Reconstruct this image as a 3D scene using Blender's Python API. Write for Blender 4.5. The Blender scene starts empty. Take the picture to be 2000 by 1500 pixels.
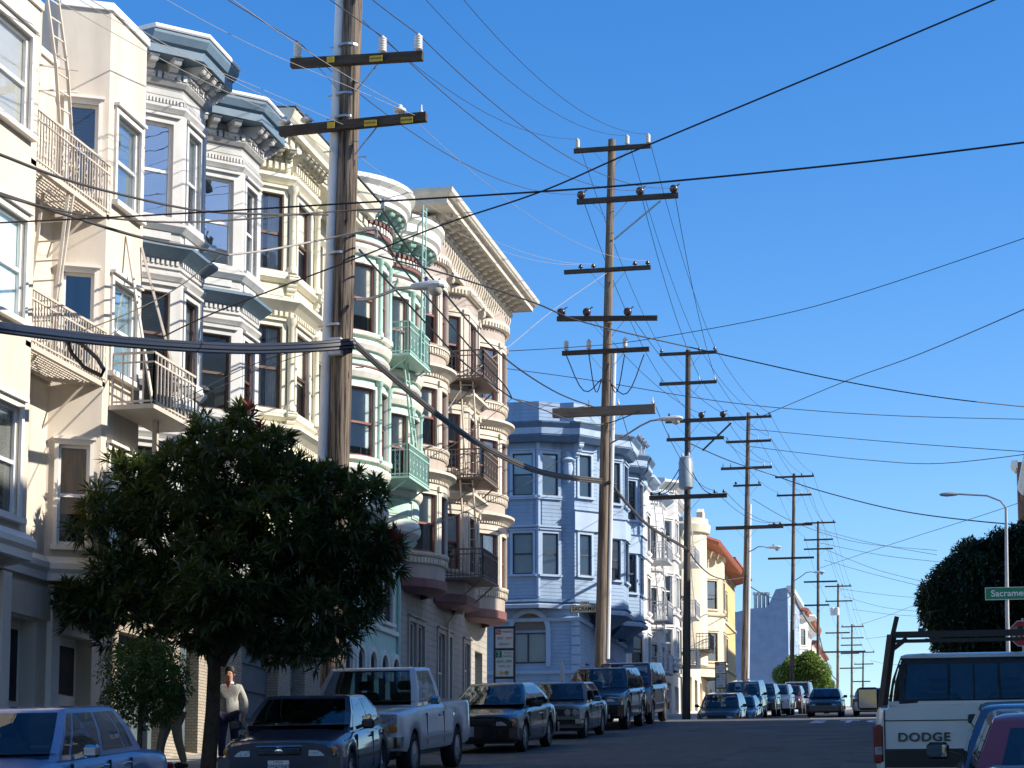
import bpy, bmesh, math, random
import numpy as np
from mathutils import Vector, Matrix
R = math.radians
random.seed(7); rng = np.random.default_rng(7)
sc = bpy.context.scene
col = sc.collection
# ------------------------------------------------------------------ camera, sky, sun, exposure
PITCH = math.atan(485 / 4000); YAW = math.atan(855 / 4000 * math.cos(PITCH))
cam_d = bpy.data.cameras.new('camera'); cam = bpy.data.objects.new('camera', cam_d); col.objects.link(cam)
cam_d.sensor_width = 36; cam_d.lens = 72; cam_d.shift_y = 410 / 2000
cam_d.clip_start = 0.2; cam_d.clip_end = 6000
cam.location = (0, 0, 0); cam.rotation_euler = (math.pi / 2 + PITCH, 0, YAW)
sc.camera = cam
SUN_EL, SUN_AZ = R(33), R(0.8)            # azimuth measured from +X (across the street) towards +Y (up the street)
world = bpy.data.worlds.new('World'); sc.world = world; world.use_nodes = True
nt = world.node_tree; bg = nt.nodes['Background']
sky = nt.nodes.new('ShaderNodeTexSky'); sky.sky_type = 'NISHITA'; sky.sun_disc = False
sky.sun_elevation = SUN_EL; sky.sun_rotation = math.pi / 2 - SUN_AZ
sky.air_density = 1.0; sky.dust_density = 0.6; sky.ozone_density = 3.0; sky.altitude = 100
hs = nt.nodes.new('ShaderNodeHueSaturation'); hs.inputs['Saturation'].default_value = 1.36; hs.inputs['Hue'].default_value = .508; hs.inputs['Value'].default_value = 1.12; nt.links.new(sky.outputs[0], hs.inputs['Color'])
nt.links.new(hs.outputs[0], bg.inputs[0]); bg.inputs[1].default_value = 0.118
sun_d = bpy.data.lights.new('sun', 'SUN'); sun_d.energy = 4.6; sun_d.angle = R(0.53); sun_d.color = (1, .93, .82)
sun = bpy.data.objects.new('sun', sun_d); col.objects.link(sun)
sv = Vector((math.cos(SUN_EL) * math.cos(SUN_AZ), math.cos(SUN_EL) * math.sin(SUN_AZ), math.sin(SUN_EL)))
sun.rotation_euler = sv.to_track_quat('Z', 'Y').to_euler(); sun.location = (60, 40, 60)
sc.view_settings.view_transform = 'Standard'; sc.view_settings.look = 'None'
sc.view_settings.exposure = 0.7; sc.view_settings.gamma = 1
# measured from the photograph: (px, py) of the 2000x1500 picture at street distance Y -> place in metres
_h = Vector((-math.sin(YAW), math.cos(YAW), 0)); _r = Vector((math.cos(YAW), math.sin(YAW), 0))
_F = _h * math.cos(PITCH) + Vector((0, 0, math.sin(PITCH))); _U = -_h * math.sin(PITCH) + Vector((0, 0, math.cos(PITCH)))
def ray(x, y): return _F + _r * ((x - 1000) / 4000) - _U * ((y - 1160) / 4000)
def atY(x, y, Y): v = ray(x, y); return v * (Y / v.y)
def atX(x, y, X): v = ray(x, y); return v * (X / v.x)

# ------------------------------------------------------------------ street profile
_py = [-60, 0, 20, 40, 60, 65, 68, 72, 84, 90, 96, 103, 120, 150, 200, 280, 312, 326, 345, 420, 900]
_pz = [-6.97, -1.78, -.05, 1.68, 3.41, 3.84, 4.06, 4.22, 4.47, 4.72, 5.35, 6.2, 7.4, 9.25, 12.5, 18.05, 20.25, 20.6, 20.2, 14, -10]
def gz(y): return float(np.interp(y, _py, _pz))
def gslope(y): return (gz(y + 1.5) - gz(y - 1.5)) / 3
KL, KR = -10.9, 1.75          # kerb lines
FX = -15.0                    # left building line
# ------------------------------------------------------------------ materials
MATS = {}
def mat(name, c, rough=.7, var=.12, scale=3.0, bump=0, bscale=60, spec=.4, metal=0, siding=0, coat=0, stretch=None, dirt=0, c2=None, brick=0, ramp=(.32, .68)):
    if name in MATS: return MATS[name]
    m = bpy.data.materials.new(name); m.use_nodes = True; MATS[name] = m
    n = m.node_tree.nodes; l = m.node_tree.links; b = n['Principled BSDF']
    b.inputs['Roughness'].default_value = rough; b.inputs['Specular IOR Level'].default_value = spec
    b.inputs['Metallic'].default_value = metal
    if coat: b.inputs['Coat Weight'].default_value = coat; b.inputs['Coat Roughness'].default_value = .03
    tc = n.new('ShaderNodeNewGeometry'); pos = tc.outputs['Position']
    if stretch:
        tco = n.new('ShaderNodeTexCoord'); mp = n.new('ShaderNodeMapping'); mp.inputs['Scale'].default_value = stretch
        l.new(tco.outputs['Object'], mp.inputs[0]); pos = mp.outputs[0]
    if var or dirt or c2:
        nz = n.new('ShaderNodeTexNoise'); nz.inputs['Scale'].default_value = scale; nz.inputs['Detail'].default_value = 6; nz.inputs['Roughness'].default_value = .65
        l.new(pos, nz.inputs['Vector'])
        cr = n.new('ShaderNodeValToRGB'); l.new(nz.outputs['Fac'], cr.inputs[0])
        lo = c2 if c2 else tuple(x * (1 - var) for x in c); hi = c if c2 else tuple(min(1, x * (1 + var * .6)) for x in c)
        cr.color_ramp.elements[0].position = ramp[0]; cr.color_ramp.elements[1].position = ramp[1]
        cr.color_ramp.elements[0].color = (*lo, 1); cr.color_ramp.elements[1].color = (*hi, 1)
        out = cr.outputs[0]
        if dirt:
            d = n.new('ShaderNodeTexNoise'); d.inputs['Scale'].default_value = 1.0; d.inputs['Detail'].default_value = 8
            mp2 = n.new('ShaderNodeMapping'); mp2.inputs['Scale'].default_value = (2.2, 2.2, .22); l.new(tc.outputs['Position'], mp2.inputs[0]); l.new(mp2.outputs[0], d.inputs['Vector'])
            r2 = n.new('ShaderNodeMapRange'); r2.inputs[1].default_value = .5; r2.inputs[2].default_value = .75; r2.inputs[4].default_value = dirt; l.new(d.outputs['Fac'], r2.inputs[0])
            mx = n.new('ShaderNodeMix'); mx.data_type = 'RGBA'; mx.blend_type = 'MULTIPLY'; l.new(r2.outputs[0], mx.inputs['Factor']); l.new(out, mx.inputs['A']); mx.inputs['B'].default_value = (.42, .38, .33, 1)
            out = mx.outputs['Result']
        l.new(out, b.inputs['Base Color'])
    else: b.inputs['Base Color'].default_value = (*c, 1)
    nrm = None
    if siding:
        sx = n.new('ShaderNodeSeparateXYZ'); l.new(tc.outputs['Position'], sx.inputs[0])
        md = n.new('ShaderNodeMath'); md.operation = 'MULTIPLY'; md.inputs[1].default_value = 1 / siding; l.new(sx.outputs[2], md.inputs[0])
        fr = n.new('ShaderNodeMath'); fr.operation = 'FRACT'; l.new(md.outputs[0], fr.inputs[0])
        rp = n.new('ShaderNodeValToRGB'); e = rp.color_ramp.elements; e[0].position = 0; e[0].color = (0, 0, 0, 1); e[1].position = .12; e[1].color = (1, 1, 1, 1)
        x = e.new(1.0); x.color = (.55, .55, .55, 1); l.new(fr.outputs[0], rp.inputs[0])
        bp = n.new('ShaderNodeBump'); bp.inputs['Strength'].default_value = 1; bp.inputs['Distance'].default_value = .012; l.new(rp.outputs[0], bp.inputs['Height']); nrm = bp.outputs[0]
    if brick:
        br = n.new('ShaderNodeTexBrick'); br.inputs['Scale'].default_value = brick
        sx = n.new('ShaderNodeSeparateXYZ'); l.new(tc.outputs['Position'], sx.inputs[0]); ad = n.new('ShaderNodeMath'); l.new(sx.outputs[0], ad.inputs[0]); l.new(sx.outputs[1], ad.inputs[1])
        cb = n.new('ShaderNodeCombineXYZ'); l.new(ad.outputs[0], cb.inputs[0]); l.new(sx.outputs[2], cb.inputs[1]); l.new(cb.outputs[0], br.inputs['Vector'])
        br.inputs['Color1'].default_value = (*c, 1); br.inputs['Color2'].default_value = (*[x * .8 for x in c], 1); br.inputs['Mortar'].default_value = (*[x * .45 for x in c], 1)
        l.new(br.outputs['Color'], b.inputs['Base Color'])
        bp = n.new('ShaderNodeBump'); bp.inputs['Distance'].default_value = .02; bp.invert = True; l.new(br.outputs['Fac'], bp.inputs['Height']); nrm = bp.outputs[0]
    if bump:
        nb = n.new('ShaderNodeTexNoise'); nb.inputs['Scale'].default_value = bscale; nb.inputs['Detail'].default_value = 5; l.new(pos, nb.inputs['Vector'])
        b2 = n.new('ShaderNodeBump'); b2.inputs['Strength'].default_value = bump; b2.inputs['Distance'].default_value = .02; l.new(nb.outputs['Fac'], b2.inputs['Height'])
        if nrm: l.new(nrm, b2.inputs['Normal'])
        nrm = b2.outputs[0]
    if nrm: l.new(nrm, b.inputs['Normal'])
    return m
def glass(name, tint, refl=.3, rough=.02, dark=.5, wav=0):
    """window pane: partly see-through, partly mirror"""
    m = bpy.data.materials.new(name); m.use_nodes = True; MATS[name] = m
    n = m.node_tree.nodes; l = m.node_tree.links; n.remove(n['Principled BSDF'])
    t = n.new('ShaderNodeBsdfTransparent'); t.inputs[0].default_value = (*tint, 1)
    g = n.new('ShaderNodeBsdfGlossy'); g.inputs['Roughness'].default_value = rough; g.inputs['Color'].default_value = (.95, .97, 1, 1)
    fr = n.new('ShaderNodeFresnel'); fr.inputs[0].default_value = 1.5
    ad = n.new('ShaderNodeMath'); ad.operation = 'ADD'; ad.use_clamp = True; ad.inputs[1].default_value = refl; l.new(fr.outputs[0], ad.inputs[0])
    if wav:
        ge = n.new('ShaderNodeNewGeometry'); nz = n.new('ShaderNodeTexNoise'); nz.inputs['Scale'].default_value = 1.6; l.new(ge.outputs['Position'], nz.inputs['Vector'])
        bp = n.new('ShaderNodeBump'); bp.inputs['Strength'].default_value = wav; bp.inputs['Distance'].default_value = .05; l.new(nz.outputs['Fac'], bp.inputs['Height']); l.new(bp.outputs[0], g.inputs['Normal'])
    mx = n.new('ShaderNodeMixShader'); l.new(ad.outputs[0], mx.inputs[0]); l.new(t.outputs[0], mx.inputs[1]); l.new(g.outputs[0], mx.inputs[2])
    l.new(mx.outputs[0], n['Material Output'].inputs[0]); return m
def blindmat(name, c):
    m = mat(name, c, .8, .05)
    n = m.node_tree.nodes; l = m.node_tree.links; b = n['Principled BSDF']
    ge = n.new('ShaderNodeNewGeometry'); sx = n.new('ShaderNodeSeparateXYZ'); l.new(ge.outputs['Position'], sx.inputs[0])
    w = n.new('ShaderNodeMath'); w.operation = 'MULTIPLY'; w.inputs[1].default_value = 1 / .055; l.new(sx.outputs[2], w.inputs[0])
    f = n.new('ShaderNodeMath'); f.operation = 'FRACT'; l.new(w.outputs[0], f.inputs[0])
    bp = n.new('ShaderNodeBump'); bp.inputs['Strength'].default_value = 1; bp.inputs['Distance'].default_value = .03; l.new(f.outputs[0], bp.inputs['Height']); l.new(bp.outputs[0], b.inputs['Normal'])
    return m
M = dict(
 asphalt=mat('asphalt', (.115, .112, .108), .85, .45, .8, .6, 90, .3),
 concrete=mat('sidewalk_concrete', (.34, .32, .29), .9, .2, 2, .3, 60), kerb=mat('kerb_concrete', (.3, .29, .27), .9, .25, 2, .3, 60),
 earth=mat('hill_earth', (.16, .15, .12), .95, .3, .3),
 paint=mat('road_paint', (.72, .72, .7), .7, .25, 5),
 cream=mat('cream_stucco', (.62, .55, .455), .85, .06, 1.5, .25, 90, .2, dirt=.35), creamtrim=mat('cream_trim', (.78, .74, .67), .6, .05, 2),
 grey=mat('grey_paint', (.50, .495, .475), .65, .1, 2, 0, 60, .3, siding=.13, dirt=.4), greyflat=mat('grey_trim', (.56, .555, .535), .6, .08, 2, .1, 40, dirt=.35),
 greydk=mat('grey_bracket', (.34, .335, .32), .7, .25, 6, .2, 30), bluetrim=mat('slate_blue_trim', (.13, .20, .26), .55, .15, 3), flash=mat('white_flashing', (.8, .8, .8), .5, .05),
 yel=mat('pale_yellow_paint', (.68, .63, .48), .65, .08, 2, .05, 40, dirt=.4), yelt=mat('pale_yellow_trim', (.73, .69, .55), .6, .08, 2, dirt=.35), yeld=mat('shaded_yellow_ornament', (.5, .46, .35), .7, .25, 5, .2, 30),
 mint=mat('mint_paint', (.43, .64, .55), .6, .06, 2, dirt=.25), mintw=mat('off_white_trim', (.76, .74, .66), .6, .06, 2, dirt=.3), mintd=mat('mint_ironwork', (.38, .58, .5), .5, .1, 4),
 maroon=mat('maroon_trim', (.20, .085, .08), .55, .15, 3),
 taupe=mat('taupe_paint', (.41, .345, .295), .65, .08, 2, dirt=.3), taupet=mat('cream_ornament', (.64, .575, .47), .6, .1, 3, dirt=.3), taupes=mat('taupe_siding', (.35, .32, .28), .7, .12, 2, siding=.2, dirt=.3),
 blue=mat('pale_blue_siding', (.28, .385, .52), .6, .12, 1.5, siding=.16, dirt=.4), bluet=mat('pale_blue_trim', (.38, .49, .63), .55, .08, 2, dirt=.3), blued=mat('navy_trim', (.10, .17, .27), .5, .15, 3),
 white=mat('white_paint', (.72, .72, .70), .65, .07, 2, siding=.2, dirt=.3), whitet=mat('white_trim', (.78, .78, .76), .55, .05, 2, dirt=.3),
 iv=mat('ivory_stucco', (.74, .66, .50), .8, .06, 2, .2, 80, dirt=.3), gold=mat('ochre_stucco', (.66, .48, .22), .8, .1, 2, .2, 80), tile=mat('red_roof_tile', (.36, .12, .07), .75, .3, 6),
 shingle=mat('slate_blue_shingle', (.27, .36, .50), .7, .15, 1, siding=.22),
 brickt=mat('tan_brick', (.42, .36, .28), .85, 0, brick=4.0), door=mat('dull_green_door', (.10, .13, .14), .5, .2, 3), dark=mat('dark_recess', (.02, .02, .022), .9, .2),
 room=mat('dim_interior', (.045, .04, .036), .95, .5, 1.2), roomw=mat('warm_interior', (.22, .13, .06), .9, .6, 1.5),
 frame=mat('white_sash', (.78, .77, .74), .5, .05), framed=mat('brown_sash', (.10, .055, .04), .5, .2), framem=mat('maroon_sash', (.22, .09, .075), .5, .15), frameb=mat('dark_sash', (.05, .06, .075), .5, .2), framebl=mat('ice_blue_sash', (.5, .57, .66), .5, .1),
 blind=blindmat('slat_blind', (.68, .68, .66)), blindg=blindmat('grey_slat_blind', (.32, .32, .31)), shade=mat('roller_shade', (.70, .68, .6), .85, .05), lace=mat('white_curtain', (.72, .70, .66), .85, .25, 14, stretch=(6, 6, .4)), shadeb=mat('pale_green_shade', (.60, .70, .72), .8, .06),
 roof=mat('tar_roof', (.10, .10, .10), .9, .2), iron=mat('painted_ironwork', (.56, .50, .42), .55, .1, 5), irond=mat('brown_ironwork', (.17, .13, .11), .6, .2, 5), ironw=mat('white_ironwork', (.62, .63, .64), .55, .1, 5), ironb=mat('black_ironwork', (.03, .03, .032), .5, .2),
 pole=mat('weathered_pole_wood', (.205, .165, .13), .9, .4, 1.5, 1.0, 3.0, .2, stretch=(11, 11, .42), c2=(.035, .027, .022), ramp=(.40, .56)),
 polel=mat('grey_pole_wood', (.22, .175, .135), .9, .3, 1.2, .9, 2.4, .2, stretch=(9, 9, .5), c2=(.075, .058, .045), ramp=(.36, .58)), poled=mat('tarred_pole_wood', (.085, .072, .06), .85, .4, 1, .7, 2, .2, stretch=(9, 9, .5)),
 arm=mat('crossarm_wood', (.085, .065, .05), .85, .4, 2, .5, 5, .2, stretch=(1, 6, 6)), armg=mat('grey_crossarm_wood', (.21, .175, .145), .85, .3, 2, .5, 5, .2, stretch=(1, 6, 6)),
 galv=mat('galvanised_steel', (.42, .43, .44), .4, .15, 5, metal=.7), porc=mat('white_porcelain', (.62, .60, .56), .25, .1), porcb=mat('brown_porcelain', (.06, .035, .025), .25, .2), cond=mat('white_conduit', (.68, .70, .71), .45, .06, 3),
 plate=mat('yellow_plate', (.62, .42, .04), .5, .25, 20), black=mat('black_rubber', (.012, .012, .013), .6, .2), cable=mat('black_cable', (.02, .02, .022), .55, .2), cableg=mat('grey_cable', (.06, .053, .047), .6, .3, 30), cablew=mat('pale_cable', (.33, .31, .28), .6, .1), cableb=mat('blue_black_cable', (.008, .014, .028), .5, .3, 20),
 trafo=mat('transformer_grey', (.26, .30, .32), .4, .15, 4), lamp=mat('lamp_housing', (.58, .61, .62), .4, .08), lens=mat('lamp_lens', (.5, .47, .4), .2, .1), bluec=mat('photocell_blue', (.02, .03, .25), .4, .1),
 tyre=mat('tyre_rubber', (.018, .018, .019), .8, .2), alloy=mat('alloy_wheel', (.55, .56, .58), .25, .05, metal=.9), chrome=mat('chrome', (.7, .7, .7), .08, 0, metal=1), plastic=mat('black_plastic', (.02, .02, .022), .5, .1),
 hlamp=mat('headlamp_glass', (.30, .31, .33), .12, .5, 30, coat=1), amber=mat('amber_lens', (.55, .18, .02), .2, .1, coat=.8), red=mat('red_lens', (.17, .012, .01), .2, .15, 20, coat=.8), grille=mat('grille_black', (.016, .016, .018), .4, .1),
 signw=mat('sign_white', (.70, .69, .66), .5, .05), signr=mat('sign_red', (.50, .03, .03), .5, .1), signg=mat('sign_green', (.015, .20, .10), .5, .1), signy=mat('sign_cream', (.62, .58, .42), .5, .08), ink=mat('sign_black', (.02, .02, .02), .6, 0), signo=mat('sign_amber', (.75, .36, .03), .5, .05),
 bark=mat('tree_bark', (.10, .075, .055), .95, .4, 8, .8, 20), leafd=mat('dark_leaf', (.032, .052, .017), .5, .45, 2.5, spec=.4), leafr=mat('red_new_leaf', (.28, .05, .035), .5, .3, 5), leafs=mat('small_tree_leaf', (.05, .085, .022), .5, .4, 5, spec=.3), leafm=mat('right_tree_leaf', (.024, .042, .018), .5, .5, 2.0, spec=.4), leafl=mat('sunlit_leaf', (.12, .19, .035), .6, .4, 2),
 skin=mat('skin', (.50, .27, .18), .6, .05), hair=mat('dark_hair', (.02, .014, .01), .6, .2), hoodie=mat('grey_hoodie', (.38, .37, .34), .95, .1, 10, .4, 40), trousern=mat('navy_trousers', (.03, .03, .07), .95, .1, 10), trouserk=mat('khaki_trousers', (.30, .25, .18), .95, .1, 10), shirtm=mat('maroon_shirt', (.22, .02, .03), .9, .1), shirtb=mat('dark_shirt', (.04, .045, .05), .9, .1), shoe=mat('black_shoe', (.015, .014, .013), .5, .1),
)
def translucent(m, c, f):
    n = m.node_tree.nodes; l = m.node_tree.links; o = n['Material Output']; t = n.new('ShaderNodeBsdfTranslucent'); t.inputs[0].default_value = (*c, 1)
    x = n.new('ShaderNodeMixShader'); x.inputs[0].default_value = f; l.new(n['Principled BSDF'].outputs[0], x.inputs[1]); l.new(t.outputs[0], x.inputs[2]); l.new(x.outputs[0], o.inputs[0])
translucent(M['leafd'], (.16, .24, .03), .14); translucent(M['leafs'], (.14, .24, .04), .3); translucent(M['leafl'], (.22, .32, .05), .35); translucent(M['leafm'], (.06, .10, .02), .2)
M['drape'] = mat('orange_drape', (.62, .34, .12), .85, .4, 3, stretch=(5, 5, .5))
M['pane'] = glass('window_pane', (.93, .95, .95), .08, .015, wav=.08)
M['panes'] = glass('sky_reflecting_pane', (.62, .7, .74), .30, .015, wav=.08)
M['car_glass'] = glass('car_glass', (.62, .68, .68), .035, .01, wav=.05)
M['trimcloth'] = mat('car_interior', (.10, .10, .105), .9, .3, 4)
M['car_glass_clear'] = glass('clear_car_glass', (.72, .80, .80), .0, .01)
def carpaint(name, c, rough=.35, flake=0):
    return mat(name, c, rough, .08, 2, spec=.5, metal=flake, coat=.9)
# ------------------------------------------------------------------ mesh builder
class MB:
    def __init__(s): s.v = []; s.f = []
    def quad(s, *p): i = len(s.v); s.v += [tuple(q) for q in p]; s.f.append(tuple(range(i, i + len(p))))
    def hexa(s, p):   # 8 corners: bottom loop 0-3, top loop 4-7
        i = len(s.v); s.v += [tuple(q) for q in p]
        s.f += [tuple(i + k for k in q) for q in ((3, 2, 1, 0), (4, 5, 6, 7), (0, 1, 5, 4), (1, 2, 6, 5), (2, 3, 7, 6), (3, 0, 4, 7))]
    def box(s, x0, x1, y0, y1, z0, z1): s.hexa([(x0, y0, z0), (x1, y0, z0), (x1, y1, z0), (x0, y1, z0), (x0, y0, z1), (x1, y0, z1), (x1, y1, z1), (x0, y1, z1)])
    def bar(s, a, b, w, h=None):   # rectangular bar from a to b
        a = Vector(a); b = Vector(b); h = h or w; d = (b - a).normalized()
        r = d.cross(Vector((0, 0, 1)));  r = r.normalized() if r.length > 1e-4 else Vector((1, 0, 0)); u = r.cross(d).normalized()
        r *= w / 2; u *= h / 2
        s.hexa([a - r - u, a + r - u, b + r - u, b - r - u, a - r + u, a + r + u, b + r + u, b - r + u])
    def tube(s, pts, r, n=6, caps=True):
        pts = [Vector(p) for p in pts]; rs = r if isinstance(r, (list, tuple)) else [r] * len(pts); base = len(s.v)
        u = None
        for k, p in enumerate(pts):
            d = (pts[min(k + 1, len(pts) - 1)] - pts[max(k - 1, 0)]).normalized()
            if u is None: u = d.orthogonal().normalized()
            else: u = (u - d * u.dot(d)).normalized()
            w = d.cross(u)
            for j in range(n): a = 2 * math.pi * j / n; s.v.append(tuple(p + (u * math.cos(a) + w * math.sin(a)) * rs[k]))
        for k in range(len(pts) - 1):
            for j in range(n): a = base + k * n + j; b = base + k * n + (j + 1) % n; s.f.append((a, b, b + n, a + n))
        if caps: s.f.append(tuple(base + j for j in range(n))[::-1]); s.f.append(tuple(base + (len(pts) - 1) * n + j for j in range(n)))
    def lathe(s, prof, o=(0, 0, 0), n=12, ax='Z', closed=True):   # prof [(r, h)]
        base = len(s.v); o = Vector(o)
        for r, h in prof:
            for j in range(n):
                a = 2 * math.pi * j / n; p = (r * math.cos(a), r * math.sin(a), h)
                if ax == 'X': p = (p[2], p[0], p[1])
                if ax == 'Y': p = (p[0], p[2], p[1])
                s.v.append(tuple(o + Vector(p)))
        for k in range(len(prof) - 1):
            for j in range(n): a = base + k * n + j; b = base + k * n + (j + 1) % n; s.f.append((a, b, b + n, a + n))
        if closed: s.f.append(tuple(base + j for j in range(n))[::-1]); s.f.append(tuple(base + (len(prof) - 1) * n + j for j in range(n)))
    def prism(s, poly, f0, f1):    # poly 2-D, f0/f1 map (a,b)->3-D for the two faces
        i = len(s.v); n = len(poly); s.v += [tuple(f0(*p)) for p in poly] + [tuple(f1(*p)) for p in poly]
        s.f.append(tuple(range(i, i + n))[::-1]); s.f.append(tuple(range(i + n, i + 2 * n)))
        for k in range(n): s.f.append((i + k, i + (k + 1) % n, i + n + (k + 1) % n, i + n + k))
    def mesh(s, name, m, smooth=False, fix=True):
        me = bpy.data.meshes.new(name); me.from_pydata(s.v, [], s.f)
        if fix:
            b = bmesh.new(); b.from_mesh(me); bmesh.ops.recalc_face_normals(b, faces=b.faces); b.to_mesh(me); b.free()
        if isinstance(m, (list, tuple)):
            for q in m: me.materials.append(q)
        else: me.materials.append(m)
        if smooth: me.shade_smooth() if smooth is True else me.polygons.foreach_set('use_smooth', [True] * len(me.polygons))
        return me
    def build(s, name, m, parent=None, smooth=False, fix=True, angle=None):
        if not s.v: return None
        me = s.mesh(name, m, False, fix)
        if smooth:
            me.polygons.foreach_set('use_smooth', [True] * len(me.polygons))
            me.set_sharp_from_angle(angle=R(angle or 35))
        return link(name, me, parent)
def link(name, me, parent=None):
    o = bpy.data.objects.new(name, me); col.objects.link(o)
    if parent is not None:
        o.parent = parent
        if parent.get('world_geo'): o.location = -parent.location
    return o
def thing(name, label, cat, loc=(0, 0, 0), group=None, world_geo=True):
    o = bpy.data.objects.new(name, None); col.objects.link(o); o.location = loc; o.empty_display_size = .2
    o['label'] = label; o['category'] = cat
    if group: o['group'] = group
    if world_geo: o['world_geo'] = 1
    return o
def tag(o, label, cat, group=None, kind=None):
    if label: o['label'] = label
    if cat: o['category'] = cat
    if group: o['group'] = group
    if kind: o['kind'] = kind
    return o
def struct(o): o['kind'] = 'structure'; return o
def stuff(o): 
    if o: o['kind'] = 'stuff'
    return o
def text_mesh(txt, size, depth=.002, spacing=1.0, bold=0):
    cu = bpy.data.curves.new('lettering', 'FONT'); cu.body = txt; cu.size = size; cu.extrude = depth; cu.align_x = 'CENTER'; cu.align_y = 'CENTER'; cu.space_character = spacing; cu.offset = bold
    o = bpy.data.objects.new('lettering', cu); col.objects.link(o)
    dg = bpy.context.evaluated_depsgraph_get(); me = bpy.data.meshes.new_from_object(o.evaluated_get(dg))
    bpy.data.objects.remove(o); return me
def text(name, txt, size, m, mw, parent=None, sx=1, **k):    # mw: Matrix placing the text plane (x right, y up)
    me = text_mesh(txt, size, **k); me.transform(mw @ Matrix.Diagonal((sx, 1, 1, 1))); me.materials.clear(); me.materials.append(m)
    return link(name, me, parent)
def face_cam(p, rz=0): return Matrix.Translation(p) @ Matrix.Rotation(rz, 4, 'Z') @ Matrix.Rotation(math.pi / 2, 4, 'X')   # text facing -Y
# ------------------------------------------------------------------ ground, road, pavements, kerbs
ys = sorted(set([-60, -30] + list(np.arange(-10, 130, 2.0)) + list(np.arange(130, 350, 5.0)) + [360, 380, 420, 500, 700, 900]))
def strip(x0, x1, dz, y0=-60, y1=420, nx=1):
    mb = MB(); yy = [y for y in ys if y0 < y < y1]; yy = [y0] + yy + [y1]; xs = np.linspace(x0, x1, nx + 1)
    for a, b in zip(yy[:-1], yy[1:]):
        for p, q in zip(xs[:-1], xs[1:]): mb.quad((p, a, gz(a) + dz), (q, a, gz(a) + dz), (q, b, gz(b) + dz), (p, b, gz(b) + dz))
    return mb
struct(strip(-700, 700, -.02, -60, 900, 2).build('ground', M['earth']))
struct(strip(KL, KR, .0, -40, 400).build('road', M['asphalt']))
struct(strip(-300, KL, .0, 70.4, 81.6).build('cross_street', M['asphalt'])); struct(strip(KR, 300, .0, 70.4, 81.6).build('cross_street', M['asphalt']))
def pavement(name, x0, x1, y0, y1):
    mb = MB(); yy = [y0] + [y for y in ys if y0 < y < y1] + [y1]
    for a, b in zip(yy[:-1], yy[1:]):
        mb.quad((x0, a, gz(a) + .13), (x1, a, gz(a) + .13), (x1, b, gz(b) + .13), (x0, b, gz(b) + .13))
    o = struct(mb.build(name, M['concrete']))
    return o
def kerb(xa, xb, y0, y1):
    mb = MB(); y = y0
    while y < y1:
        b = min(y + 2.0, y1)
        mb.hexa([(xa, y + .006, gz(y) - .1), (xb, y + .006, gz(y) - .1), (xb, b, gz(b) - .1), (xa, b, gz(b) - .1), (xa, y + .006, gz(y) + .134), (xb, y + .006, gz(y) + .134), (xb, b, gz(b) + .134), (xa, b, gz(b) + .134)]); y += 2.0
    struct(mb.build('kerb', M['kerb']))
pavement('sidewalk', -60, KL - .15, -40, 70.2); kerb(KL - .15, KL, -40, 70.2)
pavement('sidewalk', -60, KL - .15, 81.8, 380); kerb(KL - .15, KL, 81.8, 380)
pavement('sidewalk', KR + .15, 60, -40, 70.2); kerb(KR, KR + .15, -40, 70.2)
pavement('sidewalk', KR + .15, 60, 81.8, 380); kerb(KR, KR + .15, 81.8, 380)
# sidewalk slabs by the kerb where people walk
mbj = MB()
for k in range(26):
    y = 14 + k * 1.5; mbj.box(-14.9, KL - .17, y, y + .02, gz(y) + .1, gz(y) + .1335)
struct(mbj.build('pavement_joints', M['kerb']))
# the word on the road, letters stretched along the lane
for ch, x in zip('STOP', (-3.75, -2.85, -1.95, -1.05)):
    y = 61.6; sl = math.atan(gslope(y))
    mw = Matrix.Translation((x, y, gz(y) + .012)) @ Matrix.Rotation(sl, 4, 'X') @ Matrix.Diagonal((1, 3.4, 1, 1))
    struct(text('road_marking', ch, .95, M['paint'], mw, bold=.03, depth=.001))
mb = MB(); 
mb.hexa([(-4.3, 66.4, gz(66.4) + .002), (KR - .3, 66.4, gz(66.4) + .002), (KR - .3, 66.8, gz(66.8) + .002), (-4.3, 66.8, gz(66.8) + .002), (-4.3, 66.4, gz(66.4) + .008), (KR - .3, 66.4, gz(66.4) + .008), (KR - .3, 66.8, gz(66.8) + .008), (-4.3, 66.8, gz(66.8) + .008)])
struct(mb.build('road_marking', M['paint']))
mb = MB()   # tar seams and patched strips on the asphalt
for y0, x0, x1, w in ((22, -7, -1.2, .05), (27.5, -8, -2, .06), (33, -8, 0, .05), (41, -8.2, 1.2, .07), (47, -8, -1, .05), (55, -8, 1, .06)):
    n = 14
    for i in range(n):
        a = x0 + (x1 - x0) * i / n; b = x0 + (x1 - x0) * (i + 1) / n; ya = y0 + .25 * math.sin(i * 1.3 + y0); yb = y0 + .25 * math.sin((i + 1) * 1.3 + y0)
        mb.quad((a, ya, gz(ya) + .004), (b, yb, gz(yb) + .004), (b, yb + w, gz(yb + w) + .004), (a, ya + w, gz(ya + w) + .004))
struct(mb.build('road_seams', mat('tar_seam', (.03, .03, .03), .5, .3)))
mb = MB()
mb.quad((-7.6, 36, gz(36) + .004), (-4.2, 36.4, gz(36.4) + .004), (-4.0, 52, gz(52) + .004), (-7.2, 51.5, gz(51.5) + .004))
mb.quad((-3.6, 24, gz(24) + .004), (-1.9, 24, gz(24) + .004), (-1.7, 44, gz(44) + .004), (-3.3, 44.6, gz(44.6) + .004))
struct(mb.build('road_patches', mat('asphalt_patch', (.10, .098, .093), .85, .3, 2, .5, 120)))
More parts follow.
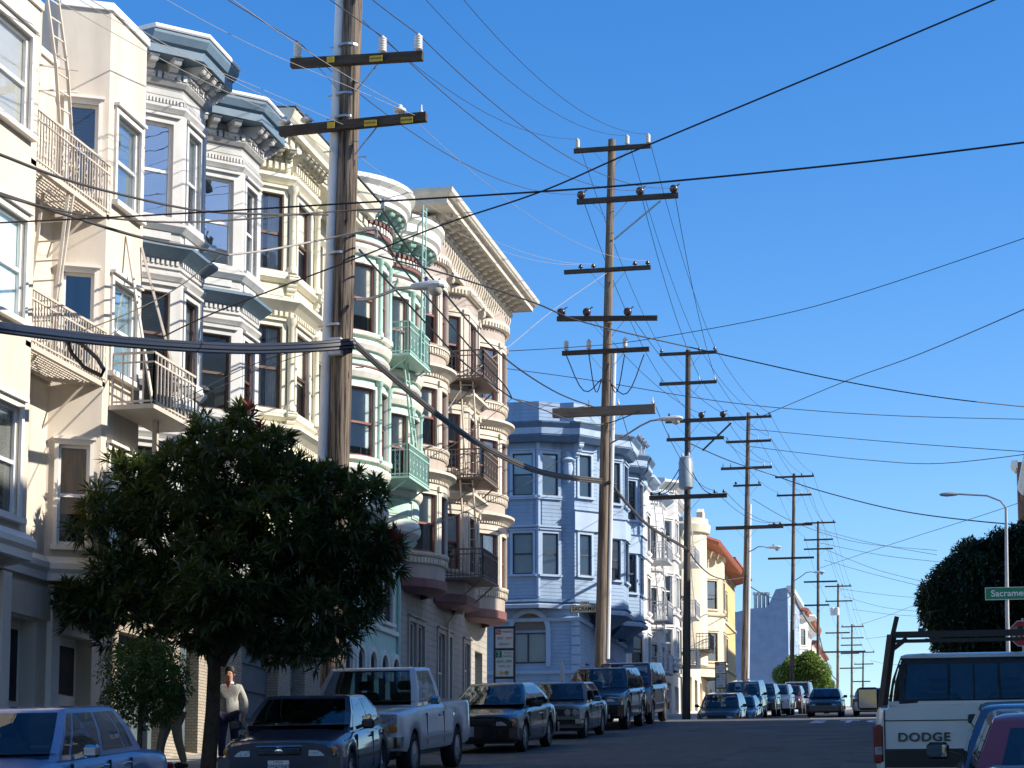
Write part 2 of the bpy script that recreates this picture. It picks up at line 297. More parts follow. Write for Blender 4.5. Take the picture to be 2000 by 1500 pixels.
# ------------------------------------------------------------------ facade tools
class Path:
    def __init__(s, pts):
        P = [Vector((p[0], p[1])) for p in pts]; s.p = [P[0]]
        for q in P[1:]:
            if (q - s.p[-1]).length > 1e-4: s.p.append(q)
        s.t = [(b - a).normalized() for a, b in zip(s.p[:-1], s.p[1:])]; s.n = [Vector((t.y, -t.x)) for t in s.t]
        s.c = [0.0]
        for a, b in zip(s.p[:-1], s.p[1:]): s.c.append(s.c[-1] + (b - a).length)
        s.m = []
        for i in range(len(s.p)):
            if i == 0: s.m.append(s.n[0].copy())
            elif i == len(s.p) - 1: s.m.append(s.n[-1].copy())
            else:
                a, b = s.n[i - 1], s.n[i]; s.m.append((a + b) / max(.35, 1 + a.dot(b)))
        s.L = s.c[-1]
    def seg(s, u):
        for i in range(len(s.t)):
            if u <= s.c[i + 1] + 1e-6: return i
        return len(s.t) - 1
    def at(s, u): i = s.seg(u); return s.p[i] + s.t[i] * (u - s.c[i]), s.n[i]
    def sub(s, u0, u1):
        i0, i1 = s.seg(u0 + 2e-5), s.seg(u1 - 2e-5); out = []
        def ends(i, u):
            if abs(u - s.c[i]) < 1e-4: return s.p[i], s.m[i]
            if abs(u - s.c[i + 1]) < 1e-4: return s.p[i + 1], s.m[i + 1]
            return s.p[i] + s.t[i] * (u - s.c[i]), s.n[i]
        out.append(ends(i0, u0))
        for k in range(i0 + 1, i1 + 1): out.append((s.p[k], s.m[k]))
        out.append(ends(i1, u1)); return out
    def uy(s, y):    # arclength where the path first reaches street position y
        for i in range(len(s.t)):
            a, b = s.p[i], s.p[i + 1]
            if a.y - 1e-6 <= y <= b.y + 1e-6 and b.y > a.y: return s.c[i] + (y - a.y) / (b.y - a.y) * (b - a).length
        return s.L
def sweep(mb, path, u0, u1, prof, caps=True):
    st = path.sub(u0, u1); base = len(mb.v); n = len(prof)
    for p, m in st:
        for d, z in prof: q = p + m * d; mb.v.append((q.x, q.y, z))
    for k in range(len(st) - 1):
        for j in range(n): a = base + k * n + j; b = base + k * n + (j + 1) % n; mb.f.append((a, b, b + n, a + n))
    if caps: mb.f.append(tuple(base + j for j in range(n))); mb.f.append(tuple(base + (len(st) - 1) * n + j for j in range(n))[::-1])
def pbox(mb, path, u0, u1, z0, z1, d0, d1): sweep(mb, path, u0, u1, [(d0, z0), (d1, z0), (d1, z1), (d0, z1)])
def sheet(mb, path, u0, u1, z0, z1, d):
    st = path.sub(u0, u1)
    for (p, m), (q, k) in zip(st[:-1], st[1:]):
        a = p + m * d; b = q + k * d; mb.quad((a.x, a.y, z0), (b.x, b.y, z0), (b.x, b.y, z1), (a.x, a.y, z1))
def wall(mb, path, z0, z1, ops=(), depth=.16, u0=0, u1=None):
    u1 = path.L if u1 is None else u1; ops = [o for o in ops if o[0] >= u0 - 1e-6 and o[1] <= u1 + 1e-6]
    us = sorted(set([u0, u1] + [c for c in path.c if u0 < c < u1] + [o[k] for o in ops for k in (0, 1)])); zs = sorted(set([z0, z1] + [o[k] for o in ops for k in (2, 3)]))
    us = [u for i, u in enumerate(us) if i == 0 or u - us[i - 1] > 1e-5]; zs = [z for i, z in enumerate(zs) if i == 0 or z - zs[i - 1] > 1e-5]
    for a, b in zip(us[:-1], us[1:]):
        st = path.sub(a, b); P = st[0][0]; Q = st[-1][0]; um = (a + b) / 2
        for c, d in zip(zs[:-1], zs[1:]):
            zm = (c + d) / 2
            if any(o[0] < um < o[1] and o[2] < zm < o[3] for o in ops): continue
            mb.quad((P.x, P.y, c), (Q.x, Q.y, c), (Q.x, Q.y, d), (P.x, P.y, d))
    for o in ops:
        st = path.sub(o[0], o[1])
        for (p, m), (q, k) in zip(st[:-1], st[1:]):
            a = p - m * depth; b = q - k * depth
            for z in (o[2], o[3]): mb.quad((p.x, p.y, z), (q.x, q.y, z), (b.x, b.y, z), (a.x, a.y, z))
        for p, m in (st[0], st[-1]):
            a = p - m * depth; mb.quad((p.x, p.y, o[2]), (a.x, a.y, o[2]), (a.x, a.y, o[3]), (p.x, p.y, o[3]))
def cap(mb, path, z, back=FX, u0=0, u1=None):
    st = path.sub(u0, path.L if u1 is None else u1)
    for (p, _), (q, _) in zip(st[:-1], st[1:]):
        if abs(p.x - back) < 1e-4 and abs(q.x - back) < 1e-4: continue
        if abs(q.y - p.y) < 1e-4: continue
        mb.quad((p.x, p.y, z), (q.x, q.y, z), (back, q.y, z), (back, p.y, z))
def window(root, path, u0, u1, z0, z1, frame='frame', trim=None, tw=.1, pane='pane', inner=None, frac=1.0, sill=True, cap_=True, rail=.5, room='room', double=True, name='window', proud=.05, fw=.05):
    mb = MB()
    if trim:
        for a, b, c, d in ((u0 - tw, u0, z0, z1), (u1, u1 + tw, z0, z1), (u0 - tw, u1 + tw, z1, z1 + tw * 1.2)): pbox(mb, path, a, b, c, d, -.01, proud)
        if cap_: pbox(mb, path, u0 - tw - .03, u1 + tw + .03, z1 + tw * 1.2, z1 + tw * 1.2 + .05, -.01, proud + .06)
        if sill: pbox(mb, path, u0 - tw - .04, u1 + tw + .04, z0 - .09, z0, -.01, proud + .07)
    else:
        pbox(mb, path, u0, u1, z0, z0 + .03, -.1, .02)
    w = mb.build(name, M[trim or frame], root)
    sb = MB(); zm = z0 + (z1 - z0) * rail; f = fw
    for a, b, c, d, e in ((u0, u0 + f, z0, z1, -.1), (u1 - f, u1, z0, z1, -.1), (u0 + f, u1 - f, z0, z0 + f * 1.4, -.1), (u0 + f, u1 - f, z1 - f, z1, -.1)): pbox(sb, path, a, b, c, d, e, -.045)
    if double: pbox(sb, path, u0 + f, u1 - f, zm - f * .6, zm + f * .6, -.1, -.055)
    sb.build('sash', M[frame], w)
    gb = MB()
    if double:
        sheet(gb, path, u0 + f, u1 - f, z0 + f, zm, -.095); gb.build('pane', M[pane], w, fix=False)
        gb = MB(); sheet(gb, path, u0 + f, u1 - f, zm, z1 - f, -.075); gb.build('pane', M[pane], w, fix=False)
    else: sheet(gb, path, u0 + f, u1 - f, z0 + f, z1 - f, -.08); gb.build('pane', M[pane], w, fix=False)
    if inner:
        ib = MB(); zb = z1 - (z1 - z0) * frac
        if inner == 'lace':      # two gathered curtains
            for a, b in ((u0 + .02, u0 + (u1 - u0) * .42), (u0 + (u1 - u0) * .58, u1 - .02)):
                n = 10
                for k in range(n):
                    p0, n0 = path.at(a + (b - a) * k / n); p1, n1 = path.at(a + (b - a) * (k + 1) / n); d0 = -.16 - .04 * (k % 2); d1 = -.16 - .04 * ((k + 1) % 2); p0 = p0 + n0 * d0; p1 = p1 + n1 * d1
                    ib.quad((p0.x, p0.y, zb), (p1.x, p1.y, zb), (p1.x, p1.y, z1), (p0.x, p0.y, z1))
        else: sheet(ib, path, u0 + .01, u1 - .01, zb, z1, -.115)
        ib.build('curtain' if inner == 'lace' else 'blind', M[inner], w, fix=False)
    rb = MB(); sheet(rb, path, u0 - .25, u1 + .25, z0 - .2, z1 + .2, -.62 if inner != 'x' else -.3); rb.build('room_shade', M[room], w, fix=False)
    return w
def dentils(root, path, u0, u1, z0, z1, d0, d1, pitch, fill, m, name='dentil_row'):
    mb = MB(); n = max(1, int((u1 - u0) / pitch)); st = (u1 - u0) / n
    for k in range(n):
        u = u0 + st * (k + .5)
        p, nn = path.at(u); t = Vector((-nn.y, nn.x)); h = st * fill / 2
        a, b, c, d = p - t * h + nn * d0, p + t * h + nn * d0, p + t * h + nn * d1, p - t * h + nn * d1
        mb.hexa([(a.x, a.y, z0), (b.x, b.y, z0), (c.x, c.y, z0), (d.x, d.y, z0), (a.x, a.y, z1), (b.x, b.y, z1), (c.x, c.y, z1), (d.x, d.y, z1)])
    return stuff(mb.build(name, m, root))
def bracket_mesh(dep, hgt, w, m):   # scrolled console: profile in (out, z), top at z=0
    pr = [(0, 0), (dep, 0), (dep, -hgt * .2), (dep * .93, -hgt * .34), (dep * .72, -hgt * .36), (dep * .68, -hgt * .52), (dep * .55, -hgt * .62), (dep * .36, -hgt * .6), (dep * .3, -hgt * .8), (dep * .22, -hgt * .97), (0, -hgt)]
    mb = MB(); mb.prism(pr, lambda a, b: (a, -w / 2, b), lambda a, b: (a, w / 2, b))
    mb.box(-.01, dep + .025, -w / 2 - .02, w / 2 + .02, -.035, .0)
    mb.lathe([(hgt * .13, -w / 2 - .015), (hgt * .13, w / 2 + .015)], (dep * .84, 0, -hgt * .2), 8, 'Y'); mb.lathe([(hgt * .1, -w / 2 - .015), (hgt * .1, w / 2 + .015)], (dep * .34, 0, -hgt * .72), 8, 'Y')
    return mb.mesh('bracket', m)
def brackets(root, path, us, z, me, d=0):
    for u in us:
        p, n = path.at(u); o = link('bracket', me, root); q = p + n * d
        o.location = Vector((q.x, q.y, z)) - root.location; o.rotation_euler = (0, 0, math.atan2(n.y, n.x))
def spread(u0, u1, pitch): n = max(1, round((u1 - u0) / pitch)); return [u0 + (u1 - u0) * (k + .5) / n for k in range(n)]
def band(root, path, u0, u1, prof, m, name): mb = MB(); sweep(mb, path, u0, u1, prof); return mb.build(name, m, root)
def bayp(y0, y1, e): return [(FX, y0), (FX + e, y0 + e), (FX + e, y1 - e), (FX, y1)]
def roundp(cy, hw, pr, n=14):
    Rr = (hw * hw + pr * pr) / (2 * pr); cx = FX + pr - Rr; a = math.asin(min(1, hw / Rr)) if pr < Rr else math.pi / 2
    return [(cx + Rr * math.cos(t), cy + Rr * math.sin(t)) for t in np.linspace(-a, a, n + 1)]
def pilaster(root, path, u, z0, z1, r, m, name='column', d=.03):
    p, n = path.at(u); q = p + n * d; mb = MB()
    mb.lathe([(r * 1.5, z0), (r * 1.5, z0 + .1), (r, z0 + .16), (r * .88, z1 - .2), (r * 1.1, z1 - .17), (r * 1.5, z1 - .06), (r * 1.6, z1)], (q.x, q.y, 0), 10)
    return mb.build(name, m, root, True)
def railing(mb, pts, z0, z1, pitch=.11, r=.011, scroll=False):
    for a, b in zip(pts[:-1], pts[1:]):
        a = Vector((*a, 0)); b = Vector((*b, 0)); L = (b - a).length; n = max(1, int(L / pitch))
        for z in (z0 + .06, z0 + (z1 - z0) * .82, z1): mb.bar((a.x, a.y, z), (b.x, b.y, z), .03 if z != z1 else .04)
        for k in range(n + 1):
            p = a.lerp(b, k / n); mb.bar((p.x, p.y, z0), (p.x, p.y, z1), r * 2)
            if scroll and k % 3 == 1 and k < n:
                q = a.lerp(b, (k + .5) / n); d = (b - a).normalized()
                for zc in (z0 + (z1 - z0) * .3, z0 + (z1 - z0) * .58):
                    mb.tube([q + d * (.05 * math.cos(t)) + Vector((0, 0, zc + .1 * math.sin(t))) for t in np.linspace(0, 2 * math.pi, 9)], .008, 4, False)
def ladder(root, a, b, w, m, n, side=None, name='ladder'):
    a = Vector(a); b = Vector(b); s = Vector(side or (0, 1, 0)).normalized() * w / 2; mb = MB()
    mb.bar(a - s, b - s, .055, .03); mb.bar(a + s, b + s, .055, .03); o = mb.build(name, m, root)
    for k in range(n):
        p = a.lerp(b, (k + .5) / n); q = MB(); q.bar(p - s, p + s, .024); q.build('rung', m, o)
    return o
def room_roof(root, path, z, back, m, y0, y1, zl, name='wall'):
    """flat roof and plain side walls behind a street front"""
    mb = MB(); cap(mb, path, z - .02, back); mb.build('roof', M['roof'], root)
    a, b = path.p[0], path.p[-1]; mb = MB()
    mb.quad((a.x, y0, zl), (a.x, y0, z), (back, y0, z), (back, y0, zl)); mb.quad((b.x, y1, zl), (b.x, y1, z), (back, y1, z), (back, y1, zl)); mb.quad((back, y0, zl), (back, y1, zl), (back, y1, z), (back, y0, z))
    mb.build('side_wall', m, root)
# ------------------------------------------------------------------ 1 cream stucco apartment house with fire escape
def inner_pick(k): return [('blind', 1.0), ('shade', .5), (None, 0), ('blindg', .55), ('lace', 1.0), ('blind', .6), ('shadeb', 1.0)][k % 7]
def b_cream():
    r = thing('stucco_apartment_house', 'cream stucco apartment house with fire escape at left edge', 'house', (FX, 29, gz(29)))
    P = Path([(FX, 20), (FX, 25.2), (FX + .8, 25.9), (FX + .8, 29.8), (FX, 30.4), (FX, 32.2), (FX + .8, 32.64), (FX + .8, 34.3), (FX, 34.98), (FX, 35.0)])
    W = []
    rows = ((11.28, 12.9), (8.2, 9.85), (5.05, 6.8)); ops = []
    for zi, (a, b) in enumerate(rows):
        for s0, t0, t1, tag_ in ((2, .28, .62, 0), (2, .7, .93, 0), (5, .22, .80, 1), (6, .2, .84, 2), (4, .0, .0, 9)):
            if tag_ == 9: continue
            L = P.c[s0 + 1] - P.c[s0]; u0 = P.c[s0] + L * t0; u1 = P.c[s0] + L * t1
            if s0 == 2 and t0 > .5: u0, u1 = P.uy(28.25), P.uy(29.45)
            if s0 == 2 and t0 < .5: u0, u1 = P.uy(26.3), P.uy(27.5)
            ops.append((u0, u1, a, b)); W.append((u0, u1, a, b, tag_, zi))
    mb = MB(); wall(mb, P, 4.5, 13.55, ops, u1=P.c[5]); wall(mb, P, 4.5, 14.72, ops, u0=P.c[5]); mb.build('wall', M['cream'], r)
    mb = MB(); cap(mb, P, 4.5); cap(mb, P, 13.5, -26, 0, P.c[5]); cap(mb, P, 14.66, -26, P.c[5]); mb.build('roof', M['cream'], r)
    mb = MB(); mb.quad((FX, 32.2, 13.4), (FX, 32.2, 14.72), (-26, 32.2, 14.72), (-26, 32.2, 13.4)); mb.quad((FX, 35, .5), (FX, 35, 14.7), (-26, 35, 14.7), (-26, 35, .5)); mb.build('side_wall', M['cream'], r)
    band(r, P, P.c[5], P.L, [(-.05, 14.66), (.05, 14.66), (.05, 14.8), (-.05, 14.8)], M['flash'], 'parapet_coping')
    band(r, P, 0, P.c[5], [(-.05, 13.5), (.05, 13.5), (.05, 13.62), (-.05, 13.62)], M['creamtrim'], 'parapet_coping')
    band(r, P, 0, P.L, [(-.02, 4.42), (.1, 4.42), (.1, 4.55), (.16, 4.62), (.16, 4.72), (.05, 4.84), (-.02, 4.84)], M['creamtrim'], 'base_moulding')
    for k, (u0, u1, a, b, t, zi) in enumerate(W):
        inn = {(0, 0): ('blind', 1), (0, 1): ('shadeb', 1.0), (0, 2): ('blindg', 1), (1, 0): ('blindg', 1), (1, 1): (None, 0), (1, 2): ('drape', .68), (2, 0): ('blind', .92), (2, 1): ('shadeb', 1.0), (2, 2): ('shade', .4)}[(t, zi)]
        window(r, P, u0, u1, a, b, 'frame', 'creamtrim', .09 if t != 1 else .07, 'panes' if t == 2 else 'pane', inn[0], inn[1], room='roomw' if (t == 1 and zi == 2) else 'room')
    G = Path([(FX, 20), (FX, 35.0)])
    gops = [(G.uy(26.4), G.uy(29.2), 1.0, 3.35), (G.uy(30.9), G.uy(32.0), 1.25, 3.7), (G.uy(32.9), G.uy(34.3), 1.5, 3.6)]
    mb = MB(); wall(mb, G, .0 - 1.2, 4.5, gops, .35); mb.build('ground_floor_wall', M['cream'], r)
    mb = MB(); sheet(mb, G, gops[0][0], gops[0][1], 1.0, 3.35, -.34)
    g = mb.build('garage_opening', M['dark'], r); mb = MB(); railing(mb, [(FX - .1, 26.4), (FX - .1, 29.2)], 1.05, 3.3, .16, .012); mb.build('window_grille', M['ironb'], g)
    for o in gops[1:]:
        mb = MB(); sheet(mb, G, o[0], o[1], o[2], o[3], -.3); d = mb.build('entrance_door', M['creamtrim'], r); mb = MB(); pbox(mb, G, o[0] + .12, o[1] - .12, o[2] + 1.1, o[3] - .15, -.3, -.28); mb.build('door_panel', M['room'], d)
    for y in (26.1, 29.5, 30.5, 32.4):
        mb = MB(); pbox(mb, G, G.uy(y), G.uy(y + .32), 0, 4.38, -.01, .1); mb.build('pilaster', M['creamtrim'], r)
    band(r, G, 0, G.L, [(-.01, 3.75), (.06, 3.75), (.06, 4.3), (-.01, 4.3)], M['cream'], 'fascia_board')
    # fire escape platforms in the recess between the bays
    for z in (10.95, 7.95):
        mb = MB(); mb.box(FX + .75, FX + .80, 29.6, 32.75, z - .09, z); mb.box(FX + .02, FX + .07, 30.4, 32.2, z - .09, z)
        mb.bar((FX + .05, 30.35, z - .05), (FX + .78, 29.75, z - .05), .05, .09); mb.bar((FX + .05, 32.0, z - .05), (FX + .78, 32.7, z - .05), .05, .09)
        for k in range(9): x = FX + .1 + k * .075; e = (x - FX); mb.box(x, x + .035, 30.35 - e * .72, 32.0 + e * .78, z - .035, z - .01)
        for y in (30.2, 32.2): mb.bar((FX + .02, y + (.2 if y < 31 else -.2), z - .9), (FX + .7, y, z - .1), .035)
        pf = mb.build('fire_escape_platform', M['iron'], r)
        mb = MB(); railing(mb, [(FX + .1, 30.2), (FX + .78, 29.65), (FX + .80, 32.75)], z, z + .9, .105, .010, True); mb.build('railing', M['iron'], pf)
    ladder(r, (FX + .55, 30.5, 7.98), (FX + .5, 31.2, 10.9), .46, M['iron'], 8, (1, 0, 0)); mbx = MB(); mbx.bar((FX + .8, 30.75, 8.9), (FX + .78, 31.3, 10.9), .035); mbx.bar((FX + .3, 30.4, 8.7), (FX + .12, 31.0, 10.9), .035); mbx.build('stair_handrail', M['iron'], r)
    ladder(r, (FX + .68, 31.35, 10.98), (FX + .66, 30.95, 13.0), .36, M['iron'], 7, (.15, 1, 0)); ladder(r, (FX + .66, 30.95, 13.0), (FX + .5, 30.35, 15.4), .36, M['iron'], 8, (.15, 1, 0))
    mb = MB(); mb.bar((FX, 30.9, 13.1), (FX + .75, 31.4, 13.1), .03); mb.bar((FX, 30.75, 12.6), (FX + .72, 31.5, 12.75), .03); mb.build('ladder_bracket', M['iron'], r)
    # drop-ladder balcony in front of the street bay
    mb = MB(); mb.box(-14.18, -13.35, 32.9, 35.0, 7.5, 7.58); bal = mb.build('balcony', M['iron'], r)
    mb = MB(); railing(mb, [(-14.15, 32.95), (-13.38, 32.95), (-13.38, 34.95), (-14.15, 34.95)], 7.58, 8.5, .16, .012); mb.bar((-13.4, 33.0, 7.55), (-14.18, 33.5, 10.8), .04); mb.bar((-13.4, 34.7, 7.55), (-14.18, 34.2, 10.8), .04); mb.bar((-13.75, 34.0, 5.6), (-13.75, 34.0, 7.5), .09); mb.build('railing', M['iron'], bal)
    mb = MB()
    for k in range(20): mb.box(-13.98, -13.62, 33.9, 34.5, 7.6 + k * .046, 7.6 + k * .046 + .03)
    mb.box(-13.96, -13.64, 33.92, 34.48, 7.58, 8.52); mb.build('louvred_box', M['plastic'], bal)
    mb = MB()
    for dx, dy in ((.05, 31.0), (.05, 31.12), (.06, 31.3)): mb.tube([(FX + dx, dy, 4.9), (FX + dx, dy, 9), (FX + dx + .02, dy + .02, 14.2)], .03, 6)
    mb.build('drain_pipe', M['iron'], r)
    mb = MB()
    for y0, a, b in ((30.42, 5.2, 6.2), (30.42, 8.5, 9.3)):
        pts = [(FX - .0, 31.2), (FX + .0, 31.9)]
        for k in range(9): z = a + (b - a) * k / 8 + 1.5; mb.bar((FX + .04, 30.45, z), (FX + .04, 31.0, z), .02); 
        for k in range(6): y = 30.45 + k * .11; mb.bar((FX + .04, y, a + 1.5), (FX + .04, y, b + 1.5), .02)
    mb.build('lattice_screen', M['iron'], r)
b_cream()
# ------------------------------------------------------------------ 2 grey Victorian with two angled bays
def bayed(r, P, lo, hi, ops, m, mroof=None, back=-26):
    mb = MB(); wall(mb, P, lo, hi, ops); mb.build('wall', m, r)
    mb = MB(); cap(mb, P, lo); mb.build('bay_soffit', m, r)
    mb = MB(); cap(mb, P, hi - .03, back); mb.build('roof', M['roof'], r)
def sidewalls(r, y0, y1, z0, z1, m, back=-26):
    mb = MB(); mb.quad((FX, y0, z0), (FX, y0, z1), (back, y0, z1), (back, y0, z0)); mb.quad((FX, y1, z0), (FX, y1, z1), (back, y1, z1), (back, y1, z0)); mb.quad((back, y0, z0), (back, y1, z0), (back, y1, z1), (back, y0, z1)); mb.build('side_wall', m, r)
def b_grey():
    r = thing('grey_victorian_house', 'light grey Victorian house with two angled bays and slate blue cornices', 'house', (FX, 38.5, gz(38.5)))
    P = Path([(FX, 35.0)] + bayp(35.34, 38.13, .8) + bayp(38.76, 41.48, .8) + [(FX, 41.8)])
    rows = ((11.88, 13.75), (8.82, 10.42), (5.75, 7.4)); ops = []; wl = []
    facets = (1, 2, 3, 5, 6, 7)
    for zi, (a, b) in enumerate(rows):
        for fi in facets:
            L = P.c[fi + 1] - P.c[fi]; w = .74 if fi in (1, 3, 5, 7) else .66; m0 = (P.c[fi] + P.c[fi + 1]) / 2
            ops.append((m0 - w / 2, m0 + w / 2, a, b)); wl.append((m0 - w / 2, m0 + w / 2, a, b, fi, zi))
    bayed(r, P, 4.7, 14.95, ops, M['grey']); sidewalls(r, 35.02, 41.78, 0, 14.95, M['grey'])
    for k, (u0, u1, a, b, fi, zi) in enumerate(wl):
        inn = {0: ('blind', 1.0), 1: ('blindg', .7), 2: ('blindg', .4)}[zi] if fi in (1, 5) else ((None, 0), ('blind', .5))[k % 2]
        window(r, P, u0, u1, a, b, 'frame' if zi == 0 else 'framed', 'greyflat', .1, 'panes' if fi in (2, 6) or zi == 0 else 'pane', inn[0], inn[1], cap_=True, fw=.045)
    for c0, c1 in ((1, 4), (5, 8)):
        u0, u1 = P.c[c0], P.c[c1]
        for zc, dp in ((11.05, .3), (7.95, .3)):
            band(r, P, u0, u1, [(-.02, zc), (.05, zc), (.12, zc + .06), (dp, zc + .2), (dp, zc + .26), (-.02, zc + .36)], M['bluetrim'], 'belt_cornice')
            dentils(r, P, u0, u1, zc - .09, zc, -.01, .07, .1, .55, M['greyflat'])
            band(r, P, u0, u1, [(-.02, zc - .16), (.04, zc - .16), (.04, zc - .09), (-.02, zc - .09)], M['greyflat'], 'frieze_moulding')
        for zc in (11.62, 8.56, 5.5): band(r, P, u0, u1, [(-.02, zc), (.05, zc), (.14, zc + .1), (.14, zc + .16), (-.02, zc + .2)], M['greyflat'], 'sill_moulding')
        for zc in (13.98, 10.66, 7.6): band(r, P, u0, u1, [(-.02, zc), (.03, zc), (.09, zc + .08), (.09, zc + .13), (-.02, zc + .16)], M['greyflat'], 'window_head_moulding')
        dentils(r, P, u0, u1, 14.16, 14.25, -.01, .03, .07, .5, M['greyflat'], 'egg_and_dart_row')
        for fi in range(c0, c1):     # raised panels below the windows
            a, b = P.c[fi], P.c[fi + 1]
            for z0_, z1_ in ((11.46, 11.6), (8.3, 8.52)):
                mb = MB(); pbox(mb, P, a + .2, b - .2, z0_, z1_, -.01, .03); mb.build('panel', M['greyflat'], r)
        for fi in (c0 + 1, c0 + 2):   # corner boards
            u = P.c[fi]
            for a, b in rows: mb = MB(); pbox(mb, P, u - .12, u + .12, a - .05, b + .2, -.01, .045); mb.build('corner_board', M['greyflat'], r)
        # main cornice
        band(r, P, u0, u1, [(-.02, 14.5), (.05, 14.5), (.1, 14.58), (.1, 14.62), (-.02, 14.66)], M['greydk'], 'dentil_moulding')
        dentils(r, P, u0, u1, 14.62, 14.74, -.01, .12, .13, .6, M['greyflat'])
        band(r, P, u0, u1, [(-.02, 14.95), (.5, 14.95), (.5, 15.12), (.56, 15.16), (.62, 15.3), (.62, 15.36), (-.02, 15.4)], M['bluetrim'], 'cornice')
        band(r, P, u0, u1, [(-.02, 15.405), (.64, 15.37), (.66, 15.4), (.64, 15.46), (-.02, 15.5)], M['flash'], 'cornice_flashing')
        bm_ = bracket_mesh(.42, .34, .15, M['greyflat'])
        us = []
        for fi in range(c0, c1): us += [P.c[fi] + .08] + spread(P.c[fi] + .12, P.c[fi + 1] - .05, .4)
        brackets(r, P, us, 14.94, bm_)
    G = Path([(FX, 35.0), (FX, 41.8)]); gops = [(.5, 2.9, 1.5, 3.9), (3.6, 4.7, 1.8, 4.1), (5.2, 6.4, 2.4, 4.1)]
    mb = MB(); wall(mb, G, 0, 4.7, gops, .3); mb.build('ground_floor_wall', M['brickt'], r)
    for o, nm in zip(gops, ('garage_door', 'entrance_door', 'window')):
        mb = MB(); sheet(mb, G, o[0], o[1], o[2], o[3], -.28); d = mb.build(nm, M['door'], r); mb = MB()
        for q in range(3): pbox(mb, G, o[0] + .1, o[1] - .1, o[2] + .1 + q * .75, o[2] + .75 + q * .75, -.28, -.25)
        mb.build('door_panel', M['door'], d)
b_grey()
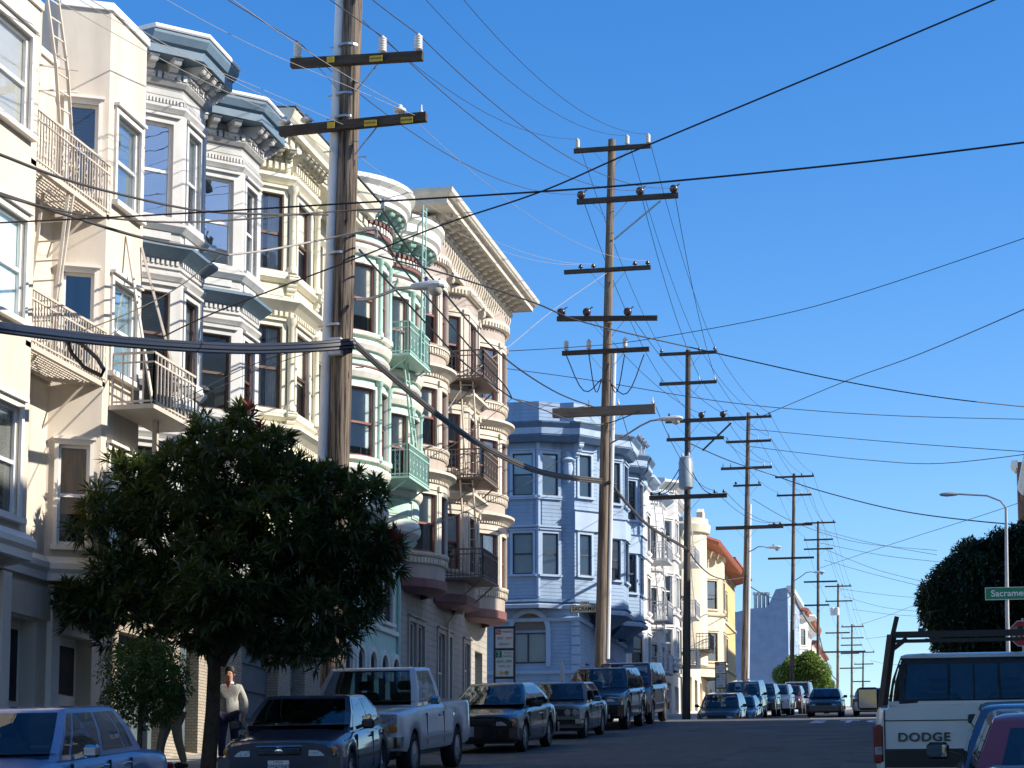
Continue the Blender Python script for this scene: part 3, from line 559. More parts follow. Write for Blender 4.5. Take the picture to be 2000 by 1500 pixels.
# ------------------------------------------------------------------ 3 pale yellow Italianate
def b_yellow():
    r = thing('yellow_italianate_house', 'pale yellow Italianate house with blocky cornice behind nearest pole', 'house', (FX, 45.4, gz(45)))
    P = Path([(FX, 41.8)] + bayp(42.1, 45.43, .8) + [(FX, 49.0)])
    rows = ((12.7, 14.5), (9.55, 11.45)); ops = []; wl = []
    for zi, (a, b) in enumerate(rows):
        for fi, w in ((1, .72), (2, .95), (3, .72)):
            m0 = (P.c[fi] + P.c[fi + 1]) / 2; wl.append((m0 - w / 2, m0 + w / 2, a, b, fi))
        u = P.uy(46.75); wl.append((u, u + .95, a + .1, b + .3, 4)); u = P.uy(47.95); wl.append((u, u + .8, a + .1, b + .3, 4))
    ops = [w[:4] for w in wl]
    bayed(r, P, 8.5, 15.6, ops, M['yel']); sidewalls(r, 41.82, 48.98, 0, 15.6, M['yel'])
    for k, (u0, u1, a, b, fi) in enumerate(wl):
        inn = [('lace', 1), ('shade', .55), ('blind', 1), ('blindg', .8), ('shade', .4)][k % 5]
        window(r, P, u0, u1, a, b, 'framed', 'yelt', .1, 'pane', inn[0], inn[1])
    u0, u1 = P.c[1], P.c[4]
    # sloping underside of the bay
    band(r, P, u0, u1, [(-.75, 8.1), (-.05, 8.5), (.06, 8.55), (.06, 8.75), (-.75, 8.75)], M['yelt'], 'bay_base')
    for zc in (11.78, 8.9):
        band(r, P, 0, P.L, [(-.02, zc), (.08, zc), (.2, zc + .12), (.3, zc + .2), (.3, zc + .28), (-.02, zc + .36)], M['yelt'], 'belt_cornice')
        dentils(r, P, u0, u1, zc - .1, zc, -.01, .11, .13, .55, M['yelt'])
    for zc in (12.45, 9.3): band(r, P, u0, u1, [(-.02, zc), (.06, zc), (.15, zc + .08), (.15, zc + .14), (-.02, zc + .2)], M['yelt'], 'sill_moulding')
    band(r, P, 0, P.L, [(-.02, 14.75), (.04, 14.75), (.14, 14.86), (.14, 14.94), (-.02, 15.0)], M['yelt'], 'window_head_moulding')
    for fi in (1, 2, 3, 4):
        for a, b in rows: pilaster(r, P, P.c[fi] + (.0 if fi > 1 else .1), a - .02, b + .2, .085, M['yelt'], d=.07)
    cb = bracket_mesh(.2, .42, .2, M['yelt'])
    brackets(r, P, [P.c[2] - .01, P.c[3] - .01], 12.62, cb); brackets(r, P, [P.c[2] - .01, P.c[3] - .01], 9.5, cb)
    for zc in (12.2, 9.15):
        for fi in (1, 2, 3): mb = MB(); pbox(mb, P, P.c[fi] + .18, P.c[fi + 1] - .18, zc - .04, zc + .2, -.01, .035); mb.build('panel', M['yel'], r)
    # straight deep cornice over the whole front
    C = Path([(FX - .2, 41.95), (FX - .2, 49.05)]); K = Path([(FX, 42.0), (FX, 49.0)])
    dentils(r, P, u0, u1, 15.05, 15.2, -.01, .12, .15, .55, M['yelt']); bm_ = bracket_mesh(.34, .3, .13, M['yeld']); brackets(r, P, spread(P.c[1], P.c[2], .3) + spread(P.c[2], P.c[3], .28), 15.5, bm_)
    band(r, C, 0, C.L, [(.15, 15.5), (1.02, 15.5), (1.02, 15.58), (.3, 15.6), (.15, 15.6)], M['yelt'], 'cornice_soffit')
    band(r, C, 0, C.L, [(.15, 15.82), (1.2, 15.82), (1.22, 15.92), (1.3, 16.02), (1.36, 16.16), (1.36, 16.22), (.15, 16.3)], M['yelt'], 'cornice')
    mb = MB(); mb.box(-.02, .84, -.15, .15, -.24, -.005); blk = mb.mesh('cornice_block', M['yelt'])
    for u in spread(.05, C.L - .05, .5):
        o = link('cornice_block', blk, r); o.location = Vector((FX + .02, 41.95 + u, 15.825)) - r.location
    band(r, C, 0, C.L, [(.1, 16.305), (1.4, 16.225), (1.4, 16.26), (.1, 16.34)], M['roof'], 'cornice_flashing')
    G = Path([(FX, 41.8), (FX, 49.0)]); go = [(.6, 1.6, 5.6, 7.5), (2.4, 3.4, 5.6, 7.5), (4.6, 5.6, 5.6, 7.5)]; gd = [(.5, 3.0, 2.0, 4.6), (3.9, 5.0, 2.3, 4.8)]
    mb = MB(); wall(mb, G, 4.9, 8.5, go); mb.build('first_floor_wall', M['yel'], r); mb = MB(); wall(mb, G, 0, 4.9, gd, .3); mb.build('ground_floor_wall', M['brickt'], r)
    for o in go: window(r, G, *o, 'framed', 'yelt', .1, 'pane', 'lace', 1)
    for o in gd: mb = MB(); sheet(mb, G, o[0], o[1], o[2], o[3], -.28); d = mb.build('garage_door', M['door'], r); mb = MB(); [pbox(mb, G, o[0] + .1, o[1] - .1, o[2] + .15 + q * .6, o[2] + .65 + q * .6, -.28, -.24) for q in range(4)]; mb.build('door_panel', M['door'], d)
b_yellow()
# ------------------------------------------------------------------ 4 mint house with two round bays
def arcu(P, cy, hw, t0, t1):   # arclengths of an arc portion (fractions of the bay)
    us = [P.c[i] for i, p in enumerate(P.p) if cy - hw - 1e-3 <= p.y <= cy + hw + 1e-3 ]
    a, b = us[0], us[-1]; return a + (b - a) * t0, a + (b - a) * t1
def arches(r, y0, pitch, n, z0, zs, w, mring, mfill):
    for k in range(n):
        y = y0 + k * pitch; mb = MB(); N = 10
        o = [(y + (w / 2 + .14) * math.cos(t), zs + (w / 2 + .14) * math.sin(t)) for t in np.linspace(0, math.pi, N + 1)]; i_ = [(y + (w / 2) * math.cos(t), zs + (w / 2) * math.sin(t)) for t in np.linspace(0, math.pi, N + 1)]
        o = [(y + w / 2 + .14, zs - .35)] + o + [(y - w / 2 - .14, zs - .35)]; i_ = [(y + w / 2, zs - .35)] + i_ + [(y - w / 2, zs - .35)]
        for j in range(len(o) - 1): mb.hexa([(FX - .02, *o[j]), (FX + .1, *o[j]), (FX + .1, *o[j + 1]), (FX - .02, *o[j + 1]), (FX - .02, *i_[j]), (FX + .1, *i_[j]), (FX + .1, *i_[j + 1]), (FX - .02, *i_[j + 1])])
        a = mb.build('arch_surround', mring, r)
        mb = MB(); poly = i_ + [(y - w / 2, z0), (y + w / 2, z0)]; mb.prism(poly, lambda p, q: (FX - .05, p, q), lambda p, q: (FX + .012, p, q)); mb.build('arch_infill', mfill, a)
def b_mint():
    r = thing('mint_house', 'mint green house with two round bays and white crowning cornices', 'house', (FX, 52, gz(52)))
    c1, c2, hw, pr = 50.42, 53.72, 1.5, .9
    P = Path([(FX, 49.0 - .08)] + roundp(c1, hw, pr) + roundp(c2, hw, pr) + [(FX, 55.25)])
    rows = ((13.0, 14.8), (9.75, 11.55)); wl = []
    for a, b in rows:
        for c in (c1, c2):
            for t0, t1 in ((.08, .34), (.42, .60), (.68, .92)): u0, u1 = arcu(P, c, hw, t0, t1); wl.append((u0, u1, a, b))
    bayed(r, P, 8.35, 16.0, [w[:4] for w in wl], M['mint']); sidewalls(r, 49.02, 55.23, 0, 16.0, M['mint'])
    for k, (u0, u1, a, b) in enumerate(wl):
        inn = [('shade', .75), ('shadeb', .85), ('lace', 1), ('shade', 1), ('shade', .5)][k % 5]; window(r, P, u0, u1, a, b, 'framem', 'mintw', .07, 'pane', inn[0], inn[1], cap_=False)
    for c in (c1, c2):
        u0, u1 = arcu(P, c, hw, 0, 1)
        for t in (.38, .64, .05, .95): 
            for a, b in rows: pilaster(r, P, arcu(P, c, hw, t, t)[0], a - .05, b + .25, .07, M['mintd'], d=.07)
        for zc in (12.55, 9.3): band(r, P, u0, u1, [(-.02, zc), (.08, zc), (.14, zc + .12), (.14, zc + .2), (-.02, zc + .28)], M['mintw'], 'sill_moulding')
        for zc in (15.05, 11.8): band(r, P, u0, u1, [(-.02, zc), (.09, zc), (.15, zc + .14), (.15, zc + .22), (-.02, zc + .3)], M['mintw'], 'window_head_moulding')
        for zc in (15.32, 12.05): band(r, P, u0, u1, [(-.02, zc + .05), (.05, zc + .05), (.05, zc + .09), (-.02, zc + .09)], M['maroon'], 'maroon_band')
        band(r, P, u0, u1, [(-.02, 12.3), (.06, 12.3), (.1, 12.36), (.06, 12.42), (-.02, 12.42)], M['mintw'], 'belt_moulding')
        for zc, z1_ in ((8.75, 9.2),):
            for t0, t1 in ((.08, .36), (.41, .62), (.67, .92)): a, b = arcu(P, c, hw, t0, t1); mb = MB(); pbox(mb, P, a, b, zc, z1_, -.01, .03); mb.build('panel', M['mintw'], r); mb = MB(); pbox(mb, P, a + .05, b - .05, zc + .05, z1_ - .05, -.01, .045); mb.build('panel', M['mint'], r)
        band(r, P, u0, u1, [(-.6, 8.05), (-.1, 8.2), (.07, 8.36), (.1, 8.5), (.06, 8.66), (-.6, 8.66)], M['mintw'], 'bay_base')
        # green pendant below the bay
        Rr = (hw * hw + pr * pr) / (2 * pr); mb = MB(); n = 12
        rings = [(1.0, 8.2), (.8, 7.95), (.55, 7.7), (.3, 7.35), (.1, 7.0)]
        for k in range(len(rings) - 1):
            (s0, za), (s1, zb) = rings[k], rings[k + 1]; A = roundp(c, hw * s0, pr * s0, n); B = roundp(c, hw * s1, pr * s1, n)
            for j in range(n): mb.quad((*A[j], za), (*A[j + 1], za), (*B[j + 1], zb), (*B[j], zb))
        mb.build('bay_pendant', M['mintd'], r, True)
        dentils(r, P, u0, u1, 15.72, 15.86, -.01, .13, .14, .55, M['mintw']); band(r, P, u0, u1, [(-.02, 15.62), (.1, 15.62), (.1, 15.7), (-.02, 15.72)], M['maroon'], 'maroon_band'); dentils(r, P, u0, u1, 15.88, 15.98, -.01, .16, .16, .55, M['maroon'], 'maroon_dentil_row')
        bm_ = bracket_mesh(.42, .36, .2, M['mintd']); brackets(r, P, spread(u0, u1, .42), 16.3, bm_)
        mb = MB(); wall(mb, P, 15.95, 16.35, (), u0=u0, u1=u1); cap(mb, P, 16.34, FX, u0, u1); mb.build('frieze', M['mint'], r)
        band(r, P, u0, u1, [(-.02, 16.3), (.5, 16.3), (.52, 16.42), (.6, 16.5), (.62, 16.72), (.72, 16.84), (.72, 16.96), (-.02, 17.02)], M['mintw'], 'crowning_cornice')
    mb = MB(); mb.box(-26, FX, 49.1, 55.2, 16.0, 16.45); mb.build('parapet', M['mintw'], r)
    # balconies and ladders between the bays
    yc = (c1 + c2) / 2
    for z in (12.85, 9.55):
        mb = MB(); mb.box(FX + .1, -13.62, yc - .85, yc + 1.35, z - .06, z); b = mb.build('fire_escape_platform', M['mintd'], r)
        mb = MB(); railing(mb, [(FX + .5, yc - .82), (-13.65, yc - .82), (-13.65, yc + 1.32), (FX + .7, yc + 1.32)], z, z + .85, .11, .011, True); [mb.bar((FX + .3, y, z - .7), (-13.75, y, z - .08), .035) for y in (yc - .6, yc + 1.1)]; mb.build('railing', M['mintd'], b)
    ladder(r, (-13.75, yc + .6, 9.6), (-14.0, yc + .1, 12.8), .38, M['mintd'], 10, (0, 1, 0)); ladder(r, (-13.6, yc + .35, 12.9), (-13.55, yc + .35, 17.2), .34, M['mintd'], 13, (0, 1, 0))
    G = Path([(FX, 49.0), (FX, 55.25)]); go = [(.7, 1.7, 6.0, 7.4), (2.6, 3.6, 6.0, 7.4), (4.6, 5.6, 6.0, 7.4)]
    mb = MB(); wall(mb, G, 0, 8.35, go); mb.build('ground_floor_wall', M['mint'], r)
    for o in go: window(r, G, *o, 'framem', 'mintw', .1, 'pane', 'lace', 1)
    band(r, G, 0, G.L, [(-.01, 5.7), (.08, 5.7), (.08, 5.82), (-.01, 5.86)], M['mintw'], 'belt_moulding')
    arches(r, 50.2, 1.15, 5, gz(52) + .2, 4.75, .62, M['mintw'], M['dark'])
    mb = MB(); mb.tube([(FX + .06, 55.15, 3), (FX + .06, 55.15, 8.2)], .05, 8); mb.build('drain_pipe', M['mintd'], r)
b_mint()
# ------------------------------------------------------------------ 5 taupe corner house with big bracketed cornice
def b_taupe():
    r = thing('taupe_corner_house', 'taupe corner house with rounded bays and heavy bracketed cream cornice', 'house', (FX, 61, gz(61)))
    c1, c3 = 56.95, 64.93
    P = Path([(FX, 55.25)] + roundp(c1, 1.45, .9) + bayp(59.28, 62.52, .8) + roundp(c3, 1.55, .95, 16) + [(FX, 66.65)])
    i_mid = next(i for i, p in enumerate(P.p) if abs(p.y - 59.28) < 1e-3); rows = ((14.3, 16.05), (11.28, 13.0), (8.2, 9.9)); wl = []
    for zi, (a, b) in enumerate(rows):
        for c, hw in ((c1, 1.45), (c3, 1.55)):
            for t0, t1 in ((.08, .34), (.41, .59), (.66, .92)): u0, u1 = arcu(P, c, hw, t0, t1); wl.append((u0, u1, a, b, 'lace' if c == c3 else 'shade', zi))
        for q, w in ((0, .7), (1, .85), (2, .7)):
            m0 = (P.c[i_mid + q] + P.c[i_mid + q + 1]) / 2; wl.append((m0 - w / 2, m0 + w / 2, a, b, 'shade' if zi != 1 else 'blindg', zi))
    bayed(r, P, 7.3, 17.4, [w[:4] for w in wl], M['taupe']); sidewalls(r, 55.3, 66.6, 0, 17.4, M['taupes'])
    for k, (u0, u1, a, b, inn, zi) in enumerate(wl): window(r, P, u0, u1, a, b, 'framem', 'taupet', .085, 'panes' if k % 3 == 1 else 'pane', inn, 1.0 if inn == 'lace' else .5 + .25 * (k % 3), cap_=False)
    spans = [(*arcu(P, c1, 1.45, 0, 1), 0), (P.c[i_mid], P.c[i_mid + 3], 1), (*arcu(P, c3, 1.55, 0, 1), 0)]
    for u0, u1, ang in spans:
        for zt, zb in ((16.05, 13.6), (13.0, 10.6), (9.9, 7.5)):
            band(r, P, u0, u1, [(-.02, zt + .14), (.05, zt + .14), (.05, zt + .3), (-.02, zt + .32)], M['taupet'], 'window_head_moulding')
            if zt < 16: 
                band(r, P, u0, u1, [(-.02, zt + .42), (.1, zt + .42), (.2, zt + .5), (.32, zt + .58), (.32, zt + .66), (-.02, zt + .76)], M['taupet'], 'belt_cornice'); dentils(r, P, u0, u1, zt + .34, zt + .42, -.01, .1, .1, .55, M['taupet'])
            band(r, P, u0, u1, [(-.02, zt - 2.02), (.05, zt - 2.02), (.05, zt - 1.84), (.12, zt - 1.8), (.12, zt - 1.75), (-.02, zt - 1.72)], M['taupet'], 'sill_moulding'); dentils(r, P, u0, u1, zt - 2.0, zt - 1.86, -.01, .09, .11, .55, M['taupet'], 'sill_dentil_row')
        band(r, P, u0, u1, [(-.02, 16.75), (.06, 16.75), (.16, 16.9), (.16, 17.0), (-.02, 17.05)], M['taupet'], 'bay_crown'); dentils(r, P, u0, u1, 16.76, 16.9, -.01, .17, .12, .5, M['taupet'], 'egg_and_dart_row')
        band(r, P, u0, u1, [(-.5, 7.05), (.0, 7.15), (.06, 7.2), (.06, 7.45), (-.5, 7.45)], M['maroon'], 'bay_base')
        if not ang:
            for t in (.375, .625, .03, .97):
                for a, b in rows: u = u0 + (u1 - u0) * t; mb = MB(); pbox(mb, P, max(0, u - .07), min(P.L, u + .07), a - .1, b + .1, -.01, .07); o = mb.build('pilaster', M['taupet'], r); mb = MB(); pbox(mb, P, max(0, u - .1), min(P.L, u + .1), b + .1, b + .26, -.01, .12); mb.build('capital', M['taupet'], o)
        else:
            for u in P.c[i_mid + 1:i_mid + 3]:
                for a, b in rows: mb = MB(); pbox(mb, P, u - .1, u + .1, a - .1, b + .1, -.01, .06); o = mb.build('pilaster', M['taupet'], r); mb = MB(); pbox(mb, P, u - .13, u + .13, b + .1, b + .26, -.01, .11); mb.build('capital', M['taupet'], o)
    # entablature and cornice across the whole front
    C = Path([(-18, 55.45), (-14.22, 55.45), (-14.22, 66.35), (-18, 66.35)]); uf0, uf1 = C.c[1], C.c[2]
    mb = MB(); sweep(mb, C, 0, C.L, [(-.3, 17.06), (0, 17.06), (0, 17.78), (-.3, 17.78)]); mb.build('frieze', M['taupet'], r); mb = MB(); mb.quad((-18, 55.46, 17.07), (-14.23, 55.46, 17.07), (-14.23, 66.34, 17.07), (-18, 66.34, 17.07)); mb.build('frieze_soffit', M['taupe'], r)
    lm = MB(); lm.prism([(0, 0), (.10, 0), (.12, -.12), (.06, -.3), (.02, -.42), (0, -.42)], lambda a, b: (a, -.06, b), lambda a, b: (a, .06, b)); leaf = lm.mesh('frieze_leaf', M['taupet'])
    for u in spread(uf0, uf1, .27):
        p, n = C.at(u); o = link('frieze_leaf', leaf, r); o.location = Vector((p.x, p.y, 17.62)) - r.location; o.rotation_euler = (0, 0, math.atan2(n.y, n.x))
    band(r, C, 0, C.L, [(-.3, 17.66), (.1, 17.66), (.14, 17.72), (.14, 17.8), (-.3, 17.84)], M['taupet'], 'dentil_moulding')
    dentils(r, C, uf0, uf1, 17.8, 17.9, -.01, .2, .13, .55, M['taupet'])
    band(r, C, 0, C.L, [(-.3, 18.02), (.72, 18.02), (.72, 18.16), (.8, 18.2), (.9, 18.3), (.92, 18.42), (-.3, 18.5)], M['taupet'], 'cornice')
    dentils(r, C, uf0, uf1, 18.2, 18.28, .6, .86, .12, .55, M['taupet'], 'egg_and_dart_row')
    brackets(r, C, spread(uf0 + .1, uf1 - .1, .55), 18.02, bracket_mesh(.58, .34, .2, M['taupet']))
    mb = MB(); mb.box(-26, -14.3, 55.5, 66.3, 18.3, 18.52); mb.build('roof', M['roof'], r)
    mb = MB(); mb.quad((-26, 55.44, 17.0), (-14.3, 55.44, 17.0), (-14.3, 55.44, 18.45), (-26, 55.44, 18.45)); mb.build('side_wall', M['taupes'], r)
    bm_ = bracket_mesh(.5, .7, .22, M['taupet'])
    for y in (58.7, 62.95): o = link('bracket', bm_, r); o.location = Vector((FX + .25, y, 17.05)) - r.location
    # fire escape on the middle bay
    for z in (14.0, 10.95, 7.9):
        mb = MB(); mb.box(-14.75, -13.45, 59.3, 61.4, z - .06, z); b = mb.build('fire_escape_platform', M['irond'], r)
        mb = MB(); railing(mb, [(-14.7, 59.32), (-13.48, 59.32), (-13.48, 61.38), (-14.15, 61.38)], z, z + .85, .12, .011, True); [mb.bar((-14.3, y, z - .7), (-13.6, y, z - .08), .035) for y in (59.5, 61.2)]; mb.build('railing', M['irond'], b)
    for z in (7.9, 10.95): ladder(r, (-13.9, 59.75, z), (-14.05, 59.55, z + 3.05), .38, M['taupet'], 9, (1, .4, 0))
    G = Path([(FX, 55.25), (FX, 66.65)]); go = [(1.2, 1.95, 3.7, 6.3), (2.15, 2.9, 3.7, 6.3), (4.6, 5.35, 3.9, 6.3), (5.55, 6.3, 3.9, 6.3), (8.0, 8.7, 4.6, 6.3)]; gd = [(9.6, 10.7, 3.7, 6.2)]
    mb = MB(); wall(mb, G, 1, 7.3, go + gd, .25); mb.build('ground_floor_wall', M['taupes'], r)
    for o in go: window(r, G, *o, 'taupet', 'taupe', .12, 'pane', 'blindg', .4)
    mb = MB(); sheet(mb, G, *gd[0], -.24); mb.build('entrance_door', M['door'], r)
    mb = MB(); mb.tube([(FX + .08, 60.9, 3.4), (FX + .08, 60.9, 6.7), (FX + .3, 60.95, 7.0), (FX + .55, 60.95, 7.0)], .05, 8); mb.build('drain_pipe', M['taupet'], r)
b_taupe()
# ------------------------------------------------------------------ 6 pale blue corner house across the cross street
def ngon(mb, pts, z): mb.quad(*[(p[0], p[1], z) for p in pts])
def b_blue():
    r = thing('blue_victorian_house', 'pale blue wooden corner house with arched window and navy cornice bands', 'house', (FX, 88, gz(88)))
    sx = -14.3
    U = [(-24, 84), (-18.62, 84), (-18.02, 83.4), (-16.57, 83.4), (-15.68, 84.0), (-15.13, 84.0), (sx, 84.85), (sx, 86.4), (sx + .75, 87.15), (sx + .75, 88.6), (sx, 89.35), (sx, 91.0), (sx + .75, 91.75), (sx + .75, 93.2), (sx, 93.95), (sx, 97.0)]
    P = Path(U); wl = []; rows = ((14.5, 16.3), (11.15, 12.9))
    def seg(i, t0, t1, a, b, k): L = P.c[i + 1] - P.c[i]; wl.append((P.c[i] + L * t0, P.c[i] + L * t1, a, b, k))
    for a, b in rows:
        seg(2, .24, .84, a, b, 0); seg(3, .16, .84, a, b, 1); seg(5, .2, .72, a, b, 1); seg(0, .5, .66, a, b, 0)
        for s in (7, 8, 9, 11, 12, 13): seg(s, .16, .84, a + .1, b + .1, 2)
    mb = MB(); wall(mb, P, 9.9, 17.0, [w[:4] for w in wl]); mb.build('wall', M['blue'], r)
    mb = MB(); ngon(mb, U + [(-24, 97)], 9.92); mb.build('overhang_soffit', M['blue'], r); mb = MB(); ngon(mb, U + [(-24, 97)], 17.3); mb.build('roof', M['roof'], r)
    for k, (u0, u1, a, b, q) in enumerate(wl): window(r, P, u0, u1, a, b, 'frameb', 'bluet', .11 if q < 2 else .08, 'pane', 'shadeb' if q < 2 else ('shade', None)[k % 2], 1 if q < 2 else .7, sill=True)
    for i in (2, 3):
        for z0, z1 in ((13.25, 14.25),): L = P.c[i + 1] - P.c[i]; mb = MB(); pbox(mb, P, P.c[i] + L * .15, P.c[i] + L * .85, z0, z1, -.01, .03); mb.build('panel', M['blue'], r)
    for i in (3,): mb = MB(); pbox(mb, P, P.c[i] - .07, P.c[i] + .07, 10.2, 16.9, -.01, .05); mb.build('corner_board', M['bluet'], r)
    band(r, P, 0, P.L, [(-.05, 9.72), (.16, 9.72), (.2, 9.86), (-.05, 9.98)], M['bluet'], 'base_moulding'); band(r, P, 0, P.L, [(-.05, 9.99), (.14, 9.99), (.02, 10.14), (-.05, 10.14)], M['blued'], 'navy_band')
    for zc in (13.15, 14.34): band(r, P, P.c[1], P.c[4], [(-.02, zc), (.1, zc), (.1, zc + .07), (-.02, zc + .1)], M['bluet'], 'sill_moulding')
    band(r, P, P.c[5], P.L, [(-.02, 13.05), (.12, 13.05), (.12, 13.85), (.2, 13.9), (-.02, 13.95)], M['bluet'], 'belt_moulding')
    C = Path([(-24, 83.85), (-19.2, 83.85), (-18.3, 83.2), (-16.4, 83.2), (-15.3, 83.75), (-14.95, 83.75), (sx + .1, 84.75), (sx + .1, 86.2), (sx + .85, 86.95), (sx + .85, 88.8), (sx + .1, 89.5), (sx + .1, 90.9), (sx + .85, 91.6), (sx + .85, 93.3), (sx + .1, 94.05), (sx + .1, 97)])
    band(r, C, 0, C.L, [(-.2, 16.75), (.12, 16.75), (.3, 16.98), (.3, 17.04), (-.2, 17.04)], M['blued'], 'cornice_navy_band'); band(r, C, 0, C.L, [(-.2, 17.042), (.32, 17.042), (.34, 17.3), (-.2, 17.3)], M['bluet'], 'cornice'); band(r, C, 0, C.L, [(-.2, 17.302), (.34, 17.302), (.46, 17.5), (.46, 17.56), (-.2, 17.56)], M['blued'], 'cornice_navy_band')
    # parapet stepping round the corner
    Q = Path([(-24, 84.3), (-18.6, 84.3), (-18.0, 83.75), (-16.6, 83.75), (-15.8, 84.3), (-15.2, 84.3), (-14.55, 85.1), (-14.55, 97)])
    mb = MB(); wall(mb, Q, 17.3, 18.6); mb.build('parapet', M['blue'], r); mb = MB(); ngon(mb, [(p.x, p.y) for p in Q.p] + [(-24, 97)], 18.58); mb.build('parapet_top', M['flash'], r)
    mb = MB(); mb.box(-24, -14.6, 96.9, 96.98, 9, 18.5); mb.build('side_wall', M['blue'], r)
    # carved cartouche on the blank corner
    p, n = P.at(P.c[4] + .26); mb = MB()
    for dz, w, h in ((0, .22, .5), (.35, .3, .16), (-.42, .14, .22), (.55, .16, .2)): mb.lathe([(.02, h), (w * .7, h * .6), (w, 0), (w * .7, -h * .6), (.02, -h)], (p.x + .02, p.y - .02, 15.7 + dz), 10)
    mb.build('carved_cartouche', M['bluet'], r, True)
    brackets(r, P, [P.c[5] + .1, P.c[6] + .12], 16.75, bracket_mesh(.4, .6, .2, M['bluet']))
    # ground floor
    G = Path([(-24, 84.0), (-15.0, 84.0), (-15.0, 97.0)]); go = [(G.c[1] + 1.8, G.c[1] + 3.0, 4.6, 7.6), (G.c[1] + 5.2, G.c[1] + 6.2, 6.4, 8.2), (G.c[1] + 8.6, G.c[1] + 9.6, 6.4, 8.2)]
    ax0, ax1 = -17.78, -16.36; aw = (9 + (ax0 + 15), 9 + (ax1 + 15)); go.append((aw[0], aw[1], 7.45, 8.75))
    mb = MB(); wall(mb, G, 3.6, 9.9, go, .2); mb.build('ground_floor_wall', M['blue'], r)
    for o in go[1:3]: window(r, G, *o, 'bluet', 'bluet', .1, 'pane', 'shade', .5)
    mb = MB(); sheet(mb, G, *go[0], -.18); mb.build('entrance_door', M['blued'], r)
    w = window(r, G, aw[0], aw[1], 7.45, 8.75, 'frameb', None, .1, 'pane', 'shadeb', 1, double=False)
    mb = MB(); pbox(mb, G, (aw[0] + aw[1]) / 2 - .1, (aw[0] + aw[1]) / 2 - .04, 7.45, 8.75, -.1, -.04); mb.build('mullion', M['frameb'], w)
    cx = (ax0 + ax1) / 2; rad = (ax1 - ax0) / 2; N = 14; zs = 8.75; mb = MB()
    o = [(cx + (rad + .2) * math.cos(t), zs + .1 + (rad + .2) * math.sin(t)) for t in np.linspace(0, math.pi, N + 1)]; i_ = [(cx + rad * math.cos(t), zs + .1 + rad * math.sin(t)) for t in np.linspace(0, math.pi, N + 1)]
    o = [(cx + rad + .2, 7.3)] + o + [(cx - rad - .2, 7.3)]; i_ = [(cx + rad, 7.3)] + i_ + [(cx - rad, 7.3)]
    for j in range(len(o) - 1): mb.hexa([(o[j][0], 83.9, o[j][1]), (o[j + 1][0], 83.9, o[j + 1][1]), (i_[j + 1][0], 83.9, i_[j + 1][1]), (i_[j][0], 83.9, i_[j][1]), (o[j][0], 84.01, o[j][1]), (o[j + 1][0], 84.01, o[j + 1][1]), (i_[j + 1][0], 84.01, i_[j + 1][1]), (i_[j][0], 84.01, i_[j][1])])
    mb.build('arch_surround', M['bluet'], r)
    mb = MB(); mb.prism(i_[1:-1], lambda p, q: (p, 83.985, q), lambda p, q: (p, 84.02, q)); mb.build('arched_transom', M['irond'], r)
    band(r, G, 0, G.L, [(-.01, 7.0), (.08, 7.0), (.1, 7.12), (-.01, 7.16)], M['bluet'], 'belt_moulding'); band(r, G, 0, G.L, [(-.01, 9.2), (.1, 9.2), (.16, 9.34), (-.01, 9.4)], M['bluet'], 'belt_moulding')
    mb = MB()
    for k in range(12): z = 4.6 + k * .4; mb.box(-15.28, -14.96, 83.96, 84.02, z, z + .34); mb.box(-15.02, -14.96, 84.0, 84.3, z, z + .34)
    mb.build('corner_quoins', M['bluet'], r)
    for y0 in (86.5, 91.1):    # sloping bay bases over the pavement
        B = Path([(sx, y0), (sx + .72, y0 + .72), (sx + .72, y0 + 2.1), (sx, y0 + 2.8)]); band(r, B, 0, B.L, [(-.7, 9.2), (.05, 9.72), (-.7, 9.72)], M['blued'], 'bay_base')
b_blue()
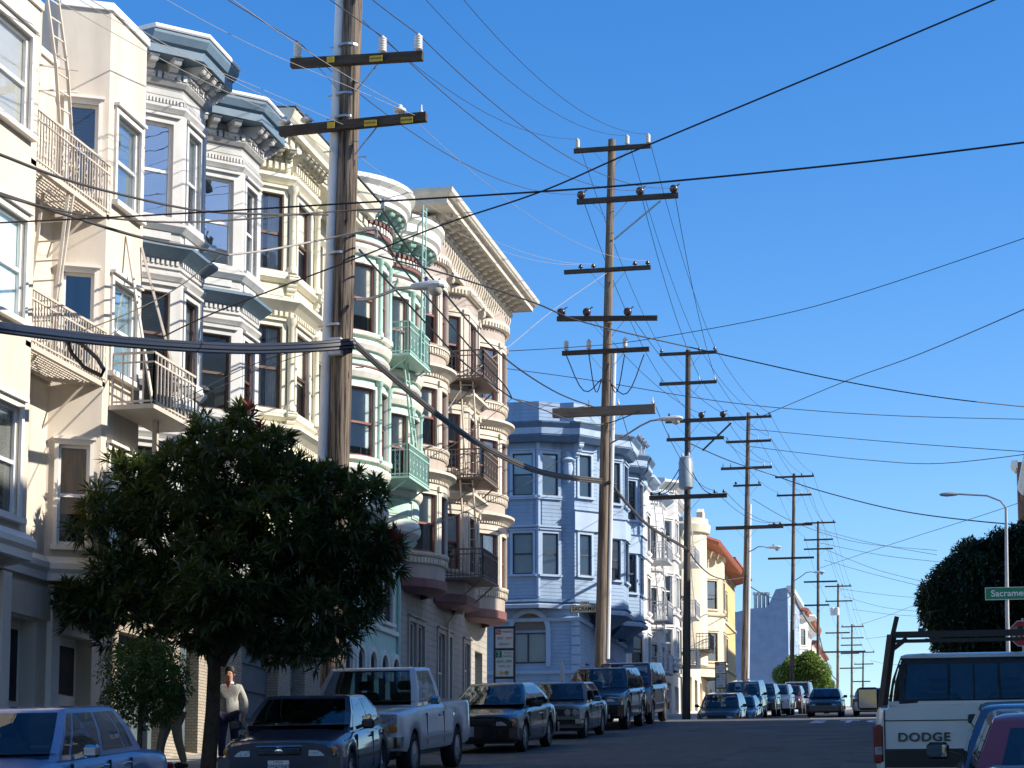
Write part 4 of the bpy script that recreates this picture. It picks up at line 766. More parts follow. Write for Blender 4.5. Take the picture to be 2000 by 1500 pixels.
# ------------------------------------------------------------------ 7 and 8 white and pale grey houses beyond
def simple_house(name, label, y0, y1, zt, bays, rows, m, trim, base=None, frame='frame', corn='whitet', balc=None, e=.8, back=-28, door=None, corn_h=.5, pane='pane'):
    r = thing(name, label, 'house', (FX, (y0 + y1) / 2, gz((y0 + y1) / 2))); pts = [(FX, y0)]
    for b in bays: pts += bayp(b[0], b[1], e)
    pts.append((FX, y1)); P = Path(pts); wl = []; g0 = gz(y0) - .6; lo = base or (gz(y0) + 3.6)
    for a, b in rows:
        for i in range(len(P.t)):
            L = P.c[i + 1] - P.c[i]
            if L < .8: continue
            w = min(.95, L * .62); m0 = (P.c[i] + P.c[i + 1]) / 2; wl.append((m0 - w / 2, m0 + w / 2, a, b))
    mb = MB(); wall(mb, P, lo, zt, [w[:4] for w in wl]); mb.build('wall', m, r); mb = MB(); cap(mb, P, lo); cap(mb, P, zt - .03, back); mb.build('roof', M['roof'], r)
    for k, w in enumerate(wl): window(r, P, *w, frame, trim, .09, pane, ('shade', 'blind', None, 'lace')[k % 4], .4 + .2 * (k % 3))
    mb = MB(); mb.quad((FX, y0, g0), (FX, y0, zt), (back, y0, zt), (back, y0, g0)); mb.quad((FX, y1, g0), (FX, y1, zt), (back, y1, zt), (back, y1, g0)); mb.quad((back, y0, g0), (back, y1, g0), (back, y1, zt), (back, y0, zt)); mb.build('side_wall', m, r)
    band(r, P, 0, P.L, [(-.02, zt - .3), (.1, zt - .3), (corn_h * .8, zt - .05), (corn_h, zt + .05), (corn_h, zt + .18), (-.02, zt + .22)], M[corn], 'cornice'); dentils(r, P, 0, P.L, zt - .42, zt - .3, -.01, .1, .16, .55, M[trim])
    for a, b in rows: band(r, P, 0, P.L, [(-.02, a - .42), (.1, a - .42), (.14, a - .3), (-.02, a - .26)], M[trim], 'belt_moulding')
    G = Path([(FX, y0), (FX, y1)]); n = max(2, int((y1 - y0) / 2.4)); go = []
    for k in range(n): a = (y1 - y0) * (k + .2) / n; go.append((a, a + (y1 - y0) / n * .55, gz(y0 + a) + .3, min(lo - .4, gz(y0 + a) + 2.9)))
    mb = MB(); wall(mb, G, g0, lo, go, .3); mb.build('ground_floor_wall', m, r)
    for k, o in enumerate(go): mb = MB(); sheet(mb, G, *o, -.28); mb.build('garage_door' if k % 2 else 'entrance_door', M['door'] if k % 2 == 0 else M[trim], r)
    for by in (balc or []):
        for a, b in rows:
            z = a - .15; mb = MB(); mb.box(FX + .3, FX + 1.55, by, by + 2.0, z - .07, z); o = mb.build('fire_escape_platform', M['ironw'], r); mb = MB(); railing(mb, [(FX + .6, by + .02), (FX + 1.52, by + .02), (FX + 1.52, by + 1.98), (FX + .6, by + 1.98)], z, z + .9, .16, .014); mb.build('railing', M['ironw'], o)
            ladder(r, (FX + 1.2, by + 1.2, z), (FX + 1.0, by + .6, z + 3.0), .4, M['ironw'], 8, (1, 0, 0))
    return r, P
simple_house('white_bay_house', 'bright white house with stepped bays and balconies beyond the blue house', 97.0, 108.0, 17.7, [(97.6, 101.0), (102.6, 106.2)], ((14.2, 16.0), (11.2, 12.9), (8.6, 10.0)), M['white'], 'whitet', 8.2, 'framed', 'bluet', [100.9])
r, _ = simple_house('grey_panel_house', 'tall pale grey house with plain walls and small iron balconies', 108.0, 117.6, 19.3, [(108.6, 111.8)], ((15.6, 17.3), (12.6, 14.3), (9.9, 11.4)), M['greyflat'], 'whitet', 9.2, 'frame', 'whitet', [112.6])
mb = MB()
for x, y in ((-14.9, 100.5), (-14.9, 101.4), (-14.9, 102.4)): mb.tube([(x, y, 17.6), (x, y, 20.1), (x + .12, y, 20.3), (x + .3, y, 20.1)], .13, 8)
mb.build('vent_pipe', M['galv'], r)
# ------------------------------------------------------------------ 9 ivory house with tiled roof, 10 ochre house
r, P = simple_house('ivory_tiled_house', 'ivory stucco house with red tiled roof edge and rounded turret', 118.4, 137.5, 18.2, [(127.5, 131.5)], ((14.6, 16.4), (11.3, 13.1)), M['iv'], 'iv', 10.3, 'framed', 'iv', e=1.3, corn_h=.2)
mb = MB(); mb.lathe([(1.3, 10.4), (1.3, 18.3), (1.5, 18.35), (1.55, 18.8), (1.4, 18.95), (1.4, 19.2), (.1, 19.4)], (FX - .1, 121.2, 0), 20); mb.build('turret', M['iv'], r, True)
mb = MB()
for k in range(34):
    y = 123.2 + k * .42
    mb.tube([(FX - 1.5, y, 19.4), (FX + .3, y, 18.62), (FX + 1.75, y, 18.05)], .19, 6)
stuff(mb.build('roof_tile_rows', M['tile'], r))
mb = MB(); mb.prism([(0, 18), (0, 20.4), (.5, 20.6), (.5, 21.2), (1.1, 21.5), (1.7, 21.2), (1.7, 20.6), (2.2, 20.4), (2.2, 18)], lambda a, b: (FX - .5, 130 + a, b), lambda a, b: (FX - .1, 130 + a, b)); mb.build('mission_gable', M['iv'], r)
mb = MB(); mb.box(FX + .2, FX + 1.5, 119.6, 121.9, 11.2, 11.27); o = mb.build('balcony', M['ironb'], r); mb = MB(); railing(mb, [(FX + .7, 119.62), (FX + 1.48, 119.62), (FX + 1.48, 121.88)], 11.27, 12.2, .16, .014); mb.build('railing', M['ironb'], o)
r, P = simple_house('ochre_house', 'ochre stucco house with red tiled eaves beside the ivory house', 137.5, 149.5, 19.0, [], ((15.6, 17.4), (12.4, 14.2)), M['gold'], 'iv', 11.4, 'framed', 'tile', corn_h=1.3)
# ------------------------------------------------------------------ 11 slate-blue side wall, 12 white tiled house behind
def b_shingle():
    Y = 196.0; r = thing('blue_gabled_house', 'house showing a blank slate blue shingled side wall with sloping parapet', 'house', (-18, Y, gz(Y)))
    outl = [(1440, 1195), (1462, 1189), (1499, 1186), (1515, 1151), (1538, 1147)]; q = [atY(x, y, Y) for x, y in outl]
    poly = [(v.x, v.z) for v in q]; poly = [(-27, gz(Y) - 2), (-27, poly[0][1])] + poly + [(poly[-1][0], gz(Y) - 2)]
    mb = MB(); mb.prism(poly, lambda a, b: (a, Y, b), lambda a, b: (a, Y + 16, b)); mb.build('side_wall', M['shingle'], r)
    for x in (1475, 1483, 1491, 1499):
        v = atY(x, 1160, Y + 1); mb = MB(); z0 = atY(x, 1190, Y).z - .5; mb.tube([(v.x, Y + 1, z0), (v.x, Y + 1, v.z)], .16, 8); mb.lathe([(.24, v.z - .1), (.24, v.z + .15)], (v.x, Y + 1, 0), 8); mb.build('chimney_flue', M['galv'], r)
    e = q[-1].x; Pq = Path([(e, Y), (e, Y + 16)]); 
    for z in (15.5, 18.5, 21.2):
        for u in (1.5, 5.5, 9.5, 13): mb = MB(); pbox(mb, Pq, u, u + 1.1, z, z + 1.7, -.01, .05); w = mb.build('window', M['whitet'], r); mb = MB(); pbox(mb, Pq, u + .1, u + 1.0, z + .1, z + 1.6, .0, .055); mb.build('pane', M['panes'], w)
    mb = MB(); mb.box(e - .1, e + .5, Y - .1, Y + 16, q[-1].z - .2, q[-1].z + .15); mb.build('cornice', M['whitet'], r)
b_shingle()
r, P = simple_house('white_tiled_house', 'small far white house with stepped eaves and red tiles near the crest', 213, 236, 23.6, [(216, 220)], ((20.6, 22.3), (17.5, 19.2)), M['white'], 'whitet', 16.8, 'framed', 'whitet', corn_h=.9)
mb = MB()
for k in range(26): y = 213.3 + k * .87; mb.tube([(FX - 2, y, 25.0), (FX + 1.2, y, 23.8)], .35, 5)
stuff(mb.build('roof_tile_rows', M['tile'], r))
simple_house('far_pink_house', 'far pale house with flat roof just before the crest', 238, 262, 23.0, [], ((20.5, 21.9),), M['iv'], 'whitet', 19.5, 'framed', 'tile', corn_h=.6)
# houses on the other side of the street (they shade it; only one shows at the right edge)
def right_house(label, y0, y1, zt, m, x0=6.3, rows=5, depth=14, nm='apartment_block'):
    r = thing(nm, label, 'house', (x0, (y0 + y1) / 2, gz((y0 + y1) / 2))); P = Path([(x0, y1), (x0, y0)]); P2 = Path([(x0, y0), (x0 + depth, y0)]); g0 = gz(y0) - .5; wl = []; P3 = Path([(x0, y0), (x0, y0)]) if 0 else None
    n = max(2, int((y1 - y0) / 3.2)); h = (zt - gz(y1) - .8) / rows
    for q in range(rows):
        for k in range(n): u = (y1 - y0) * (k + .3) / n; wl.append((u, u + 1.2, gz(y1) + .9 + q * h, gz(y1) + .9 + q * h + 1.6))
    mb = MB(); wall(mb, P, g0, zt, wl); mb.build('wall', m, r)
    for w in wl:
        mb = MB(); sheet(mb, P, w[0], w[1], w[2], w[3], -.12); f = mb.build('window', M['frame'], r, fix=False); mb = MB(); sheet(mb, P, w[0] + .08, w[1] - .08, w[2] + .08, w[3] - .08, -.1); mb.build('pane', M['panes'], f, fix=False)
    mb = MB(); x1 = x0 + depth; mb.quad((x0, y0, g0), (x1, y0, g0), (x1, y0, zt), (x0, y0, zt)); mb.quad((x0, y1, g0), (x1, y1, g0), (x1, y1, zt), (x0, y1, zt)); mb.quad((x1, y0, g0), (x1, y1, g0), (x1, y1, zt), (x1, y0, zt)); mb.quad((x0, y0, zt), (x1, y0, zt), (x1, y1, zt), (x0, y1, zt)); mb.build('side_wall', m, r)
    band(r, P, 0, P.L, [(-.02, zt - .5), (.15, zt - .5), (.5, zt - .1), (.55, zt + .15), (-.02, zt + .2)], M['whitet'], 'cornice')
HT = 19.2
for k, (a, b, dh, m) in enumerate(((-14, 4, 0, 'cream'), (4, 20, .5, 'grey'), (20, 33, -.3, 'yel'), (33, 35.6, .2, 'white'), (35.6, 41.4, -5.2, 'brickt'), (41.4, 46, .2, 'iv'), (46, 57, .6, 'taupes'), (57, 64.6, 1.2, 'white'))):  # roof heights shaped for the shadow; low block lets sun onto the left pavement
    right_house(['cream', 'grey', 'yellow', 'white', 'unseen low brick', 'narrow ivory', 'taupe', 'corner white'][k] + ' apartment block on the near right side of the street', a, b, gz(b) + HT - 1.5 + dh, M[m])
right_house('white apartment block past the crossing on the right', 80.5, 101, gz(95) + 17.5, M['white']); right_house('taupe apartment block past the crossing on the right', 101, 117, gz(110) + 17, M['taupes'])
right_house('grey apartment block farther up on the right', 131, 160, gz(145) + 18, M['grey']); right_house('brown tall apartment block at the right edge of the view', 185, 188, 33.6, mat('brown_brick', (.16, .085, .06), .85, .2, 3), rows=6, x0=6.75)
# ------------------------------------------------------------------ utility poles, crossarms, insulators
PXL = -11.5
def insul_mesh(kind):
    mb = MB()
    if kind == 'tall':
        pr = [(.03, 0), (.045, .04)]
        for k in range(6): z = .05 + k * .05; pr += [(.085, z), (.085, z + .018), (.05, z + .03)]
        pr += [(.04, .36), (.02, .38)]; mb.lathe(pr, (0, 0, 0), 10); return mb.mesh('insulator', M['porc'], 2)
    if kind == 'bell': mb.lathe([(.02, -.06), (.02, .05), (.1, .06), (.13, .09), (.11, .13), (.05, .16), (.05, .2), (.02, .22)], (0, 0, 0), 12); return mb.mesh('insulator', M['porc'], 2)
    if kind == 'dark': mb.lathe([(.02, -.05), (.02, .04), (.07, .05), (.09, .08), (.05, .12), (.06, .15), (.03, .18)], (0, 0, 0), 10); return mb.mesh('insulator', M['porcb'], 2)
    if kind == 'disc': mb.lathe([(.05, -.12), (.13, -.09), (.15, 0), (.13, .09), (.05, .12)], (0, 0, .15), 12, 'Y'); mb.bar((0, 0, 0), (0, 0, .1), .05); mb.tube([(.05, 0, .18), (.18, 0, .32), (.22, 0, .3)], .02, 5); return mb.mesh('insulator', M['porcb'], 2)
    if kind == 'pin': mb.lathe([(.02, 0), (.03, .04), (.045, .06), (.045, .12), (.02, .15), (.015, .26)], (0, 0, 0), 8); return mb.mesh('insulator', M['porc'], 2)
INS = {k: insul_mesh(k) for k in ('tall', 'bell', 'dark', 'disc', 'pin')}
ATT = {}      # wire attachment points
def pole(idx, label, bx, by, tx, ty, r0, r1, m, arms, X=PXL, Y=None, m_arm='arm', base=None):
    """(bx,by) foot and (tx,ty) tip as seen in the photograph; arms: (py, pxl, pxr, ins kind, [px of insulators], thickness)"""
    if Y is None: Y = atX(bx, by, X).y
    foot = Vector((X, Y, gz(Y) + .1)); tip = atY(tx, ty, Y)
    root = thing('utility_pole', label, 'utility pole', foot, 'wooden utility poles along the left kerb')
    mb = MB(); n = 14; mb.tube([foot.lerp(tip, k / 10) for k in range(11)], [r0 + (r1 - r0) * k / 10 for k in range(11)], n); mb.build('shaft', M[m], root, True)
    bat = 0
    for ai, a in enumerate(arms):
        py, xl, xr, kind, ins, th = a[:6]; Ya = Y - r0 - th / 2 + (2 * r0 + th if len(a) > 6 and a[6] == 'b' else 0) * 0
        pl = atY(xl, py, Ya); pr = atY(xr, py, Ya); ce = foot.lerp(tip, min(1, max(0, (pl.z - foot.z) / (tip.z - foot.z))))
        Ya = ce.y - (r0 * .8) - th / 2; pl = atY(xl, py, Ya); pr = atY(xr, py, Ya); z = (pl.z + pr.z) / 2; pl.z = pr.z = z
        if len(a) > 7: pl.z += a[7]; pr.z -= a[7]
        mb = MB(); mb.bar(pl, pr, th, th * 1.15); am = mb.build('crossarm', M[m_arm if th < .2 else 'armg'], root)
        # flat braces back to the pole
        if a[6] if len(a) > 6 else True:
            for s in (-1, 1):
                e = ce + Vector((s * .62, -(r0 * .8), 0)); e.y = Ya + .02
                if pl.x + .1 < e.x < pr.x - .1:
                    b = MB(); b.bar((e.x, e.y + th / 2 + .01, z - th * .3), (ce.x + s * r0 * .7, ce.y - r0 * .85, z - .62), .045, .015); b.build('brace', M['galv'], am)
        for k, px in enumerate(ins):
            q = atY(px, py, Ya); o = link('insulator', INS[kind], am); lz = pl.z + (pr.z - pl.z) * (q.x - pl.x) / max(.01, pr.x - pl.x)
            o.location = Vector((q.x, Ya, lz + th * .57)) - root.location - am.location; ATT[(idx, ai, k)] = Vector((q.x, Ya, lz + th * .57 + {'tall': .36, 'bell': .2, 'dark': .17, 'disc': .2, 'pin': .2}[kind]))
    return root, foot, tip
# pole 1: the big one in front of the yellow house
p1, f1, t1 = pole(1, 'nearest thick weathered pole with white conduit, in front of yellow house', 645, 1320, 694, -160, .22, .19, 'pole',
    [(117, 569, 826, 'tall', [581, 747, 817], .15, True, .03), (243, 547, 833, 'bell', [556, 599, 781], .15, True, -.04), (-60, 560, 830, 'tall', [575, 740, 815], .15, True)])
o = link('insulator', INS['pin'], p1); q = atY(823, 230, f1.y - .25); o.location = q - p1.location
mb = MB(); a = f1 + Vector((-.3, -.02, 2)); b = t1 + Vector((-.26, -.02, -.9)); mb.tube([a.lerp(b, k / 6) for k in range(7)], .105, 12); mb.build('conduit', M['cond'], p1, True)
mb = MB()
for py in (95, 190, 235, 640, 672, 500, 905): v = atY(684 - 40 * py / 930, py, f1.y); mb.lathe([(.235, v.z), (.235, v.z + .045)], (v.x + .02, v.y, 0), 14); mb.bar((v.x - .35, v.y - .06, v.z + .02), (v.x, v.y - .14, v.z + .02), .03)
mb.build('strap', M['galv'], p1)
for px, py, w in ((645, 116, 15), (734, 114, 26), (646, 244, 15), (723, 240, 25), (794, 234, 24)):
    c = atY(px, py, f1.y - .42); mb = MB(); s = w / 101 / 2; mb.box(c.x - s, c.x + s, c.y, c.y + .012, c.z - .06, c.z + .06); o = mb.build('warning_plate', M['plate'], p1)
    if w > 20: text('lettering', 'HIGH VOLTAGE', .045, M['ink'], face_cam((c.x, c.y - .003, c.z)), o, sx=.7)
mb = MB()
for px, py in ((708, 310), (706, 500), (640, 300), (702, 720)): v = atY(px, py, f1.y); mb.bar((v.x - .05, v.y - .1, v.z), (v.x + .12, v.y - .1, v.z), .02)
mb.build('step_bolt', M['galv'], p1)
# street lamp on pole 1
def cobra(root, a, mid, head, L=.62, m='lamp'):
    mb = MB(); mb.tube([a, a.lerp(mid, .5) + Vector((0, 0, -.03)), mid, mid.lerp(head, .6) + Vector((0, 0, .05)), head], .032, 8); arm = mb.build('lamp_arm', M['galv'], root, True)
    mb = MB(); n = 10; d = Vector((1, 0, 0)) if head.x > a.x else Vector((-1, 0, 0)); rings = [(0, .05, .05), (.08, .08, .07), (.3, .12, .085), (.5, .16, .1), (.62, .15, .09), (.7, .07, .05)]; base = len(mb.v)
    for t, w, h in rings:
        for j in range(n): an = 2 * math.pi * j / n; mb.v.append(tuple(head + d * (t * L / .7) + Vector((0, w * math.cos(an), h * math.sin(an) + .02))))
    for k in range(len(rings) - 1):
        for j in range(n): p = base + k * n + j; q = base + k * n + (j + 1) % n; mb.f.append((p, q, q + n, p + n))
    mb.f.append(tuple(base + j for j in range(n))); mb.f.append(tuple(base + (len(rings) - 1) * n + j for j in range(n)))
    h = mb.build('lamp_head', M[m], root, True); c = head + d * (L * .72)
    mb = MB(); mb.lathe([(.145, -.04), (.14, -.1), (.1, -.16), (.03, -.19)], c, 12); mb.build('lens', M['lens'], h, True)
    mb = MB(); mb.lathe([(.035, .1), (.035, .19), (.02, .2)], head + d * (L * .45), 8); mb.build('photocell', M['bluec'], h)
cobra(p1, atY(697, 585, f1.y - .15), atY(740, 578, f1.y - .35), atY(803, 562, f1.y - .5), .66)
mb = MB(); v = atY(700, 412, f1.y - .2); e = atY(748, 412, f1.y - .3); mb.bar(v, e, .05); mb.bar(e, e + Vector((0, 0, .25)), .05); v = atY(700, 447, f1.y - .2); e = atY(735, 445, f1.y - .3); mb.bar(v, e, .05); mb.bar(e, e + Vector((0, 0, -.2)), .05); mb.build('wire_bracket', M['galv'], p1)
mb = MB(); v = atY(655, 678, f1.y - .3); mb.box(v.x - .12, v.x + .12, v.y - .06, v.y + .1, v.z - .15, v.z + .18); mb.build('splice_box', M['cond'], p1)
# pole 2 at the near corner
p2, f2, t2 = pole(2, 'tall pale pole with six crossarms at the crossing, carrying the street name', 1170, 1310, 1195, 273, .21, .13, 'polel',
    [(290, 1121, 1271, 'tall', [1128, 1225, 1266], .13), (388, 1127, 1325, 'disc', [1135, 1250, 1316], .15), (527, 1102, 1271, 'dark', [1134, 1159, 1240, 1265], .12), (622, 1088, 1284, 'disc', [1096, 1146, 1226], .14, True, .08), (686, 1098, 1268, 'tall', [1106, 1150, 1221], .13), (803, 1080, 1280, 'pin', [1150, 1208, 1275], .26)])
mb = MB(); a = f2 + Vector((.3, 0, 2)); b = atY(1200, 690, f2.y); mb.tube([a, a.lerp(b, .5), b], .07, 8); mb.build('conduit', M['cond'], p2, True)
for x0, y0, x1, y1 in ((1105, 692, 1175, 740), (1150, 692, 1175, 742), (1220, 692, 1190, 742), (1258, 692, 1192, 748)):
    a = atY(x0, y0, f2.y - .3); b = atY(x1, y1, f2.y - .25); mb = MB(); mb.tube([a.lerp(b, k / 8) + Vector((0, 0, -.85 * math.sin(math.pi * k / 8) ** 1.2)) for k in range(9)], .02, 5); mb.build('jumper_cable', M['cable'], p2, True)
mb = MB(); mb.bar(atY(1199, 468, f2.y - .1), atY(1290, 392, f2.y - .3), .05, .05); mb.build('brace', M['galv'], p2)
cobra(p2, atY(1192, 866, f2.y - .2), atY(1250, 832, f2.y - .4), atY(1285, 820, f2.y - .5), .85)
# pole 3: dark, with transformer
p3, f3, t3 = pole(3, 'dark tarred pole carrying the grey transformer on the far corner', 1340, 1405, 1344, 684, .2, .12, 'poled',
    [(690, 1288, 1400, 'dark', [1292, 1366, 1396], .12), (748, 1288, 1400, 'pin', [1292, 1366, 1396], .12), (820, 1300, 1458, 'disc', [1370, 1412], .14), (857, 1302, 1414, 'pin', [1306], .12), (970, 1268, 1420, 'dark', [1272, 1288, 1396, 1414], .16)])
c = atY(1340, 955, f3.y - .45); mb = MB(); mb.lathe([(.26, 0), (.33, .06), (.33, 1.25), (.3, 1.3), (.3, 1.42), (.22, 1.48)], c, 18); tr = mb.build('transformer', M['trafo'], p3, True)
mb = MB(); [mb.lathe([(.04, 1.45), (.06, 1.55), (.03, 1.68)], c + Vector((dx, 0, 0)), 8) for dx in (-.15, .15)]; mb.build('bushing', M['porc'], tr)
mb = MB()
for x0, x1, y1 in ((-.25, 1272, 966), (-.1, 1288, 966), (.2, 1396, 966)): e = atY(x1, y1, f3.y - .3); s = c + Vector((x0, -.1, 1.0)); mb.tube([s.lerp(e, k / 8) + Vector((0, 0, -.35 * math.sin(math.pi * k / 8))) for k in range(9)], .022, 5)
mb.build('jumper_cable', M['cable'], p3, True)
mb = MB(); mb.bar(atY(1372, 880, f3.y - .15), atY(1428, 826, f3.y - .3), .09, .06); mb.build('brace', M['arm'], p3)
p4, f4, t4 = pole(4, 'pole with pale conduit beside the ivory house', 1452, 1350, 1462, 806, .2, .12, 'pole',
    [(815, 1418, 1507, 'dark', [1480, 1503], .12), (862, 1418, 1506, 'pin', [1420, 1480, 1503], .12), (914, 1408, 1508, 'pin', [1412, 1427, 1492, 1506], .13), (948, 1432, 1487, 'dark', [1437, 1483], .1), (1030, 1398, 1530, 'dark', [1512, 1524], .17)])
mb = MB(); a = f4 + Vector((.26, 0, 2)); b = atY(1465, 985, f4.y); mb.tube([a, b], .09, 8); mb.build('conduit', M['cond'], p4, True)
cobra(p4, atY(1462, 1078, f4.y - .2), atY(1480, 1068, f4.y - .3), atY(1498, 1070, f4.y - .4), .8)
p5, f5, t5 = pole(5, 'brown pole in front of the shingled side wall', 1545, 1340, 1551, 925, .19, .12, 'pole', [(931, 1514, 1590, 'dark', [1566, 1588], .12), (967, 1517, 1585, 'pin', [1519, 1564, 1583], .12), (1025, 1500, 1587, 'pin', [1570], .15), (1090, 1500, 1590, 'dark', [], .13)])
cobra(p5, atY(1550, 1135, f5.y - .2), atY(1575, 1118, f5.y - .3), atY(1590, 1118, f5.y - .4), .8)
p6, f6, t6 = pole(6, 'slim far pole with five short crossarms right of the shingled wall', 1597, 1350, 1598, 1018, .17, .11, 'pole', [(1021, 1570, 1632, 'dark', [1606, 1628], .12), (1054, 1570, 1627, 'pin', [1572, 1610, 1625], .12), (1072, 1570, 1627, 'pin', [], .12), (1136, 1570, 1635, 'dark', [], .13), (1182, 1570, 1620, 'dark', [], .13)])
p7, f7, t7 = pole(7, 'far pole with pale transformers near its top', 1635, 1350, 1637, 1140, .17, .11, 'pole', [(1145, 1611, 1663, 'dark', [1645, 1660], .12), (1174, 1612, 1665, 'pin', [1614, 1650, 1662], .12), (1236, 1612, 1660, 'pin', [1614, 1655], .12), (1273, 1605, 1690, 'dark', [], .16)])
for dx in (-.5, 0): c = atY(1637, 1202, f7.y - .4) + Vector((dx - .1, 0, 0)); mb = MB(); mb.lathe([(.2, 0), (.24, .05), (.24, .8), (.15, .88)], c, 10); mb.build('transformer', M['lamp'], p7, True)
p8, f8, t8 = pole(8, 'second farthest pole near the crest, with a lamp', 1663, 1360, 1664, 1219, .16, .1, 'pole', [(1224, 1643, 1687, 'dark', [1645, 1668, 1685], .12), (1246, 1643, 1687, 'pin', [1645, 1670, 1684], .12), (1260, 1642, 1684, 'pin', [], .12), (1276, 1642, 1678, 'pin', [], .14), (1305, 1640, 1684, 'dark', [], .13)])
p9, f9, t9 = pole(9, 'farthest pole at the crest', 1685, 1375, 1686, 1271, .16, .1, 'pole', [(1274, 1666, 1708, 'dark', [1668, 1690, 1706], .12), (1297, 1668, 1706, 'pin', [1670, 1704], .12), (1331, 1664, 1700, 'dark', [], .13)])
# ------------------------------------------------------------------ wires
def wire(label, a, b, sag, r=.012, m='cable', n=18, name='overhead_wire', side=5, wob=0):
    a = Vector(a); b = Vector(b); mb = MB()
    mb.tube([a.lerp(b, k / n) + Vector((0, 0, -sag * 4 * (k / n) * (1 - k / n) + (wob * math.sin(k * 2.1) if wob else 0))) for k in range(n + 1)], r, side)
    o = mb.build(name, M[m], None, True); return tag(o, label, 'wire', 'overhead wires')
side3 = ('left', 'middle', 'right')
BK = Vector((0, -34, -3.6))
for k in range(3):
    wire(f'{side3[k]} wire running from the upper crossarm of the nearest pole to the second pole', ATT[(1, 0, k)], ATT[(2, 1, k)], .9, .011, 'cableg')
    wire(f'{side3[k]} wire passing overhead to the upper crossarm of the nearest pole', ATT[(1, 0, k)] + BK, ATT[(1, 0, k)], .9, .011, 'cableg')
    wire(f'{side3[k]} thin wire high above reaching the top arm of the second pole', ATT[(1, 2, k)], ATT[(2, 0, k)], 1.0, .008, 'cable')
    wire(f'{side3[k]} wire from the top of the second pole to the third', ATT[(2, 0, k)], ATT[(3, 0, k)], .6, .010)
    wire(f'{side3[k]} wire from the second arm of the second pole to the third pole', ATT[(2, 1, k)], ATT[(3, 1, k)], .6, .012)
    wire(f'{side3[k]} thin wire from the lower arm of the nearest pole to the second pole', ATT[(1, 1, k)], ATT[(2, 2, (0, 1, 3)[k])], .8, .006, 'cablew')
    wire(f'{side3[k]} thin pale wire from overhead to the lower arm of the nearest pole', ATT[(1, 1, k)] + BK, ATT[(1, 1, k)], 1.0, .006, 'cablew')
    wire(f'{side3[k]} wire between the third pole and the pole with pale conduit, second arms', ATT[(3, 1, k)], ATT[(4, 1, k)], .5, .011)
    wire(f'{side3[k]} wire from the pole with pale conduit to the brown pole, second arms', ATT[(4, 1, k)], ATT[(5, 1, k)], .6, .011)
    wire(f'{side3[k]} wire from the brown pole to the slim far pole', ATT[(5, 1, k)], ATT[(6, 1, k)], .6, .011)
    wire(f'{side3[k]} wire from the slim far pole to the far pole with transformers', ATT[(6, 1, k)], ATT[(7, 1, k)], .6, .011)
    wire(f'{side3[k]} wire between the far pole with transformers and its neighbour', ATT[(7, 1, k)], ATT[(8, 1, k)], .5, .011)
for k in range(2):
    nm = ('left', 'right')[k]
    wire(f'{nm} top wire from the third pole to the pole with pale conduit', ATT[(3, 0, k + 1)], ATT[(4, 0, k)], .5, .011); wire(f'{nm} top wire from the pole with pale conduit to the brown pole', ATT[(4, 0, k)], ATT[(5, 0, k)], .6, .011)
    wire(f'{nm} top wire from the brown pole to the slim far pole', ATT[(5, 0, k)], ATT[(6, 0, k)], .6, .011); wire(f'{nm} top wire from the slim far pole onwards', ATT[(6, 0, k)], ATT[(7, 0, k)], .6, .011)
    wire(f'{nm} top wire between the two farthest transformer poles', ATT[(7, 0, k)], ATT[(8, 0, k + 1)], .5, .011); wire(f'{nm} top wire to the farthest pole at the crest', ATT[(8, 0, k + 1)], ATT[(9, 0, k + 1)], .4, .011)
    wire(f'{nm} wire from the disc insulators of the second pole to the third pole', ATT[(2, 3, k + 1)], ATT[(3, 2, k)], .5, .011); wire(f'{nm} slack wire from the second pole to the lower arm of the third', ATT[(2, 5, k + 1)], ATT[(3, 4, k + 1)], .8, .012)
    wire(f'{nm} wire from the lower arm of the third pole to the pole with pale conduit', ATT[(3, 4, k + 2)], ATT[(4, 4, k)], .5, .012); wire(f'{nm} wire from the third pole middle arm to the pole with pale conduit', ATT[(3, 2, k)], ATT[(4, 2, k + 2)], .5, .011)
def pw(label, pts, Ys, r=.012, m='cable', name='overhead_wire', n=6):
    """wire through points measured in the photograph, hung at the distances Ys"""
    V = [atY(x, y, Y) for (x, y), Y in zip(pts, Ys)]
    # smooth Catmull-Rom through the points
    P = []
    for i in range(len(V) - 1):
        a = V[max(i - 1, 0)]; b = V[i]; c = V[i + 1]; d = V[min(i + 2, len(V) - 1)]
        for k in range(n): t = k / n; P.append(.5 * ((2 * b) + (c - a) * t + (2 * a - 5 * b + 4 * c - d) * t * t + (3 * b - a - 3 * c + d) * t ** 3))
    P.append(V[-1]); mb = MB(); mb.tube(P, r, 6); return tag(mb.build(name, M[m], None, True), label, 'wire', 'overhead wires')
Y1, Y2, Y3, Y4, Y5 = f1.y, f2.y, f3.y, f4.y, f5.y
